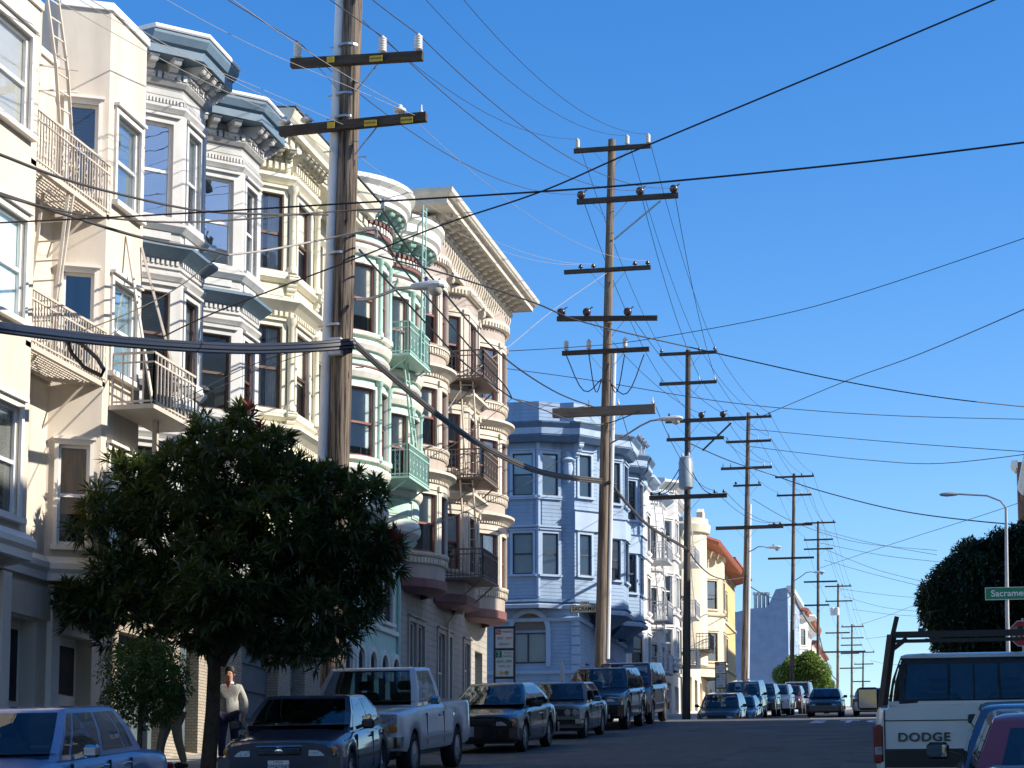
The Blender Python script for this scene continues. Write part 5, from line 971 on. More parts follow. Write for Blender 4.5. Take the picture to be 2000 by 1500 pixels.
# communication bundle
for k, (dx, dy, rr) in enumerate(((0, 0, .055), (.03, -.07, .04), (-.03, .07, .035))):
    q = ('thick middle', 'upper', 'lower')[k]; L = lambda pts: [(x, y + dy * 100) for x, y in pts]
    pw(f'{q} strand of the dark cable bundle from the left edge to the nearest pole', L([(-160, 610), (0, 640), (240, 668), (460, 681), (600, 678), (692, 671)]), [22, 25, 29.5, 33.3, 36, Y1 - .3 + dx], rr, 'cableb')
    pw(f'{q} strand of the cable bundle from the nearest pole down to the second pole', [(x, y + dy * 55) for x, y in [(692, 671), (760, 732), (860, 814), (950, 875), (1060, 923), (1175, 940)]], [Y1 - .3, 41.5, 46.5, 52, 59.5, Y2 - .3], rr * .9, 'cableg')
    if k < 2: pw(f'{q} strand of the sagging cable from the second pole to the third', [(x, y + dy * 40) for x, y in [(1190, 940), (1225, 985), (1270, 1030), (1340, 1072)]], [Y2 - .3, 73.5, 80, Y3 - .3], rr * .8, 'cableg')
    if k < 1: pw('sagging cable from the third pole to the pole with pale conduit', [(1345, 1075), (1362, 1100), (1390, 1124), (1420, 1132), (1452, 1128)], [Y3 - .3, 98, 106, 113, Y4 - .3], .035, 'cableg'); pw('cable from the pole with pale conduit down to the brown pole', [(1455, 1140), (1500, 1165), (1530, 1172), (1548, 1160)], [Y4 - .3, 135, 148, Y5 - .3], .03, 'cable'); pw('thick cable sagging from the brown pole to the slim far pole', [(1550, 1160), (1562, 1190), (1590, 1232), (1600, 1234)], [Y5 - .3, 165, 183, f6.y - .3], .05, 'cable'); pw('thick cable sagging from the slim far pole onwards', [(1600, 1240), (1610, 1280), (1625, 1318), (1638, 1330)], [f6.y - .3, 205, 218, f7.y - .3], .05, 'cable')
mb = MB(); c = atY(160, 700, 30.5); P = [atY(x, y, 30.3) for x, y in ((132, 668), (140, 690), (165, 718), (198, 734), (203, 722), (190, 700), (160, 672), (140, 664))]; mb.tube(P + [P[0]], .035, 6); tag(mb.build('cable_coil', M['black'], None, True), 'black spare cable coil hanging from the dark cable bundle', 'cable coil')
# service drops and lines on the left
pw('brown line falling from the upper left edge past the stucco house', [(-60, 282), (0, 302), (120, 348), (240, 381), (380, 410), (500, 418), (640, 419)], [21, 22, 25.5, 28.5, 32, 34.5, Y1 - .4], .022, 'cableg')
pw('twisted grey service cable meeting at the clamp by the grey house', [(-60, 355), (0, 378), (130, 420), (280, 465), (400, 487), (445, 498)], [22, 23.5, 26.5, 30, 33, 34.3], .026, 'cableg')
pw('pale twisted cable from the clamp to the nearest pole', [(445, 498), (520, 489), (620, 470), (735, 447)], [34.3, 35.6, 37, Y1 - .4], .020, 'cablew')
pw('brown line curving from the left edge to the pole bracket', [(-20, 375), (60, 398), (180, 422), (330, 434), (480, 428), (620, 415), (750, 408)], [23, 24.3, 27, 30.5, 34, 36.5, Y1 - .4], .016, 'cableg')
pw('straight black line crossing the whole view from left to right edge', [(-60, 438), (300, 420), (700, 396), (1060, 374), (1300, 355), (1700, 315), (2080, 268)], [26, 25.5, 25, 24.6, 24.2, 23.6, 23], .012, 'cable')
pw('black line rising steeply from the cable bundle to the upper right', [(310, 662), (430, 606), (700, 503), (870, 437), (1060, 373), (1250, 290), (1600, 144), (1960, -8), (2100, -70)], [33, 32.6, 31.5, 31, 30.5, 30, 29, 28, 27.5], .013, 'cable')
pw('thin service wire from the cable bundle up to the grey house clamp', [(150, 650), (250, 612), (340, 566), (410, 515), (432, 499)], [31, 32, 33, 34, 34.3], .010, 'cable')
pw('thin wire climbing from the bay base of the grey house', [(280, 812), (380, 768), (470, 722), (560, 690), (660, 668)], [35.5, 36, 36.6, 37, Y1 - .2], .008, 'cable'); pw('second thin wire climbing from the bay base of the grey house', [(284, 816), (390, 775), (480, 732), (600, 690), (665, 678)], [35.5, 36, 36.6, 37.2, Y1 - .2], .007, 'cable')
pw('thick line falling from the pole bracket to the second pole arm, upper', [(748, 412), (800, 490), (860, 562), (940, 656), (1010, 718), (1090, 768), (1160, 795)], [Y1 - .3, 41, 44.5, 50, 56, 63, Y2 - .3], .022, 'cable')
pw('thick line falling from the pole bracket to the splice, middle', [(735, 445), (790, 528), (860, 610), (930, 692), (985, 752), (1000, 778)], [Y1 - .3, 41, 45, 50, 55, 57], .019, 'cable')
pw('thick line falling from the pole to the splice, lower', [(702, 488), (760, 553), (840, 640), (910, 712), (1000, 778)], [Y1 - .2, 41, 45.5, 50, 57], .021, 'cable')
pw('grey line from the splice to the crossarm of the second pole', [(1000, 778), (1060, 800), (1120, 822), (1180, 828), (1250, 803)], [57, 61, 65, Y2 - .4, Y2 - .5], .020, 'cableg'); pw('grey line above it from the splice to the second pole', [(1000, 778), (1060, 790), (1110, 797), (1150, 792)], [57, 61, 66, Y2 - .4], .014, 'cableg')
pw('service wire from the splice down to the mint house', [(1000, 778), (940, 828), (880, 872), (800, 912), (745, 938)], [57, 55.5, 54.5, 53.5, 52.5], .010, 'cable')
pw('thin service wire in front of the taupe house', [(700, 1090), (800, 1040), (900, 1003), (1000, 958), (1060, 925), (1110, 880)], [49, 53, 56.5, 60.5, 62, 64], .010, 'cable')
pw('white guy rope from the taupe house up to the second pole', [(830, 872), (920, 735), (1000, 672), (1080, 606), (1185, 533)], [57, 60, 63, 66, Y2 - .3], .011, 'cablew')
# lines crossing the street to the right side
pw('thick black line sagging across the sky, right of the taupe cornice', [(740, 500), (880, 538), (1040, 590), (1150, 632), (1400, 690), (1650, 745), (1850, 778), (2060, 800)], [Y1 - .2, 42, 47, 52, 58, 62, 64, 66], .02, 'cable')
pw('black line from the top of the pole with pale conduit to the right edge', [(1490, 812), (1650, 745), (1800, 690), (2060, 578)], [Y4, 100, 85, 66], .02, 'cable')
pw('thin line rising from the taupe house to the right edge', [(985, 686), (1120, 678), (1250, 665), (1500, 620), (1700, 566), (2060, 445)], [66, 67, 68, 66, 64, 60], .012, 'cable')
pw('long nearly level line from the taupe house to the right edge', [(990, 720), (1150, 742), (1400, 783), (1600, 803), (1800, 814), (2060, 820)], [66, 68, 70, 72, 74, 76], .013, 'cable')
pw('line from the pole with pale conduit sagging to the right edge, upper', [(1465, 838), (1600, 851), (1800, 868), (2060, 886)], [Y4, 110, 100, 92], .018, 'cable'); pw('line from the pole with pale conduit sagging to the right edge, lower', [(1465, 872), (1560, 884), (1700, 899), (1840, 905), (2060, 880)], [Y4, 112, 105, 98, 90], .018, 'cable')
pw('thick slack line from the pole with pale conduit past the right lamp', [(1330, 858), (1420, 898), (1510, 928), (1600, 958), (1750, 996), (1900, 1017), (2060, 1030)], [Y3 - .3, 100, 105, 102, 97, 92, 88], .026, 'cable')
pw('straight thin line to the upper right from the far poles', [(1600, 1110), (1750, 1060), (1950, 996), (2060, 955)], [190, 160, 130, 118], .018, 'cable')
for k, (pts, Ys) in enumerate((([(1600, 1034), (1700, 1060), (1830, 1084)], [190, 175, 160]), ([(1600, 1060), (1720, 1084), (1840, 1098)], [190, 175, 160]), ([(1610, 1072), (1710, 1112), (1830, 1142)], [190, 175, 160]), ([(1470, 975), (1560, 1024), (1680, 1060), (1830, 1075)], [Y4, 135, 150, 160]), ([(1610, 1094), (1700, 1120), (1820, 1150)], [190, 178, 165]), ([(1640, 1150), (1730, 1162), (1800, 1168)], [225, 210, 195]), ([(1650, 1165), (1720, 1185), (1800, 1195)], [225, 210, 195]), ([(1665, 1190), (1740, 1200), (1800, 1204)], [225, 215, 205]), ([(1680, 1220), (1740, 1200), (1800, 1176)], [240, 225, 210]), ([(1700, 1290), (1740, 1298), (1780, 1296)], [270, 255, 240]), ([(1690, 1248), (1740, 1242), (1800, 1238)], [260, 245, 230]))):
    pw(('highest', 'second highest', 'third', 'fourth', 'fifth', 'sixth', 'seventh', 'eighth', 'ninth', 'lowest', 'tenth')[k] + ' of the far service lines fanning right to the dark tree', pts, Ys, .018, 'cable')
for k, (x, y) in enumerate(((190, 18), (330, 0))): pw(('left', 'right')[k] + ' hair-thin pale wire crossing the roofs at top left', [(x - 200, y - 120), (x + 10, y + 8), (x + 170, y + 92), (x + 330, y + 160), (x + 480, y + 225)], [26, 29.5, 32, 34.5, 37], .005, 'cablew')
# ------------------------------------------------------------------ vehicles
def lerp_tab(tab, y): return float(np.interp(y, [t[0] for t in tab], [t[1] for t in tab]))
def wheel_parts(root, x, y, r, w, style, rimr):
    mb = MB(); s = 1 if x > 0 else -1
    prof = [(rimr * .98, -w / 2 + .02), (rimr + .02, -w / 2), (r - .03, -w / 2), (r, -w / 2 + .04), (r, w / 2 - .04), (r - .03, w / 2), (rimr + .02, w / 2), (rimr * .98, w / 2 - .02)]
    base = 0; n = 24
    for rr, h in prof:
        for j in range(n): a = 2 * math.pi * j / n; mb.v.append((x + h, y + rr * math.cos(a), r + rr * math.sin(a)))
    m = len(prof)
    for k in range(m):
        for j in range(n): a = k * n + j; b = k * n + (j + 1) % n; c = ((k + 1) % m) * n; mb.f.append((a, b, c + (j + 1) % n, c + j))
    t = mb.build('wheel', M['tyre'], root, True, angle=40)
    mb = MB(); xo = x + s * (w / 2 - .035)
    mb.lathe([(.02, 0), (rimr * .98, -.0), (rimr * .98, s * .01), (.02, s * .01)], (xo - s * .045, y, r), 20, 'X'); mb.build('brake_disc', M['plastic'], t)
    mb = MB(); mb.lathe([(rimr * .86, 0), (rimr, 0), (rimr, s * .03), (rimr * .9, s * .03)], (xo, y, r), 24, 'X', False); mb.lathe([(.01, 0), (rimr * .25, 0), (rimr * .22, s * .035), (.01, s * .035)], (xo, y, r), 12, 'X')
    ns = {'five': 5, 'seven': 7, 'multi': 12, 'steel': 10}[style]
    for k in range(ns):
        a = 2 * math.pi * k / ns + .3; wd = {'five': .055, 'seven': .045, 'multi': .022, 'steel': .05}[style]; d = Vector((0, math.cos(a), math.sin(a))); p = Vector((0, -math.sin(a), math.cos(a))) * wd; c = Vector((xo, y, r)); o1 = Vector((s * .028, 0, 0)); o0 = Vector((0, 0, 0))
        A = c + d * rimr * .2; B = c + d * rimr * .9; mb.hexa([A - p * .8 + o0, A + p * .8 + o0, B + p + o0, B - p + o0, A - p * .8 + o1, A + p * .8 + o1, B + p + o1 * .8, B - p + o1 * .8])
    mb.build('rim', M['alloy'], t)
def rbox(mb, x0, x1, y0, y1, z0, z1, b=.03):   # softly bevelled box
    X = [(x0, b), (x0 + b, 0)]; pts = []
    def ring(z, i): return [(x0 + i + b, y0 + i), (x1 - i - b, y0 + i), (x1 - i, y0 + i + b), (x1 - i, y1 - i - b), (x1 - i - b, y1 - i), (x0 + i + b, y1 - i), (x0 + i, y1 - i - b), (x0 + i, y0 + i + b)], z
    R_ = [ring(z0, b), ring(z0 + b, 0), ring(z1 - b, 0), ring(z1, b)]; base = len(mb.v)
    for rr, z in R_: mb.v += [(p[0], p[1], z) for p in rr]
    for k in range(3):
        for j in range(8): mb.f.append((base + k * 8 + j, base + k * 8 + (j + 1) % 8, base + k * 8 + 8 + (j + 1) % 8, base + k * 8 + 8 + j))
    mb.f.append(tuple(base + j for j in range(8))[::-1]); mb.f.append(tuple(base + 24 + j for j in range(8)))
def car(name, label, cat, spec, X, Y, away=False, yaw=0, group='cars parked along the left kerb', dz=0):
    """local frame: x across, y from nose (0) to tail (L), z up. Y = street position of the end nearest the camera"""
    S = dict(W=1.75, L=4.6, H=1.42, wr=.31, ww=.2, rim=.2, axf=.85, axr=3.5, belt=.92, sill=.24, deck=[(0, .72), (.06, .77), (1.1, .87), (1.3, .92), (3.8, .96), (4.5, .92), (4.6, .8)], ws=(1.25, 1.95), rw=(3.95, 3.3), tum=.16, roofcr=.03, style='five', arch=.06, bump=.5, round=.1, panes=2, paint=None, light='wide', bumper=None, plate=None, nose=.0)
    S.update(spec); W, L, H = S['W'], S['L'], S['H']; hw = W / 2
    o = thing(name, label, cat, (0, 0, 0), group, world_geo=False)
    cy = Y + L / 2; sl = math.atan(gslope(cy)); z0 = gz(cy) + dz
    m4 = Matrix.Translation((X, cy, z0)) @ Matrix.Rotation(sl, 4, 'X') @ Matrix.Rotation((math.pi if away else 0) + yaw, 4, 'Z'); o.matrix_world = m4
    T = lambda mb: [setattr(mb, 'v', [(v[0], v[1] - L / 2, v[2]) for v in mb.v])]
    def B(mb, nm, mt, par=None, smooth=False, angle=None):
        mb.v = [(v[0], v[1] - L / 2, v[2]) for v in mb.v]; return mb.build(nm, mt, par or o, smooth, angle=angle)
    # lower body
    st = sorted(set(list(np.round(np.linspace(0, L, 44), 3)) + [.02, .06, .12, .2, L - .02, L - .06, L - .12, L - .2] + [round(S[a] + d, 3) for a in ('axf', 'axr') for d in np.linspace(-S['wr'] - S['arch'], S['wr'] + S['arch'], 13)] + [b for b in S.get('extra', [])])); st = [s for s in st if 0 <= s <= L]
    ends = S['round']
    def wid(y): d = min(y, L - y) ; return hw * (1 - 1.35 * ends * max(0, 1 - d / .5) ** 2.2)
    def zb(y):
        b = S['sill']; d = min(y, L - y)
        if d < .7: b += (.7 - d) * .06
        for a in ('axf', 'axr'):
            q = (S['wr'] + S['arch']) ** 2 - (y - S[a]) ** 2
            if q > 0: b = max(b, S['wr'] + math.sqrt(q))
        return b
    bed = S.get('bed'); mb = MB(); rows = []
    for y in st:
        w = wid(y); zt = lerp_tab(S['deck'], y); b = min(zb(y), zt - .1); zm = max(S['bump'], b + .02); cr = .045 if not bed else .03
        if bed and bed[0] < y < bed[1]: half = [(w - .04, b), (w - .008, b + (zm - b) * .4), (w, zm), (w - .012, zt - .07), (w - .04, zt), (w - .12, zt), (w - .13, .62), (0, .62)]
        else: half = [(w - .04, b), (w - .008, b + (zm - b) * .4), (w, zm), (w - .012, zm + (zt - zm) * .6), (w - .035, zt - .05), (w - .1, zt), (w * .55, zt + cr * .8), (0, zt + cr)]
        rows.append([(x, y, z) for x, z in half] + [(-x, y, z) for x, z in half[-2::-1]])
    n = len(rows[0]); mb.v = [v for r_ in rows for v in r_]
    for k in range(len(rows) - 1):
        for j in range(n - 1): a = k * n + j; mb.f.append((a, a + 1, a + n + 1, a + n))
    mb.f.append(tuple(range(n))); mb.f.append(tuple((len(rows) - 1) * n + j for j in range(n))[::-1])
    body = B(mb, 'body', S['paint'], None, True, 48)
    mb = MB(); mb.box(-hw + .12, hw - .12, .15, L - .15, S['sill'] - .04, S['belt'] - .25); mb2 = MB(); B(mb, 'underbody', M['plastic'])
    # greenhouse
    (w0, w1), (r0, r1) = S['ws'], S['rw']; bw = hw - .075; tw = bw - S['tum']; zbt = lerp_tab(S['deck'], (w0 + r0) / 2) - .02; zr = H - S['roofcr']; NF, NS = 8, 10
    def ring(yf, yr, h, bulge, z, zf=None, zrr=None):
        P = []
        for k in range(NF): t = k / NF; x = -h + 2 * h * t; P.append((x, yf - bulge * (1 - (x / h) ** 2), z if zf is None else zf))
        for k in range(NS): t = k / NS; P.append((h, yf + (yr - yf) * t, z if zf is None else zf + ((zrr or z) - zf) * t))
        for k in range(NF): t = k / NF; x = h - 2 * h * t; P.append((x, yr + bulge * .7 * (1 - (x / h) ** 2), z if zrr is None else zrr))
        for k in range(NS): t = k / NS; P.append((-h, yr + (yf - yr) * t, (z if zf is None else zf + ((zrr or z) - zf) * (1 - t))))
        return [Vector(p) for p in P]
    zf_ = lerp_tab(S['deck'], w0); zr_ = lerp_tab(S['deck'], r0)
    lo = ring(w0, r0, bw, .12, zbt, zf_ - .01, zr_ - .01); hi = ring(w1, r1, tw, .06, zr); N = len(lo)
    mid = [a.lerp(b, .5) + Vector((.022 * (1 if a.x > 0 else -1) if abs(a.x) > bw * .9 else 0, 0, .02)) for a, b in zip(lo, hi)]
    top = ring(w1 + .2, r1 - .17, tw - .2, .05, H - .004); top2 = ring(w1 + .07, r1 - .06, tw - .055, .06, zr + S['roofcr'] * .62)
    NT = 2 * NF + 2 * NS
    def surf(k, v, off=0.0):
        k = k % N; i = int(k); t = k - i; A = lo[i].lerp(lo[(i + 1) % N], t); Mm = mid[i].lerp(mid[(i + 1) % N], t); Hh = hi[i].lerp(hi[(i + 1) % N], t)
        p = A.lerp(Mm, v * 2) if v < .5 else Mm.lerp(Hh, v * 2 - 1)
        if off: d = Vector((p.x, (p.y - (w0 + r0) / 2) * .6, .25)); p = p + d.normalized() * off
        return p
    panes = [('windscreen', .45, NF - .45, .05, .95)]
    if S.get('rearglass', True): panes.append(('rear_window', NF + NS + .6, 2 * NF + NS - .6, .1, .9))
    for a, b in S.get('divs', [(.07, .47), (.52, .9)]):
        panes.append(('side_window', NF + a * NS, NF + b * NS, .1, .92)); panes.append(('side_window', 2 * NF + NS + (1 - b) * NS, 2 * NF + NS + (1 - a) * NS, .1, .92))
    ks = sorted(set([float(k) for k in range(N + 1)] + [p[i] for p in panes for i in (1, 2)])); vs = sorted(set([0., .25, .5, .75, 1.] + [p[i] for p in panes for i in (3, 4)]))
    mb = MB(); idx = {}
    def vid(k, v):
        key = (round(k % N, 4), round(v, 4))
        if key not in idx: idx[key] = len(mb.v); mb.v.append(tuple(surf(k, v)))
        return idx[key]
    for ka, kb in zip(ks[:-1], ks[1:]):
        km = (ka + kb) / 2
        for va, vb in zip(vs[:-1], vs[1:]):
            vm = (va + vb) / 2
            if any(p[1] < km < p[2] and p[3] < vm < p[4] for p in panes): continue
            if S.get('openrear') and NF + NS + .35 < km < 2 * NF + NS - .35 and .1 < vm < .95: continue
            mb.f.append((vid(ka, va), vid(kb, va), vid(kb, vb), vid(ka, vb)))
    kk = [k for k in ks if k < N]; b0 = len(mb.v)
    def topk(k): i = int(k); t = k - i; return top[i].lerp(top[(i + 1) % N], t)
    n_ = len(kk); mid_i = [vid(k, 1.) for k in kk]
    def ringk(rg, k): i = int(k); t = k - i; return rg[i].lerp(rg[(i + 1) % N], t)
    for rg in (top2, top):
        b0 = len(mb.v); mb.v += [tuple(ringk(rg, k)) for k in kk]
        for j in range(n_): mb.f.append((mid_i[j], mid_i[(j + 1) % n_], b0 + (j + 1) % n_, b0 + j))
        mid_i = [b0 + j for j in range(n_)]
    mb.f.append(tuple(mid_i)); gh = B(mb, 'cabin', S['paint'], None, True, 62)
    gm = S.get('glass', 'car_glass')
    for nm, k0, k1, v0, v1 in panes:
        mb = MB(); nk = 10; nv = 5
        for i in range(nk + 1):
            for j in range(nv + 1): mb.v.append(tuple(surf(k0 + (k1 - k0) * i / nk, v0 + (v1 - v0) * j / nv, .004)))
        for i in range(nk):
            for j in range(nv): a_ = i * (nv + 1) + j; mb.f.append((a_, a_ + nv + 1, a_ + nv + 2, a_ + 1))
        B(mb, nm, M[gm], None, True, 80)
    mb = MB(); mb.quad(*[((p.x * .95), (w0 + r0) / 2 + (p.y - (w0 + r0) / 2) * .96, max(zf_, zr_, zbt) + .045) for p in lo]); B(mb, 'interior', M['trimcloth'])
    # dark cabin inside (seats) so that the glass does not show the paint
    mb = MB(); mb.v = [tuple(lo[j].lerp(hi[j], .02) * 1) for j in range(N)]
    if S.get('seats', True):
        for x in (-.36, .36):
            mb = MB(); ys_ = w1 + .75; rbox(mb, x - .24, x + .24, ys_, ys_ + .14, zbt - .35, zbt + .22, .05); rbox(mb, x - .13, x + .13, ys_ + .02, ys_ + .11, zbt + .26, zbt + .42, .04); B(mb, 'seat', M['trimcloth'])
    # wheels
    for x in (hw - S['ww'] / 2 - .015, -hw + S['ww'] / 2 + .015):
        for a in ('axf', 'axr'): wheel_parts_local(o, x, S[a], S, L)
    zn = lerp_tab(S['deck'], 0); zt_ = lerp_tab(S['deck'], L)
    # lights and trim
    lk = S['light']; fz = S.get('lz', zn - .09)
    for s in (-1, 1):
        mb = MB()
        if lk == 'wide': 
            xa, xb = s * hw * .48, s * hw * .9; x_0, x_1 = min(xa, xb), max(xa, xb); n_ = 6; 
            P = []
            for k in range(n_ + 1):
                x = x_0 + (x_1 - x_0) * k / n_; yy = -.012 + .34 * max(0, (abs(x) / hw - .62)) ** 1.6 * 1.0; hh = .07 - .02 * abs(abs(x) / hw - .6); P.append((x, yy, fz - hh, fz + hh))
            for k in range(n_): p, q = P[k], P[k + 1]; mb.hexa([(p[0], p[1], p[2]), (q[0], q[1], q[2]), (q[0], q[1] + .12, q[2]), (p[0], p[1] + .12, p[2]), (p[0], p[1] + .02, p[3]), (q[0], q[1] + .02, q[3]), (q[0], q[1] + .14, q[3]), (p[0], p[1] + .14, p[3])])
            B(mb, 'headlight', M['hlamp'], None, True)
            mb = MB(); rbox(mb, min(s * hw * .82, s * hw * .93), max(s * hw * .82, s * hw * .93), .03, .12, fz - .05, fz + .04, .015); B(mb, 'indicator', M['amber'])
        elif lk == 'box':
            rbox(mb, min(s * hw * .55, s * hw * .93), max(s * hw * .55, s * hw * .93), -.02, .06, fz - .02, fz + .16, .015); B(mb, 'headlight', M['hlamp']); mb = MB(); rbox(mb, min(s * hw * .55, s * hw * .93), max(s * hw * .55, s * hw * .93), -.02, .05, fz - .14, fz - .03, .012); B(mb, 'indicator', M['amber'])
        elif lk == 'twin':
            for q in (.56, .8): mb = MB(); mb.lathe([(.02, -.035), (.08, -.03), (.085, 0), (.085, .05)], (s * hw * q, .0, fz), 14, 'Y'); B(mb, 'headlight', M['hlamp'], None, True)
        mb = MB(); tz = S.get('tz', zt_ - .12); xs = (min(s * hw * .62, s * hw * .95), max(s * hw * .62, s * hw * .95)); rbox(mb, xs[0], xs[1], L - .06, L + .012, tz - .09, tz + .08, .02)
        if not S.get('notail'): B(mb, 'tail_light', M['red'])
        mb = MB(); ym = w0 + .38; zm_ = lerp_tab(S['deck'], ym) + .08; rbox(mb, min(s * (hw + .03), s * (hw + .22)), max(s * (hw + .03), s * (hw + .22)), ym, ym + .09, zm_ - .07, zm_ + .07, .03); mb.bar((s * (hw - .06), ym + .05, zm_ - .06), (s * (hw + .06), ym + .05, zm_ - .02), .05)
        mi = B(mb, 'wing_mirror', S.get('mirror', M['plastic'])); mb = MB(); mb.box(min(s * (hw + .05), s * (hw + .2)), max(s * (hw + .05), s * (hw + .2)), ym + .091, ym + .094, zm_ - .05, zm_ + .05); B(mb, 'mirror_glass', M['panes'], mi)
        for yd in S.get('doors', (w0 + .25, (w0 + r0) / 2 + .1, r0 - .45)):
            mb = MB(); mb.box(min(s * (hw - .03), s * (hw + .0015)), max(s * (hw - .03), s * (hw + .0015)), yd, yd + .012, S['sill'] + .08, S['belt'] - .08); B(mb, 'door_seam', M['plastic'])
        for yd in S.get('handles', ((w0 + r0) / 2 - .12, r0 - .65)): mb2 = MB(); rbox(mb2, min(s * (hw - .03), s * (hw + .02)), max(s * (hw - .03), s * (hw + .02)), yd, yd + .16, S['belt'] - .15, S['belt'] - .12, .008); B(mb2, 'door_handle', S.get('trim', M['plastic']))
        mb = MB(); mb.box(min(s * (hw - .03), s * (hw + .012)), max(s * (hw - .03), s * (hw + .012)), S['axf'] + .45, S['axr'] - .45, S['bump'] - .025, S['bump'] + .03); B(mb, 'side_moulding', S.get('trim', M['plastic']))
    g = S.get('grille', (.42, .1)); mb = MB(); rbox(mb, -hw * g[0], hw * g[0], -.018, .06, fz - g[1] / 2 - .01, fz + g[1] / 2 + .02, .015); gr = B(mb, 'grille', M['grille'])
    mb = MB()
    for k in range(4): z = fz - g[1] / 2 + .01 + k * g[1] / 4; mb.box(-hw * g[0] + .02, hw * g[0] - .02, -.024, -.016, z, z + .012)
    B(mb, 'grille_bars', M['chrome'] if S.get('chrome') else M['plastic'], gr)
    if S.get('chrome'):
        mb = MB(); rbox(mb, -hw * g[0] - .02, hw * g[0] + .02, -.03, .03, fz + g[1] / 2 + .012, fz + g[1] / 2 + .036, .008); B(mb, 'grille_trim', M['chrome'], gr); mb = MB(); mb.lathe([(.005, -.04), (.04, -.036), (.045, -.02)], (0, 0, fz), 14, 'Y'); mb.v = [(v[0] * 1.4, v[1], fz + (v[2] - fz) * .8) for v in mb.v]; B(mb, 'emblem', M['chrome'], gr, True)
    mb = MB(); [mb.bar((x, w0 - .04, zf_ + .03), (x + .42, w0 + .1, zf_ + .075), .018, .012) for x in (-.5, .1)]; B(mb, 'wiper', M['plastic'])
    for y_, nm in ((0, 'front_bumper'), (L, 'rear_bumper')):
        mb = MB(); bz = S.get('bz', .42); bh = S.get('bh', .1); s = -1 if y_ == 0 else 1; n_ = 10; P = []
        for k in range(n_ + 1): x = -hw * 1.0 + 2 * hw * k / n_; d = .05 - .22 * max(0, abs(x) / hw - .75) ** 1.5; P.append((x, y_ + s * d))
        for k in range(n_): p, q = P[k], P[k + 1]; mb.hexa([(p[0], p[1], bz - bh), (q[0], q[1], bz - bh), (q[0], q[1] - s * .2, bz - bh), (p[0], p[1] - s * .2, bz - bh), (p[0], p[1], bz + bh), (q[0], q[1], bz + bh), (q[0], q[1] - s * .2, bz + bh), (p[0], p[1] - s * .2, bz + bh)])
        B(mb, nm, S['bumper'] or S['paint'], None, True, 30)
    if S['plate']:
        yb = -.062 if not away else L + .062; mb = MB(); mb.box(-.152, .152, yb, yb + .008, S.get('bz', .42) - .06, S.get('bz', .42) + .09); p_ = B(mb, 'licence_plate', M['signw'])
        rot = Matrix.Translation((0, yb - L / 2 - .003, S.get('bz', .42) + .0)) @ Matrix.Rotation(math.pi / 2, 4, 'X'); text('lettering', S['plate'], .095, mat('plate_blue', (.02, .03, .12), .6, 0), rot, p_, sx=.82)
        if S['plate'] == '5MAE840': text('lettering', 'California', .035, M['signr'], Matrix.Translation((0, yb - L / 2 - .003, S.get('bz', .42) + .07)) @ Matrix.Rotation(math.pi / 2, 4, 'X'), p_)
    return o, B, S
def wheel_parts_local(o, x, y, S, L):
    L2 = L / 2; wheel_parts(o, x, y - L2, S['wr'], S['ww'], S['style'], S['rim'])
cp = carpaint
sed = dict()
# left kerb, nearest first (all face the camera)
car('old_saloon_car', 'pale blue old saloon car at the bottom left corner', 'car', dict(paint=cp('pale_blue_paint', (.14, .23, .42), .4), W=1.77, L=4.7, H=1.44, axf=.8, axr=3.55, deck=[(0, .72), (.1, .8), (1.3, .88), (3.7, .92), (4.55, .86), (4.7, .76)], ws=(1.45, 1.95), rw=(3.75, 3.25), tum=.13, light='twin', trim=M['chrome'], mirror=M['chrome'], bumper=M['chrome'], divs=[(.04, .12), (.15, .5), (.54, .8), (.82, .92)], seats=True), -9.95, 18.7)
car('dark_blue_saloon_car', 'dusty dark blue saloon with California plate in front of white pickup', 'car', dict(paint=cp('dark_blue_paint', (.022, .035, .062), .3), W=1.76, L=4.8, H=1.42, axf=.95, axr=3.66, plate='5MAE840', chrome=True, grille=(.36, .09), style='seven', deck=[(0, .74), (.08, .78), (.5, .82), (1.2, .9), (3.9, .96), (4.6, .93), (4.8, .8)], ws=(1.15, 2.05), rw=(4.15, 3.35), bz=.44, bh=.13, lz=.655), -9.5, 27.75, yaw=R(6))
o, B, S = car('white_pickup_truck', 'white pickup truck with chrome bumper behind the dark blue saloon', 'pickup', dict(paint=cp('white_truck_paint', (.60, .61, .63), .35), W=1.98, L=5.2, H=1.83, wr=.37, ww=.25, rim=.22, axf=.95, axr=4.0, belt=1.12, sill=.42, bump=.62, deck=[(0, 1.02), (.08, 1.08), (1.3, 1.16), (2.6, 1.2), (3.0, 1.2), (5.2, 1.2)], ws=(1.35, 1.85), rw=(3.0, 2.88), tum=.17, bed=(3.1, 5.1), extra=[3.09, 3.11, 5.09, 5.11], light='box', lz=.9, grille=(.5, .24), chrome=True, bumper=M['chrome'], bz=.6, bh=.09, divs=[(.1, .85)], handles=(2.6,), doors=(1.75, 2.95), style='steel', round=.05, mirror=M['chrome'], trim=M['galv']), -9.65, 32.2)
car('black_saloon_car', 'black rounded saloon parked behind the white pickup', 'car', dict(paint=cp('black_paint', (.010, .011, .013), .25), W=1.76, L=4.67, H=1.46, axf=.9, axr=3.6, wr=.32, rim=.23, style='seven', deck=[(0, .74), (.08, .78), (.5, .83), (1.15, .92), (3.9, .98), (4.5, .94), (4.67, .8)], ws=(1.1, 2.0), rw=(4.2, 3.3), tum=.2, roofcr=.05, plate='', trim=M['chrome']), -9.6, 41.7)
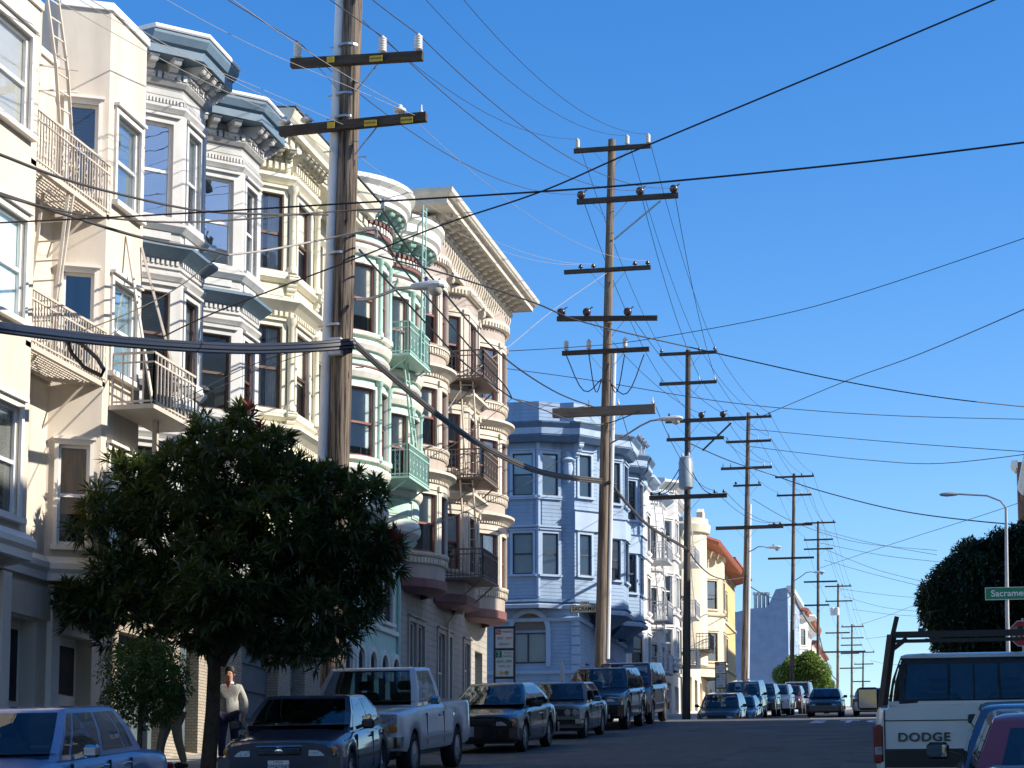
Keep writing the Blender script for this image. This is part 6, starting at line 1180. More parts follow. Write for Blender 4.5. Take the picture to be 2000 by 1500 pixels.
car('grey_green_coupe', 'grey green boxy old coupe with twin round headlamps', 'car', dict(paint=cp('grey_green_paint', (.10, .125, .125), .35), W=1.6, L=4.25, H=1.40, axf=.72, axr=3.22, deck=[(0, .78), (.06, .82), (1.1, .88), (3.3, .93), (4.1, .9), (4.25, .8)], ws=(1.2, 1.65), rw=(3.45, 3.0), tum=.15, light='twin', lz=.66, grille=(.9, .14), bumper=M['chrome'], bz=.44, bh=.05, plate='4CRG', style='multi', rim=.21, divs=[(.06, .48), (.53, .9)], trim=M['chrome'], mirror=M['chrome']), -9.55, 49.55)
suv = dict(W=1.87, L=4.65, H=1.74, wr=.37, ww=.24, rim=.25, axf=.85, axr=3.65, belt=1.1, sill=.36, bump=.62, deck=[(0, .88), (.08, .96), (1.1, 1.1), (1.3, 1.14), (4.4, 1.16), (4.65, 1.1)], ws=(1.15, 1.85), rw=(4.5, 4.15), tum=.16, divs=[(.06, .36), (.4, .68), (.72, .95)], bz=.55, bh=.16)
o, B, S = car('dark_suv', 'dark sport utility vehicle with roof rails near the crossing', 'suv', {**suv, 'paint': cp('dark_suv_paint', (.014, .014, .016), .25), 'light': 'wide', 'lz': .86}, -9.65, 56.1)
for s in (-1, 1): mb = MB(); mb.tube([(s * .62, 1.95, 1.7), (s * .62, 2.1, 1.78), (s * .62, 3.9, 1.78), (s * .62, 4.05, 1.7)], .02, 6); B(mb, 'roof_rail', M['galv'])
van = dict(W=1.95, L=4.7, H=1.88, wr=.34, ww=.22, rim=.23, axf=.85, axr=3.7, belt=1.15, sill=.34, bump=.62, deck=[(0, .85), (.1, .95), (.9, 1.14), (1.1, 1.2), (4.6, 1.22), (4.7, 1.1)], ws=(.9, 1.75), rw=(4.65, 4.45), tum=.15, divs=[(.08, .3), (.34, .62), (.66, .94)], bz=.5, bh=.12)
car('maroon_van', 'dark maroon van parked at the crossing behind the dark sport utility vehicle', 'van', {**van, 'paint': cp('maroon_van_paint', (.045, .018, .018), .3), 'style': 'multi', 'trim': M['galv']}, -9.7, 61.1)
# beyond the crossing
far = 'cars parked beyond the crossing'
car('dark_offroad_car', 'dark car with black hood just past the crossing, half hidden by the rise', 'suv', {**suv, 'paint': cp('dark_far_paint', (.02, .022, .025), .3)}, -9.75, 88.9, group=far)
car('small_blue_car', 'small blue car tucked behind the first car past the crossing', 'car', dict(paint=cp('steel_blue_paint', (.08, .14, .24), .3)), -9.5, 94.5, group=far)
car('grey_van', 'dark grey van, tallest of the first cars past the crossing', 'van', {**van, 'paint': cp('grey_van_paint', (.05, .055, .065), .3)}, -9.8, 99.8, group=far)
car('dark_suv', 'dark sport utility vehicle between the grey van and the white one', 'suv', {**suv, 'paint': cp('dark_far_paint2', (.03, .032, .035), .3)}, -9.55, 106.0, group=far)
car('white_suv', 'white sport utility vehicle facing down the hill', 'suv', {**suv, 'paint': cp('white_far_paint', (.55, .56, .56), .35)}, -9.3, 112.5, group=far)
car('maroon_suv', 'maroon sport utility vehicle with chrome grille behind the white one', 'suv', {**suv, 'paint': cp('maroon_far_paint', (.06, .02, .022), .3), 'chrome': True}, -9.3, 122.0, group=far)
car('white_van', 'tall white van uphill of the maroon sport utility vehicle', 'van', {**van, 'H': 2.1, 'paint': cp('white_van_paint', (.66, .66, .64), .4)}, -9.4, 131.5, group=far)
car('blue_suv', 'dark blue car farthest up on the left kerb', 'suv', {**suv, 'paint': cp('navy_far_paint', (.03, .06, .12), .3)}, -9.2, 146, group=far)
car('dark_blue_car', 'dark blue car driving down the middle of the street', 'car', dict(paint=cp('navy_car_paint', (.02, .035, .06), .3), plate='', W=1.74, L=4.4), -5.95, 102.5, group='moving cars')
car('silver_car', 'silver car with red tail lights driving away up the hill', 'car', dict(paint=cp('silver_paint', (.42, .42, .42), .3, .5), tz=.8), -3.75, 104, away=True, group='moving cars')
# right kerb: pickup seen from behind, then nearer cars
o, B, S = car('white_rack_pickup', 'white pickup seen from behind with dark ladder rack on the right', 'pickup', dict(paint=cp('white_ram_paint', (.62, .61, .58), .4), W=2.0, L=5.6, H=1.86, wr=.38, ww=.26, rim=.22, axf=1.0, axr=4.35, belt=1.18, sill=.45, bump=.66, deck=[(0, 1.06), (.1, 1.12), (1.4, 1.2), (2.8, 1.24), (3.3, 1.3), (5.6, 1.32)], ws=(1.4, 2.0), rw=(3.2, 3.02), tum=.15, bed=(3.35, 5.5), extra=[3.34, 3.36, 5.49, 5.51], light='box', lz=.95, grille=(.5, .24), bz=.6, bh=.1, bumper=mat('dull_bumper', (.35, .35, .35), .4, .2, 4, metal=.5), divs=[(.1, .85)], handles=(2.6,), doors=(1.85, 3.0), style='steel', round=.04, rearglass=False, openrear=True, glass='car_glass_clear', notail=True, seats=False), .3, 20.4, away=True, group='cars on the right kerb')
L = 5.6
# rear window in four panes, rack, tail lamps, tailgate band and lettering
for k, (a, b) in enumerate(((-.74, -.29), (-.26, -.01), (.01, .26), (.29, .74))):
    mb = MB(); y0, y1 = 3.22, 3.06; mb.hexa([(a * 1.0, y0 + .05, 1.36), (b, y0 + .05, 1.36), (b, y0 + .04, 1.36), (a, y0 + .04, 1.36), (a * .95, y1 + .06, 1.74), (b * .95, y1 + .06, 1.74), (b * .95, y1 + .05, 1.74), (a * .95, y1 + .05, 1.74)]); B(mb, 'rear_window', M['car_glass_clear'])
mb = MB(); P_ = lambda t: (3.235 - .15 * t, 1.31 + .46 * t)
def slab(xa, xb, ta, tb):
    (ya, za), (yb, zb_) = P_(ta), P_(tb); mb.hexa([(xa, ya, za), (xb, ya, za), (xb, ya - .03, za), (xa, ya - .03, za), (xa, yb, zb_), (xb, yb, zb_), (xb, yb - .03, zb_), (xa, yb - .03, zb_)])
slab(-.8, .8, 0, .1); slab(-.78, .78, .93, 1.0)
for xa, xb in ((-.8, -.74), (-.29, -.26), (-.012, .012), (.26, .29), (.74, .8)): slab(xa, xb, .1, .93)
B(mb, 'rear_window_frame', M['plastic'])
for x in (-.38, .38): mb = MB(); rbox(mb, x - .24, x + .24, 2.75, 2.88, 1.0, 1.42, .05); rbox(mb, x - .14, x + .14, 2.76, 2.86, 1.44, 1.58, .04); B(mb, 'seat', M['plastic'])
mb = MB(); mb.box(-.9, .9, L + .002, L + .014, .74, .92)
for k in range(7): mb.box(-.88, .88, L + .012, L + .022, .75 + k * .024, .762 + k * .024)
B(mb, 'tailgate_band', M['plastic'])
mb = MB(); mb.box(-.9, .9, L, L + .006, 1.19, 1.2); mb.box(-.9, -.888, L, L + .006, .7, 1.3); mb.box(.888, .9, L, L + .006, .7, 1.3); B(mb, 'tailgate_seam', M['plastic'])
mb = MB(); rbox(mb, -.1, .1, L - .02, L + .02, 1.16, 1.25, .015); B(mb, 'tailgate_handle', M['plastic'])
rot = Matrix.Translation((.52, L / 2 + .01, 1.03)) @ Matrix.Rotation(math.pi, 4, 'Z') @ Matrix.Rotation(math.pi / 2, 4, 'X'); me = text_mesh('DODGE', .135, .004, 1.12, .004); me.transform(rot @ Matrix.Diagonal((.98, .86, 1, 1))); me.materials.clear(); me.materials.append(mat('badge_grey', (.06, .06, .065), .5, 0)); link('lettering', me, o)
for s in (-1, 1):
    mb = MB(); xa, xb = sorted((s * .905, s * 1.004)); rbox(mb, xa, xb, L - .1, L + .015, .78, 1.16, .02); t_ = B(mb, 'tail_light', M['red']); mb = MB(); rbox(mb, xa + .012, xb - .012, L + .0, L + .02, .86, .95, .01); B(mb, 'reversing_light', M['hlamp'], t_)
    mb = MB(); rbox(mb, min(s * 1.06, s * 1.3), max(s * 1.06, s * 1.3), 1.95, 2.05, 1.22, 1.48, .03); mi = B(mb, 'towing_mirror', M['plastic']); mb = MB(); mb.box(min(s * 1.08, s * 1.28), max(s * 1.08, s * 1.28), 2.051, 2.055, 1.245, 1.455); B(mb, 'mirror_glass', M['panes'], mi)
    mb = MB(); mb.bar((s * .98, 3.42, 1.24), (s * .86, 3.3, 2.06), .08, .07); mb.bar((s * .86, 3.3, 2.02), (s * .80, 3.3, 2.26), .06, .05); mb.bar((s * .86, 3.3, 1.9), (s * .7, 3.3, 2.02), .05, .05); B(mb, 'rack_upright', mat('rack_rust', (.05, .03, .025), .7, .4, 8))
mb = MB(); mb.bar((-.86, 3.3, 2.06), (.86, 3.3, 2.06), .07, .07); mb.bar((-.84, 3.3, 1.99), (.84, 3.3, 1.99), .04, .04); B(mb, 'rack_crossbar', M['plastic'])
for x in (-.62, -.5, .55): mb = MB(); mb.bar((x, 3.2, 2.1), (x, .4, 2.1), .06, .06); B(mb, 'rack_rail', M['plastic'])
mb = MB(); mb.box(-.18, .18, 3.02, 3.06, 1.765, 1.82); B(mb, 'brake_light', M['plastic'])
rk = 'cars on the right kerb'
car('dark_blue_hatchback', 'dark blue car at lower right, just behind the white rack pickup', 'car', dict(paint=cp('midnight_blue_paint', (.03, .05, .10), .3), H=1.43), .92, 15.1, away=True, group=rk)
car('red_car', 'dark red car at the lower right edge', 'car', dict(paint=cp('dark_red_paint', (.28, .025, .02), .3), H=1.50), .88, 9.7, away=True, group=rk)
car('blue_car', 'blue car in the bottom right corner, closest to the camera', 'car', dict(paint=cp('mid_blue_paint', (.07, .12, .24), .3), H=1.42), .74, 4.8, away=True, group=rk)
# ------------------------------------------------------------------ trees
def mesh_np(name, V, F, mats, mi=None, smooth=False):
    me = bpy.data.meshes.new(name); V = np.asarray(V, np.float32); F = np.asarray(F, np.int32); nf, k = F.shape
    me.vertices.add(len(V)); me.vertices.foreach_set('co', V.ravel()); me.loops.add(nf * k); me.loops.foreach_set('vertex_index', F.ravel())
    me.polygons.add(nf); me.polygons.foreach_set('loop_start', np.arange(0, nf * k, k, dtype=np.int32)); me.polygons.foreach_set('loop_total', np.full(nf, k, np.int32))
    for m in mats: me.materials.append(m)
    if mi is not None: me.polygons.foreach_set('material_index', np.asarray(mi, np.int32))
    me.update(); me.validate(); return me
def unit(a): return a / np.maximum(1e-6, np.linalg.norm(a, axis=-1, keepdims=True))
def leaves(C, D, length, width, droop=.25):
    """one folded lance-shaped leaf (4 verts, 1 kite quad bent) per centre C along direction D"""
    n = len(C); up = np.array([0, 0, 1.0]); S_ = unit(np.cross(D, up + rng.normal(0, .35, (n, 3)))); Nn = unit(np.cross(S_, D))
    L_ = length[:, None]; Wd = width[:, None]
    p0 = C; p1 = C + D * L_ * .45 + S_ * Wd + Nn * L_ * .03; p2 = C + D * L_ - np.array([0, 0, 1.0]) * L_ * droop; p3 = C + D * L_ * .45 - S_ * Wd + Nn * L_ * .03
    V = np.stack([p0, p1, p2, p3], 1).reshape(-1, 3); F = np.arange(4 * n).reshape(n, 4); return V, F
def rosette_tree(clumps, per, leafn, ll, lw, core=.55, tips=None):
    C, D = [], []
    for c, r in clumps:
        n = int(per * r * r); u = unit(rng.normal(0, 1, (n, 3))); u[:, 2] = u[:, 2] * .85 + .08; rad = r * (core + (1 - core) * rng.random(n) ** .5) * (1 + .12 * np.sin(u[:, 0] * 9 + u[:, 2] * 7)); C.append(np.array(c) + u * rad[:, None]); D.append(unit(u + np.array([0, 0, .35]) + rng.normal(0, .25, (n, 3))))
    C = np.concatenate(C); D = np.concatenate(D); n = len(C)
    a = rng.random((n, leafn)) * .6 + np.arange(leafn) * 2 * np.pi / leafn; el = rng.uniform(.15, 1.1, (n, leafn))
    T = unit(np.cross(D, np.array([.3, .2, 1.0]))); Bv = np.cross(D, T)
    dirs = (T[:, None] * np.cos(a)[..., None] + Bv[:, None] * np.sin(a)[..., None]) * np.cos(el)[..., None] + D[:, None] * np.sin(el)[..., None]
    CC = np.repeat(C[:, None], leafn, 1).reshape(-1, 3); DD = unit(dirs.reshape(-1, 3)); m = len(CC)
    V, F = leaves(CC, DD, ll * rng.uniform(.7, 1.25, m), lw * rng.uniform(.8, 1.2, m), .08); mi = np.zeros(m, int)
    if tips is not None:
        for tp, tr in tips:
            d = np.linalg.norm(C - np.array(tp), axis=1); sel = np.repeat((d < tr) & (D[:, 2] > .0), leafn); mi[sel] = 1
    return V, F, mi
def limb(mb, pts, r0, r1): mb.tube(pts, [r0 + (r1 - r0) * k / (len(pts) - 1) for k in range(len(pts))], 9)
YT = 32.3
def big_tree():
    foot = Vector((atY(405, 1500, YT).x, YT, gz(YT) + .1)); r = thing('street_tree', 'large dark broad-leaved tree with red new leaves on the left pavement', 'tree', foot)
    px = [(474, 822, 30), (450, 850, 42), (400, 862, 44), (520, 868, 40), (545, 850, 22), (395, 815, 18), (350, 925, 70), (262, 935, 55), (450, 930, 100), (555, 935, 82), (640, 962, 66), (708, 972, 42), (205, 1005, 52), (300, 1005, 85), (420, 1025, 105), (545, 1035, 105), (650, 1040, 80), (730, 1062, 42), (240, 1115, 70), (160, 1178, 48), (330, 1150, 90), (450, 1140, 105), (570, 1130, 95), (680, 1115, 70), (748, 1092, 40), (190, 1205, 48), (280, 1190, 65), (400, 1200, 85), (520, 1210, 85), (630, 1195, 70), (705, 1178, 45), (590, 1262, 42), (655, 1245, 36), (540, 1262, 40), (120, 1182, 26), (170, 1030, 36), (770, 1072, 22), (640, 1290, 22), (125, 1160, 20), (150, 1215, 22), (225, 905, 22), (190, 965, 20), (690, 940, 22), (735, 955, 20), (765, 1120, 18), (750, 1040, 22), (700, 1225, 20), (250, 1270, 20), (215, 1250, 18), (310, 1250, 26)]
    cl = []
    for x, y, rr in px:
        for s in (-1, 1):
            off = s * random.uniform(.15, 1.5) * (1 - min(1, ((x - 440) / 420) ** 2)) + random.uniform(-.3, .3); c = atY(x + random.uniform(-8, 8), y + random.uniform(-8, 8), YT + off); cl.append((tuple(c), rr / 119 * random.uniform(.72, .98)))
    tips = [(atY(x, y, YT), .42) for x, y in ((770, 1062), (545, 806), (520, 815), (492, 790))]
    V, F, mi = rosette_tree(cl, 250, 10, .25, .026, .5, tips=[(tuple(t), q) for t, q in tips])
    cr = link('crown', mesh_np('crown', V - np.array(foot), F, [M['leafd'], M['leafr']], mi), None); cr.parent = r; stuff(cr)
    mb = MB(); fork = atY(420, 1265, YT); limb(mb, [foot + Vector((0, 0, -.15)), foot.lerp(fork, .5) + Vector((.03, 0, 0)), fork], .14, .105)
    for x, y, dy in ((440, 1130, 0), (300, 1130, .4), (545, 1140, -.4), (450, 960, .2), (600, 1180, .5)): e = atY(x, y, YT + dy); mid_ = fork.lerp(e, .5) + Vector((0, 0, .12)); limb(mb, [fork - Vector((0, 0, .15)), fork.lerp(mid_, .5), mid_, e], .085, .03)
    e = atY(520, 1215, YT - .2); limb(mb, [atY(432, 1300, YT), atY(455, 1262, YT), atY(480, 1245, YT - .1), e], .07, .03)
    mb.build('trunk', M['bark'], r, True)
big_tree()
def leaf_ball(clumps, per, ll, lw, core=.5):
    C, D = [], []
    for c, r in clumps:
        n = int(per * r * r); u = unit(rng.normal(0, 1, (n, 3))); rad = r * (core + (1 - core) * rng.random(n) ** .45); C.append(np.array(c) + u * rad[:, None]); D.append(unit(u * .6 + rng.normal(0, .6, (n, 3)) + np.array([0, 0, -.15])))
    C = np.concatenate(C); D = np.concatenate(D); m = len(C); return leaves(C, D, ll * rng.uniform(.7, 1.3, m), lw * rng.uniform(.7, 1.3, m), .15)
def small_tree():
    Y = 28.9; foot = Vector((atY(266, 1510, Y).x, Y, gz(Y) + .1)); r = thing('small_street_tree', 'small round clipped tree in front of the walking men', 'tree', foot); cl = []
    for k in range(30):
        a = random.uniform(0, 2 * math.pi); h = random.uniform(-1, 1); rr = math.sqrt(1 - h * h) * .52; c = atY(275, 1335, Y) + Vector((rr * math.cos(a), rr * math.sin(a), h * .42)); cl.append((tuple(c), random.uniform(.2, .34)))
    V, F = leaf_ball(cl, 5200, .06, .014); cr = link('crown', mesh_np('crown', V - np.array(foot), F, [M['leafs']]), None); cr.parent = r; stuff(cr)
    mb = MB(); t = atY(275, 1370, Y); limb(mb, [foot, foot.lerp(t, .5) + Vector((.02, 0, 0)), t], .05, .035)
    for q in range(6): a = q * 1.05; limb(mb, [t, t + Vector((.2 * math.cos(a), .2 * math.sin(a), .2)), t + Vector((.45 * math.cos(a), .45 * math.sin(a), .35))], .025, .008)
    mb.build('trunk', M['bark'], r, True)
small_tree()
def right_tree():
    Y = 112; foot = Vector((2.6, Y, gz(Y) + .1)); r = thing('large_street_tree', 'large dark dense tree on the right behind the stop sign', 'tree', foot); cl = []
    px = [(1900, 1100, 45), (1960, 1075, 40), (2030, 1070, 55), (1870, 1150, 55), (1850, 1200, 50), (1930, 1150, 70), (2010, 1140, 70), (1900, 1215, 65), (1980, 1215, 70), (1835, 1180, 38), (1930, 1260, 55), (2040, 1200, 80), (1865, 1240, 40), (1990, 1280, 60), (1910, 1085, 25), (1975, 1060, 25), (1850, 1128, 30), (1818, 1165, 22)]
    for x, y, rr in px:
        for s in (-1, 0, 1): c = atY(x + random.uniform(-8, 8), y + random.uniform(-8, 8), Y + s * random.uniform(.5, 2.2)); cl.append((tuple(c), rr / 36))
    for x, y, rr in px:
        for q in range(4): a = random.uniform(0, 6.28); cl.append((tuple(atY(x + rr * .95 * math.cos(a), y + rr * .95 * math.sin(a), Y + random.uniform(-1.5, 1.5))), random.uniform(.3, .6)))
    V, F = leaf_ball(cl, 620, .30, .055); cr = link('crown', mesh_np('crown', V - np.array(foot), F, [M['leafm']]), None); cr.parent = r; stuff(cr)
    mb = MB(); t = atY(1935, 1290, Y); limb(mb, [foot, foot.lerp(t, .6), t], .25, .18); [limb(mb, [t, t.lerp(atY(x, y, Y), .5) + Vector((0, 0, .2)), atY(x, y, Y)], .13, .04) for x, y in ((1870, 1180), (1940, 1130), (2010, 1150))]; mb.build('trunk', M['bark'], r, True)
right_tree()
def far_tree():
    Y = 176; foot = Vector((-12.2, Y, gz(Y) + .1)); r = thing('bushy_tree', 'bright green bushy tree in front of the shingled wall', 'tree', foot); cl = []
    for x, y, rr in ((1530, 1318, 20), (1552, 1305, 24), (1580, 1300, 26), (1600, 1312, 22), (1570, 1325, 28), (1545, 1330, 20), (1605, 1330, 18), (1580, 1285, 14), (1618, 1340, 12)):
        for s in (-1, 1): cl.append((tuple(atY(x, y, Y + s * random.uniform(.2, 1.3))), rr / 22.5))
    V, F = leaf_ball(cl, 900, .24, .07); cr = link('crown', mesh_np('crown', V - np.array(foot), F, [M['leafl']]), None); cr.parent = r; stuff(cr)
    mb = MB(); limb(mb, [foot, atY(1570, 1325, Y)], .16, .08); mb.build('trunk', M['bark'], r, True)
far_tree()
# ------------------------------------------------------------------ people
def skin(name, verts, edges, radii, m, parent, root_i=0, sub=2):
    me = bpy.data.meshes.new(name); me.from_pydata(verts, edges, []); me.materials.append(m); o = link(name, me, parent)
    bpy.context.view_layer.objects.active = o
    md = o.modifiers.new('skin', 'SKIN'); 
    if not me.skin_vertices: 
        b = bmesh.new(); b.from_mesh(me); b.verts.layers.skin.verify(); b.to_mesh(me); b.free()
    for k, rr in enumerate(radii): me.skin_vertices[0].data[k].radius = (rr, rr) if not isinstance(rr, tuple) else rr
    me.skin_vertices[0].data[root_i].use_root = True; md.use_smooth_shade = True
    s = o.modifiers.new('sub', 'SUBSURF'); s.levels = sub; s.render_levels = sub; return o
def person(label, X, Y, rz, h, top, trouser, cap_hair, step, armL, armR, inner=None):
    """facing -Y in its own frame; step = half stride; arm = (hand x, y, z) for each side"""
    r = thing('person', label, 'person', (X, Y, gz(Y) + .13), 'people walking on the left pavement', world_geo=False); r.rotation_euler = (0, 0, rz); k = h / 1.75; V = []; E = []; Rr = []
    def add(p, rr, par=None):
        V.append((p[0] * k, p[1] * k, p[2] * k)); Rr.append(tuple(q * k for q in rr) if isinstance(rr, tuple) else rr * k); i = len(V) - 1
        if par is not None: E.append((par, i))
        return i
    pel = add((0, 0, .94), (.15, .11)); wa = add((0, 0, 1.1), (.14, .10), pel); ch = add((0, .01, 1.3), (.165, .115), wa); nk = add((0, .01, 1.46), (.07, .06), ch); nk2 = add((0, -.01, 1.53), .055, nk); hd = add((0, -.02, 1.62), (.075, .09), nk2); hd2 = add((0, -.015, 1.71), (.065, .08), hd)
    legs = {}
    for s, st in ((-1, -step), (1, step)):
        hp = add((s * .09, 0, .88), .095, pel); kn = add((s * .1, -.04 + st * .5, .48), .06, hp); an = add((s * .1, st, .09), .042, kn); to = add((s * .105, st - .14, .035), (.04, .03), an); legs[s] = (hp, kn, an)
    for s, hnd in ((-1, armL), (1, armR)):
        sh = add((s * .19, .01, 1.38), .06, ch); hx = Vector(hnd); el = (Vector((s * .19, .01, 1.38)) + hx) / 2 + Vector((s * .05, .07, -.02)); e = add(tuple(el), .043, sh); w = add(tuple(hx), .03, e); d = (hx - el).normalized(); pm = add(tuple(hx + d * .07), (.035, .02), w)
        for q in range(4): off = Vector((0, (q - 1.5) * .018, 0)); f = add(tuple(hx + d * .11 + off), .009, pm); add(tuple(hx + d * (.15 - abs(q - 1.3) * .008) + off + Vector((0, -.005, 0))), .008, f)
        t = add(tuple(hx + d * .06 + Vector((0, -.045, 0))), .010, pm); add(tuple(hx + d * .09 + Vector((0, -.06, 0))), .009, t)
    b = skin('body', V, E, Rr, M['skin'], r)
    # clothing as looser shells over the same skeleton
    def shell(name, idxs, grow, m, links_, extra=()):
        mp = {}; vv = []; rr = []
        for i in idxs: mp[i] = len(vv); vv.append(V[i]); q = Rr[i]; q = q if isinstance(q, tuple) else (q, q); g = grow; rr.append((q[0] + g, q[1] + g))
        ee = [(mp[a], mp[c]) for a, c in E if a in mp and c in mp]; return skin(name, vv, ee, rr, m, r)
    arms = [i for i in range(len(V)) if Rr[i] in (.06 * k, .043 * k, .03 * k) and V[i][2] > .6 * k and i > 6 and abs(V[i][0]) > .15 * k]
    shell('jacket', [pel, wa, ch, nk] + arms, .028 * k, top, None); shell('trousers', [pel] + [i for s in legs for i in legs[s]], .022 * k, trouser, None)
    mb = MB(); mb.lathe([(.17, .84), (.185, .9), (.18, 1.0), (.172, 1.14), (.165, 1.2)], (0, 0, 0), 16); mb.v = [(v[0] * k, v[1] * .78 * k, v[2] * k) for v in mb.v]; mb.build('jacket_hem', top, r, True)
    for s in legs:
        a = V[legs[s][2]]; mb = MB(); rbox(mb, a[0] - .05, a[0] + .05, a[1] - .2, a[1] + .07, .0, .1, .03); o = mb.build('shoe', M['shoe'], r, True)
    mb = MB(); mb.lathe([(.088, 1.63), (.10, 1.68), (.098, 1.735), (.07, 1.785), (.02, 1.80)], (0, .012, 0), 14); mb.v = [(v[0] * k, (v[1] * (1.12 if v[1] > 0 else .78)) * k, v[2] * k) for v in mb.v]; mb.build('hair', M['hair'], r, True)
    mb = MB(); mb.prism([(0, .045), (.028, -.01), (0, -.018)], lambda a, q: (-.013 * k, (-.10 - a) * k, (1.62 + q) * k), lambda a, q: (.013 * k, (-.10 - a) * k, (1.62 + q) * k)); mb.build('nose', M['skin'], r, True)
    for s in (-1, 1): mb = MB(); mb.lathe([(.004, -.02), (.016, 0), (.004, .02)], (s * .085 * k, 0, 1.63 * k), 8); mb.build('ear', M['skin'], r, True)
    mb = MB(); [mb.box((s * .032 - .014) * k, (s * .032 + .014) * k, -.108 * k, -.098 * k, 1.645 * k, 1.66 * k) for s in (-1, 1)]; mb.build('eyes', M['shoe'], r); mb = MB(); mb.box(-.025 * k, .025 * k, -.102 * k, -.094 * k, 1.565 * k, 1.575 * k); mb.build('mouth', M['signr'], r)
    if inner: mb = MB(); mb.prism([(-.05, 1.5), (.05, 1.5), (.0, 1.36)], lambda a, q: (a * k, -.155 * k, q * k), lambda a, q: (a * k, -.12 * k, q * k)); mb.build('shirt_front', inner, r); mb = MB(); mb.lathe([(.075, 1.44), (.085, 1.47), (.08, 1.5)], (0, .005, 0), 12, closed=False); mb.v = [(v[0] * k, v[1] * k, v[2] * k) for v in mb.v]; mb.build('collar', M['signw'], r, True)
    return r
pA = atX(446, 1480, -12.9); person('person in grey hooded jacket and navy trousers behind the tree trunk', pA.x, pA.y, R(8), 1.74, M['hoodie'], M['trousern'], 0, .16, (-.34, -.16, .98), (.28, .02, .86), M['shirtm'])
pB = atX(335, 1478, -13.3); person('person in khaki trousers half hidden by the small tree', pB.x, pB.y, R(-35), 1.78, M['shirtb'], M['trouserk'], 0, .2, (-.26, .08, .88), (.27, -.1, .88))
# ------------------------------------------------------------------ signs and street furniture
def post(mb, a, b, r=.03): mb.tube([a, b], r, 8)
def parking_sign(label, pxc, X, full=True):
    v = atX(pxc, 1270, X); Y = v.y; g = gz(Y) + .13; x = v.x; r = thing('parking_sign', label, 'sign', (x, Y, g), 'parking sign boards')
    mb = MB(); w = .27
    for s in (-1, 1): mb.box(x + s * w - .025, x + s * w + .025, Y, Y + .05, g, g + 2.78)
    for z in (2.74, 2.16, 1.4): mb.box(x - w + .025, x + w - .025, Y, Y + .05, g + z - .03, g + z + .03)
    mb.build('frame', M['ironb'], r)
    P1 = MB(); P1.box(x - w + .03, x + w - .03, Y + .01, Y + .03, g + 2.195, g + 2.705); a = P1.build('upper_board', M['signw'], r)
    P2 = MB(); P2.box(x - w + .03, x + w - .03, Y + .01, Y + .03, g + 1.435, g + 2.125); b = P2.build('lower_board', M['signw'], r)
    mb = MB(); mb.box(x - .235, x - .09, Y + .004, Y + .01, g + 2.56, g + 2.69); mb.build('red_patch', M['signr'], a); mb = MB(); mb.box(x - .235, x - .07, Y + .004, Y + .01, g + 1.94, g + 2.11); mb.build('green_patch', M['signg'], b)
    T = lambda t, s, mt, dx, z, par, sx=1: text('lettering', t, s, mt, face_cam((x + dx, Y + .002, g + z)), par, sx, depth=.001)
    T('NO', .12, M['signw'], -.162, 2.625, a, .8); T('PARKING', .085, M['signr'], .075, 2.625, a, .85); T('7AM - 9AM', .11, M['signr'], 0, 2.45, a, .8); T('FRIDAY', .095, M['signr'], 0, 2.29, a, .95)
    T('2', .17, M['signw'], -.155, 2.025, b); T('HOUR', .07, M['signg'], .09, 2.06, b); T('PARKING', .07, M['signg'], .09, 1.97, b, .9); T('8AM - 9PM', .11, M['signg'], 0, 1.83, b, .8); T('MON - FRI', .07, M['signg'], 0, 1.71, b)
    for dx, mt, c in ((-.07, M['signo'], 'S'), (.06, M['signg'], 'G')): mb = MB(); mb.lathe([(.055, 0), (.055, .006)], (x + dx, Y + .004, g + 1.53), 16, 'Y'); mb.build('disc', mt, b); T(c, .09, M['signw'], dx, 1.53, b)
parking_sign('two-board no parking sign in dark frame before the blue house', 985, -11.45); parking_sign('smaller far parking sign board by the ivory house', 1407, -11.45)
# old street name plate on pole 2
a = atY(1114, 1190, f2.y + .1); b = atY(1182, 1190, f2.y + .1); r = thing('street_name_sign', 'cream enamel street name plate on the pole at the crossing', 'sign', (a.x, a.y, a.z)); mb = MB(); mb.box(a.x, b.x, a.y, a.y + .02, a.z - .13, a.z + .13); mb.build('plate', M['signy'], r)
mb = MB()
for z0, z1 in ((a.z - .13, a.z - .115), (a.z + .115, a.z + .13)): mb.box(a.x, b.x, a.y - .004, a.y, z0, z1)
mb.box(a.x, a.x + .015, a.y - .004, a.y, a.z - .115, a.z + .115); mb.build('border', M['ink'], r)
text('lettering', 'SACRAMENTO', .2, M['ink'], face_cam(((a.x + b.x) / 2 + .03, a.y - .003, a.z)), r, .86, bold=.004); c = atY(1142, 1181, a.y); mb = MB(); mb.box(c.x - .16, c.x + .16, a.y, a.y + .02, a.z + .14, a.z + .26); mb.build('number_plate', M['signy'], r); text('lettering', '1300', .09, M['ink'], face_cam((c.x, a.y - .003, a.z + .2)), r)
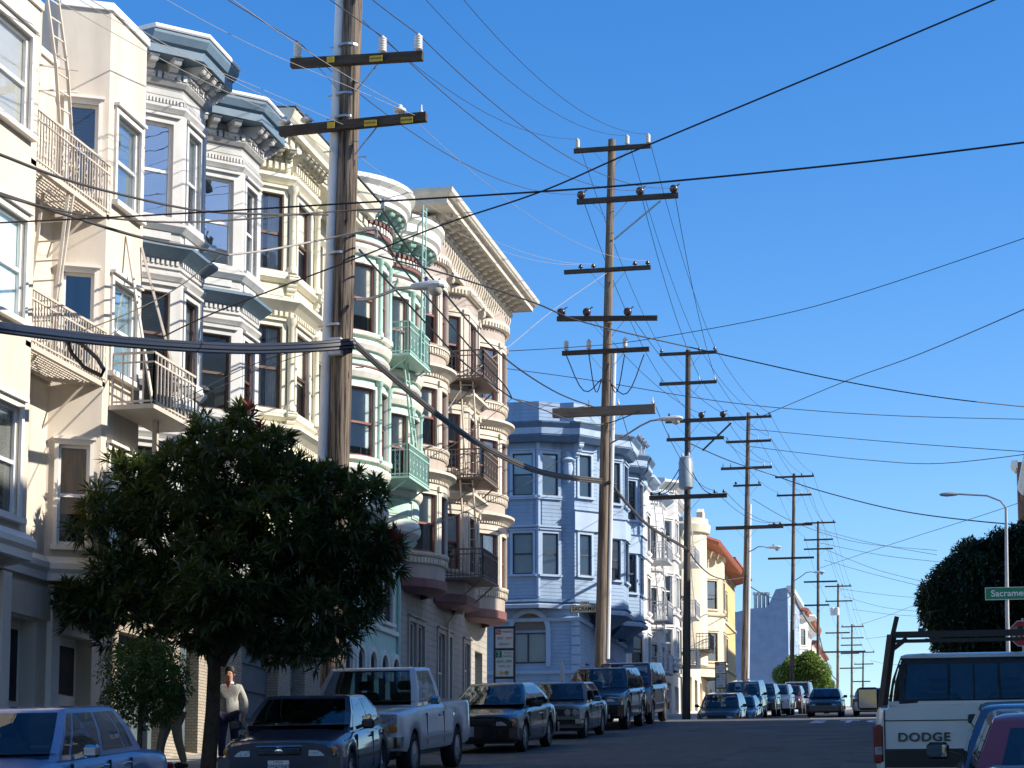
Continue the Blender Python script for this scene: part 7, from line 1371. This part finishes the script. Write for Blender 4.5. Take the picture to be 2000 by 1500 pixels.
# slim post at the kerb
v = atX(1098, 1300, -11.3); Y = v.y; g = gz(Y) + .13; r = thing('parking_meter', 'slim dark kerbside post with pale pointed head', 'meter', (v.x, Y, g)); mb = MB(); post(mb, (v.x, Y, g), (v.x, Y, g + 1.25), .045); mb.build('post', M['ironb'], r); mb = MB(); mb.hexa([(v.x - .07, Y - .05, g + 1.22), (v.x + .07, Y - .05, g + 1.22), (v.x + .07, Y + .05, g + 1.22), (v.x - .07, Y + .05, g + 1.22), (v.x - .05, Y - .04, g + 1.6), (v.x + .06, Y - .04, g + 1.6), (v.x + .06, Y + .04, g + 1.6), (v.x - .05, Y + .04, g + 1.6)]); mb.hexa([(v.x - .05, Y - .04, g + 1.6), (v.x + .06, Y - .04, g + 1.6), (v.x + .06, Y + .04, g + 1.6), (v.x - .05, Y + .04, g + 1.6), (v.x - .06, Y - .02, g + 1.9), (v.x - .03, Y - .02, g + 1.9), (v.x - .03, Y + .02, g + 1.9), (v.x - .06, Y + .02, g + 1.9)]); mb.build('head', M['lamp'], r)
# right-hand lamp post with green street sign
v = atX(1970, 1300, 2.35); Y = v.y; g = gz(Y) + .13; top = atY(1965, 992, Y); r = thing('street_lamp_post', 'tall grey lamp post with curved arm at the right edge', 'street lamp', (v.x, Y, g)); mb = MB(); mb.tube([(v.x, Y, g), (v.x, Y, g + 4), top], [.09, .08, .055], 10); mb.tube([top, top + Vector((-.2, 0, .28)), top + Vector((-.7, 0, .5)), atY(1870, 965, Y)], .035, 8); mb.build('post', M['galv'], r, True)
hd = atY(1870, 965, Y); mb = MB(); n = 10; rings = [(0, .06, .05), (.15, .11, .07), (.4, .14, .085), (.6, .1, .06), (.68, .03, .02)]
for t, w, h in rings:
    for j in range(n): an = 2 * math.pi * j / n; mb.v.append((hd.x - t, hd.y + w * math.cos(an), hd.z + h * math.sin(an)))
for k in range(len(rings) - 1):
    for j in range(n): p = k * n + j; q = k * n + (j + 1) % n; mb.f.append((p, q, q + n, p + n))
mb.build('lamp_head', M['trafo'], r, True)
a = atY(1924, 1160, Y - .15); r = thing('green_street_sign', 'green street name sign with white letters at the right edge', 'sign', (a.x, a.y, a.z)); wd = 2.15; mb = MB(); mb.box(a.x, a.x + wd, a.y, a.y + .03, a.z - .24, a.z + .24); p_ = mb.build('panel', M['signg'], r); mb = MB()
for b in ((a.x, a.x + wd, a.z - .24, a.z - .22), (a.x, a.x + wd, a.z + .22, a.z + .24), (a.x, a.x + .02, a.z - .22, a.z + .22), (a.x + wd - .02, a.x + wd, a.z - .22, a.z + .22)): mb.box(b[0], b[1], a.y - .004, a.y, b[2], b[3])
mb.build('border', M['signw'], r); text('lettering', 'Sacramento', .34, M['signw'], face_cam((a.x + wd / 2 - .02, a.y - .003, a.z)), p_, 1.03, bold=.004); mb = MB(); mb.bar((v.x - .1, Y - .1, a.z), (v.x + .1, Y - .1, a.z), .08); mb.build('clamp', M['galv'], r)
# stop sign
c = atX(1998, 1237, 2.25); Y = c.y; r = thing('stop_sign', 'red octagonal stop sign cut by the right edge', 'sign', (c.x, Y, gz(Y) + .13)); oc = lambda R_: [(R_ * math.cos(math.pi / 8 + k * math.pi / 4), R_ * math.sin(math.pi / 8 + k * math.pi / 4)) for k in range(8)]
mb = MB(); mb.prism(oc(.41), lambda p, q: (c.x + p, Y, c.z + q), lambda p, q: (c.x + p, Y + .006, c.z + q)); bd = mb.build('border', M['signw'], r); mb = MB(); mb.prism(oc(.385), lambda p, q: (c.x + p, Y - .005, c.z + q), lambda p, q: (c.x + p, Y - .001, c.z + q)); pn = mb.build('panel', M['signr'], r); text('lettering', 'STOP', .34, M['signw'], face_cam((c.x, Y - .007, c.z)), pn, .78, bold=.006); mb = MB(); post(mb, (c.x, Y + .04, gz(Y) + .13), (c.x, Y + .04, c.z + .45), .03); mb.build('post', M['galv'], r)
# a dark bird perched on the ledge of the taupe house
v = atX(942, 803, -13.85); r = thing('pigeon', 'dark pigeon perched on a ledge of the taupe house', 'bird', (v.x, v.y, v.z), world_geo=False); mb = MB(); n = 8
for t, w, z in ((-.17, .008, .0), (-.1, .03, .02), (0, .06, .05), (.07, .055, .08), (.11, .03, .12), (.14, .032, .15), (.165, .02, .15), (.19, .004, .14)):
    for j in range(n): an = 2 * math.pi * j / n; mb.v.append((w * math.cos(an), t, z + w * math.sin(an)))
for k in range(7):
    for j in range(n): p = k * n + j; q = k * n + (j + 1) % n; mb.f.append((p, q, q + n, p + n))
mb.build('body', M['ironb'], r, True); mb = MB(); mb.bar((.015, .02, -.03), (.015, .02, .03), .008); mb.bar((-.015, .02, -.03), (-.015, .02, .03), .008); mb.build('legs', M['maroon'], r)
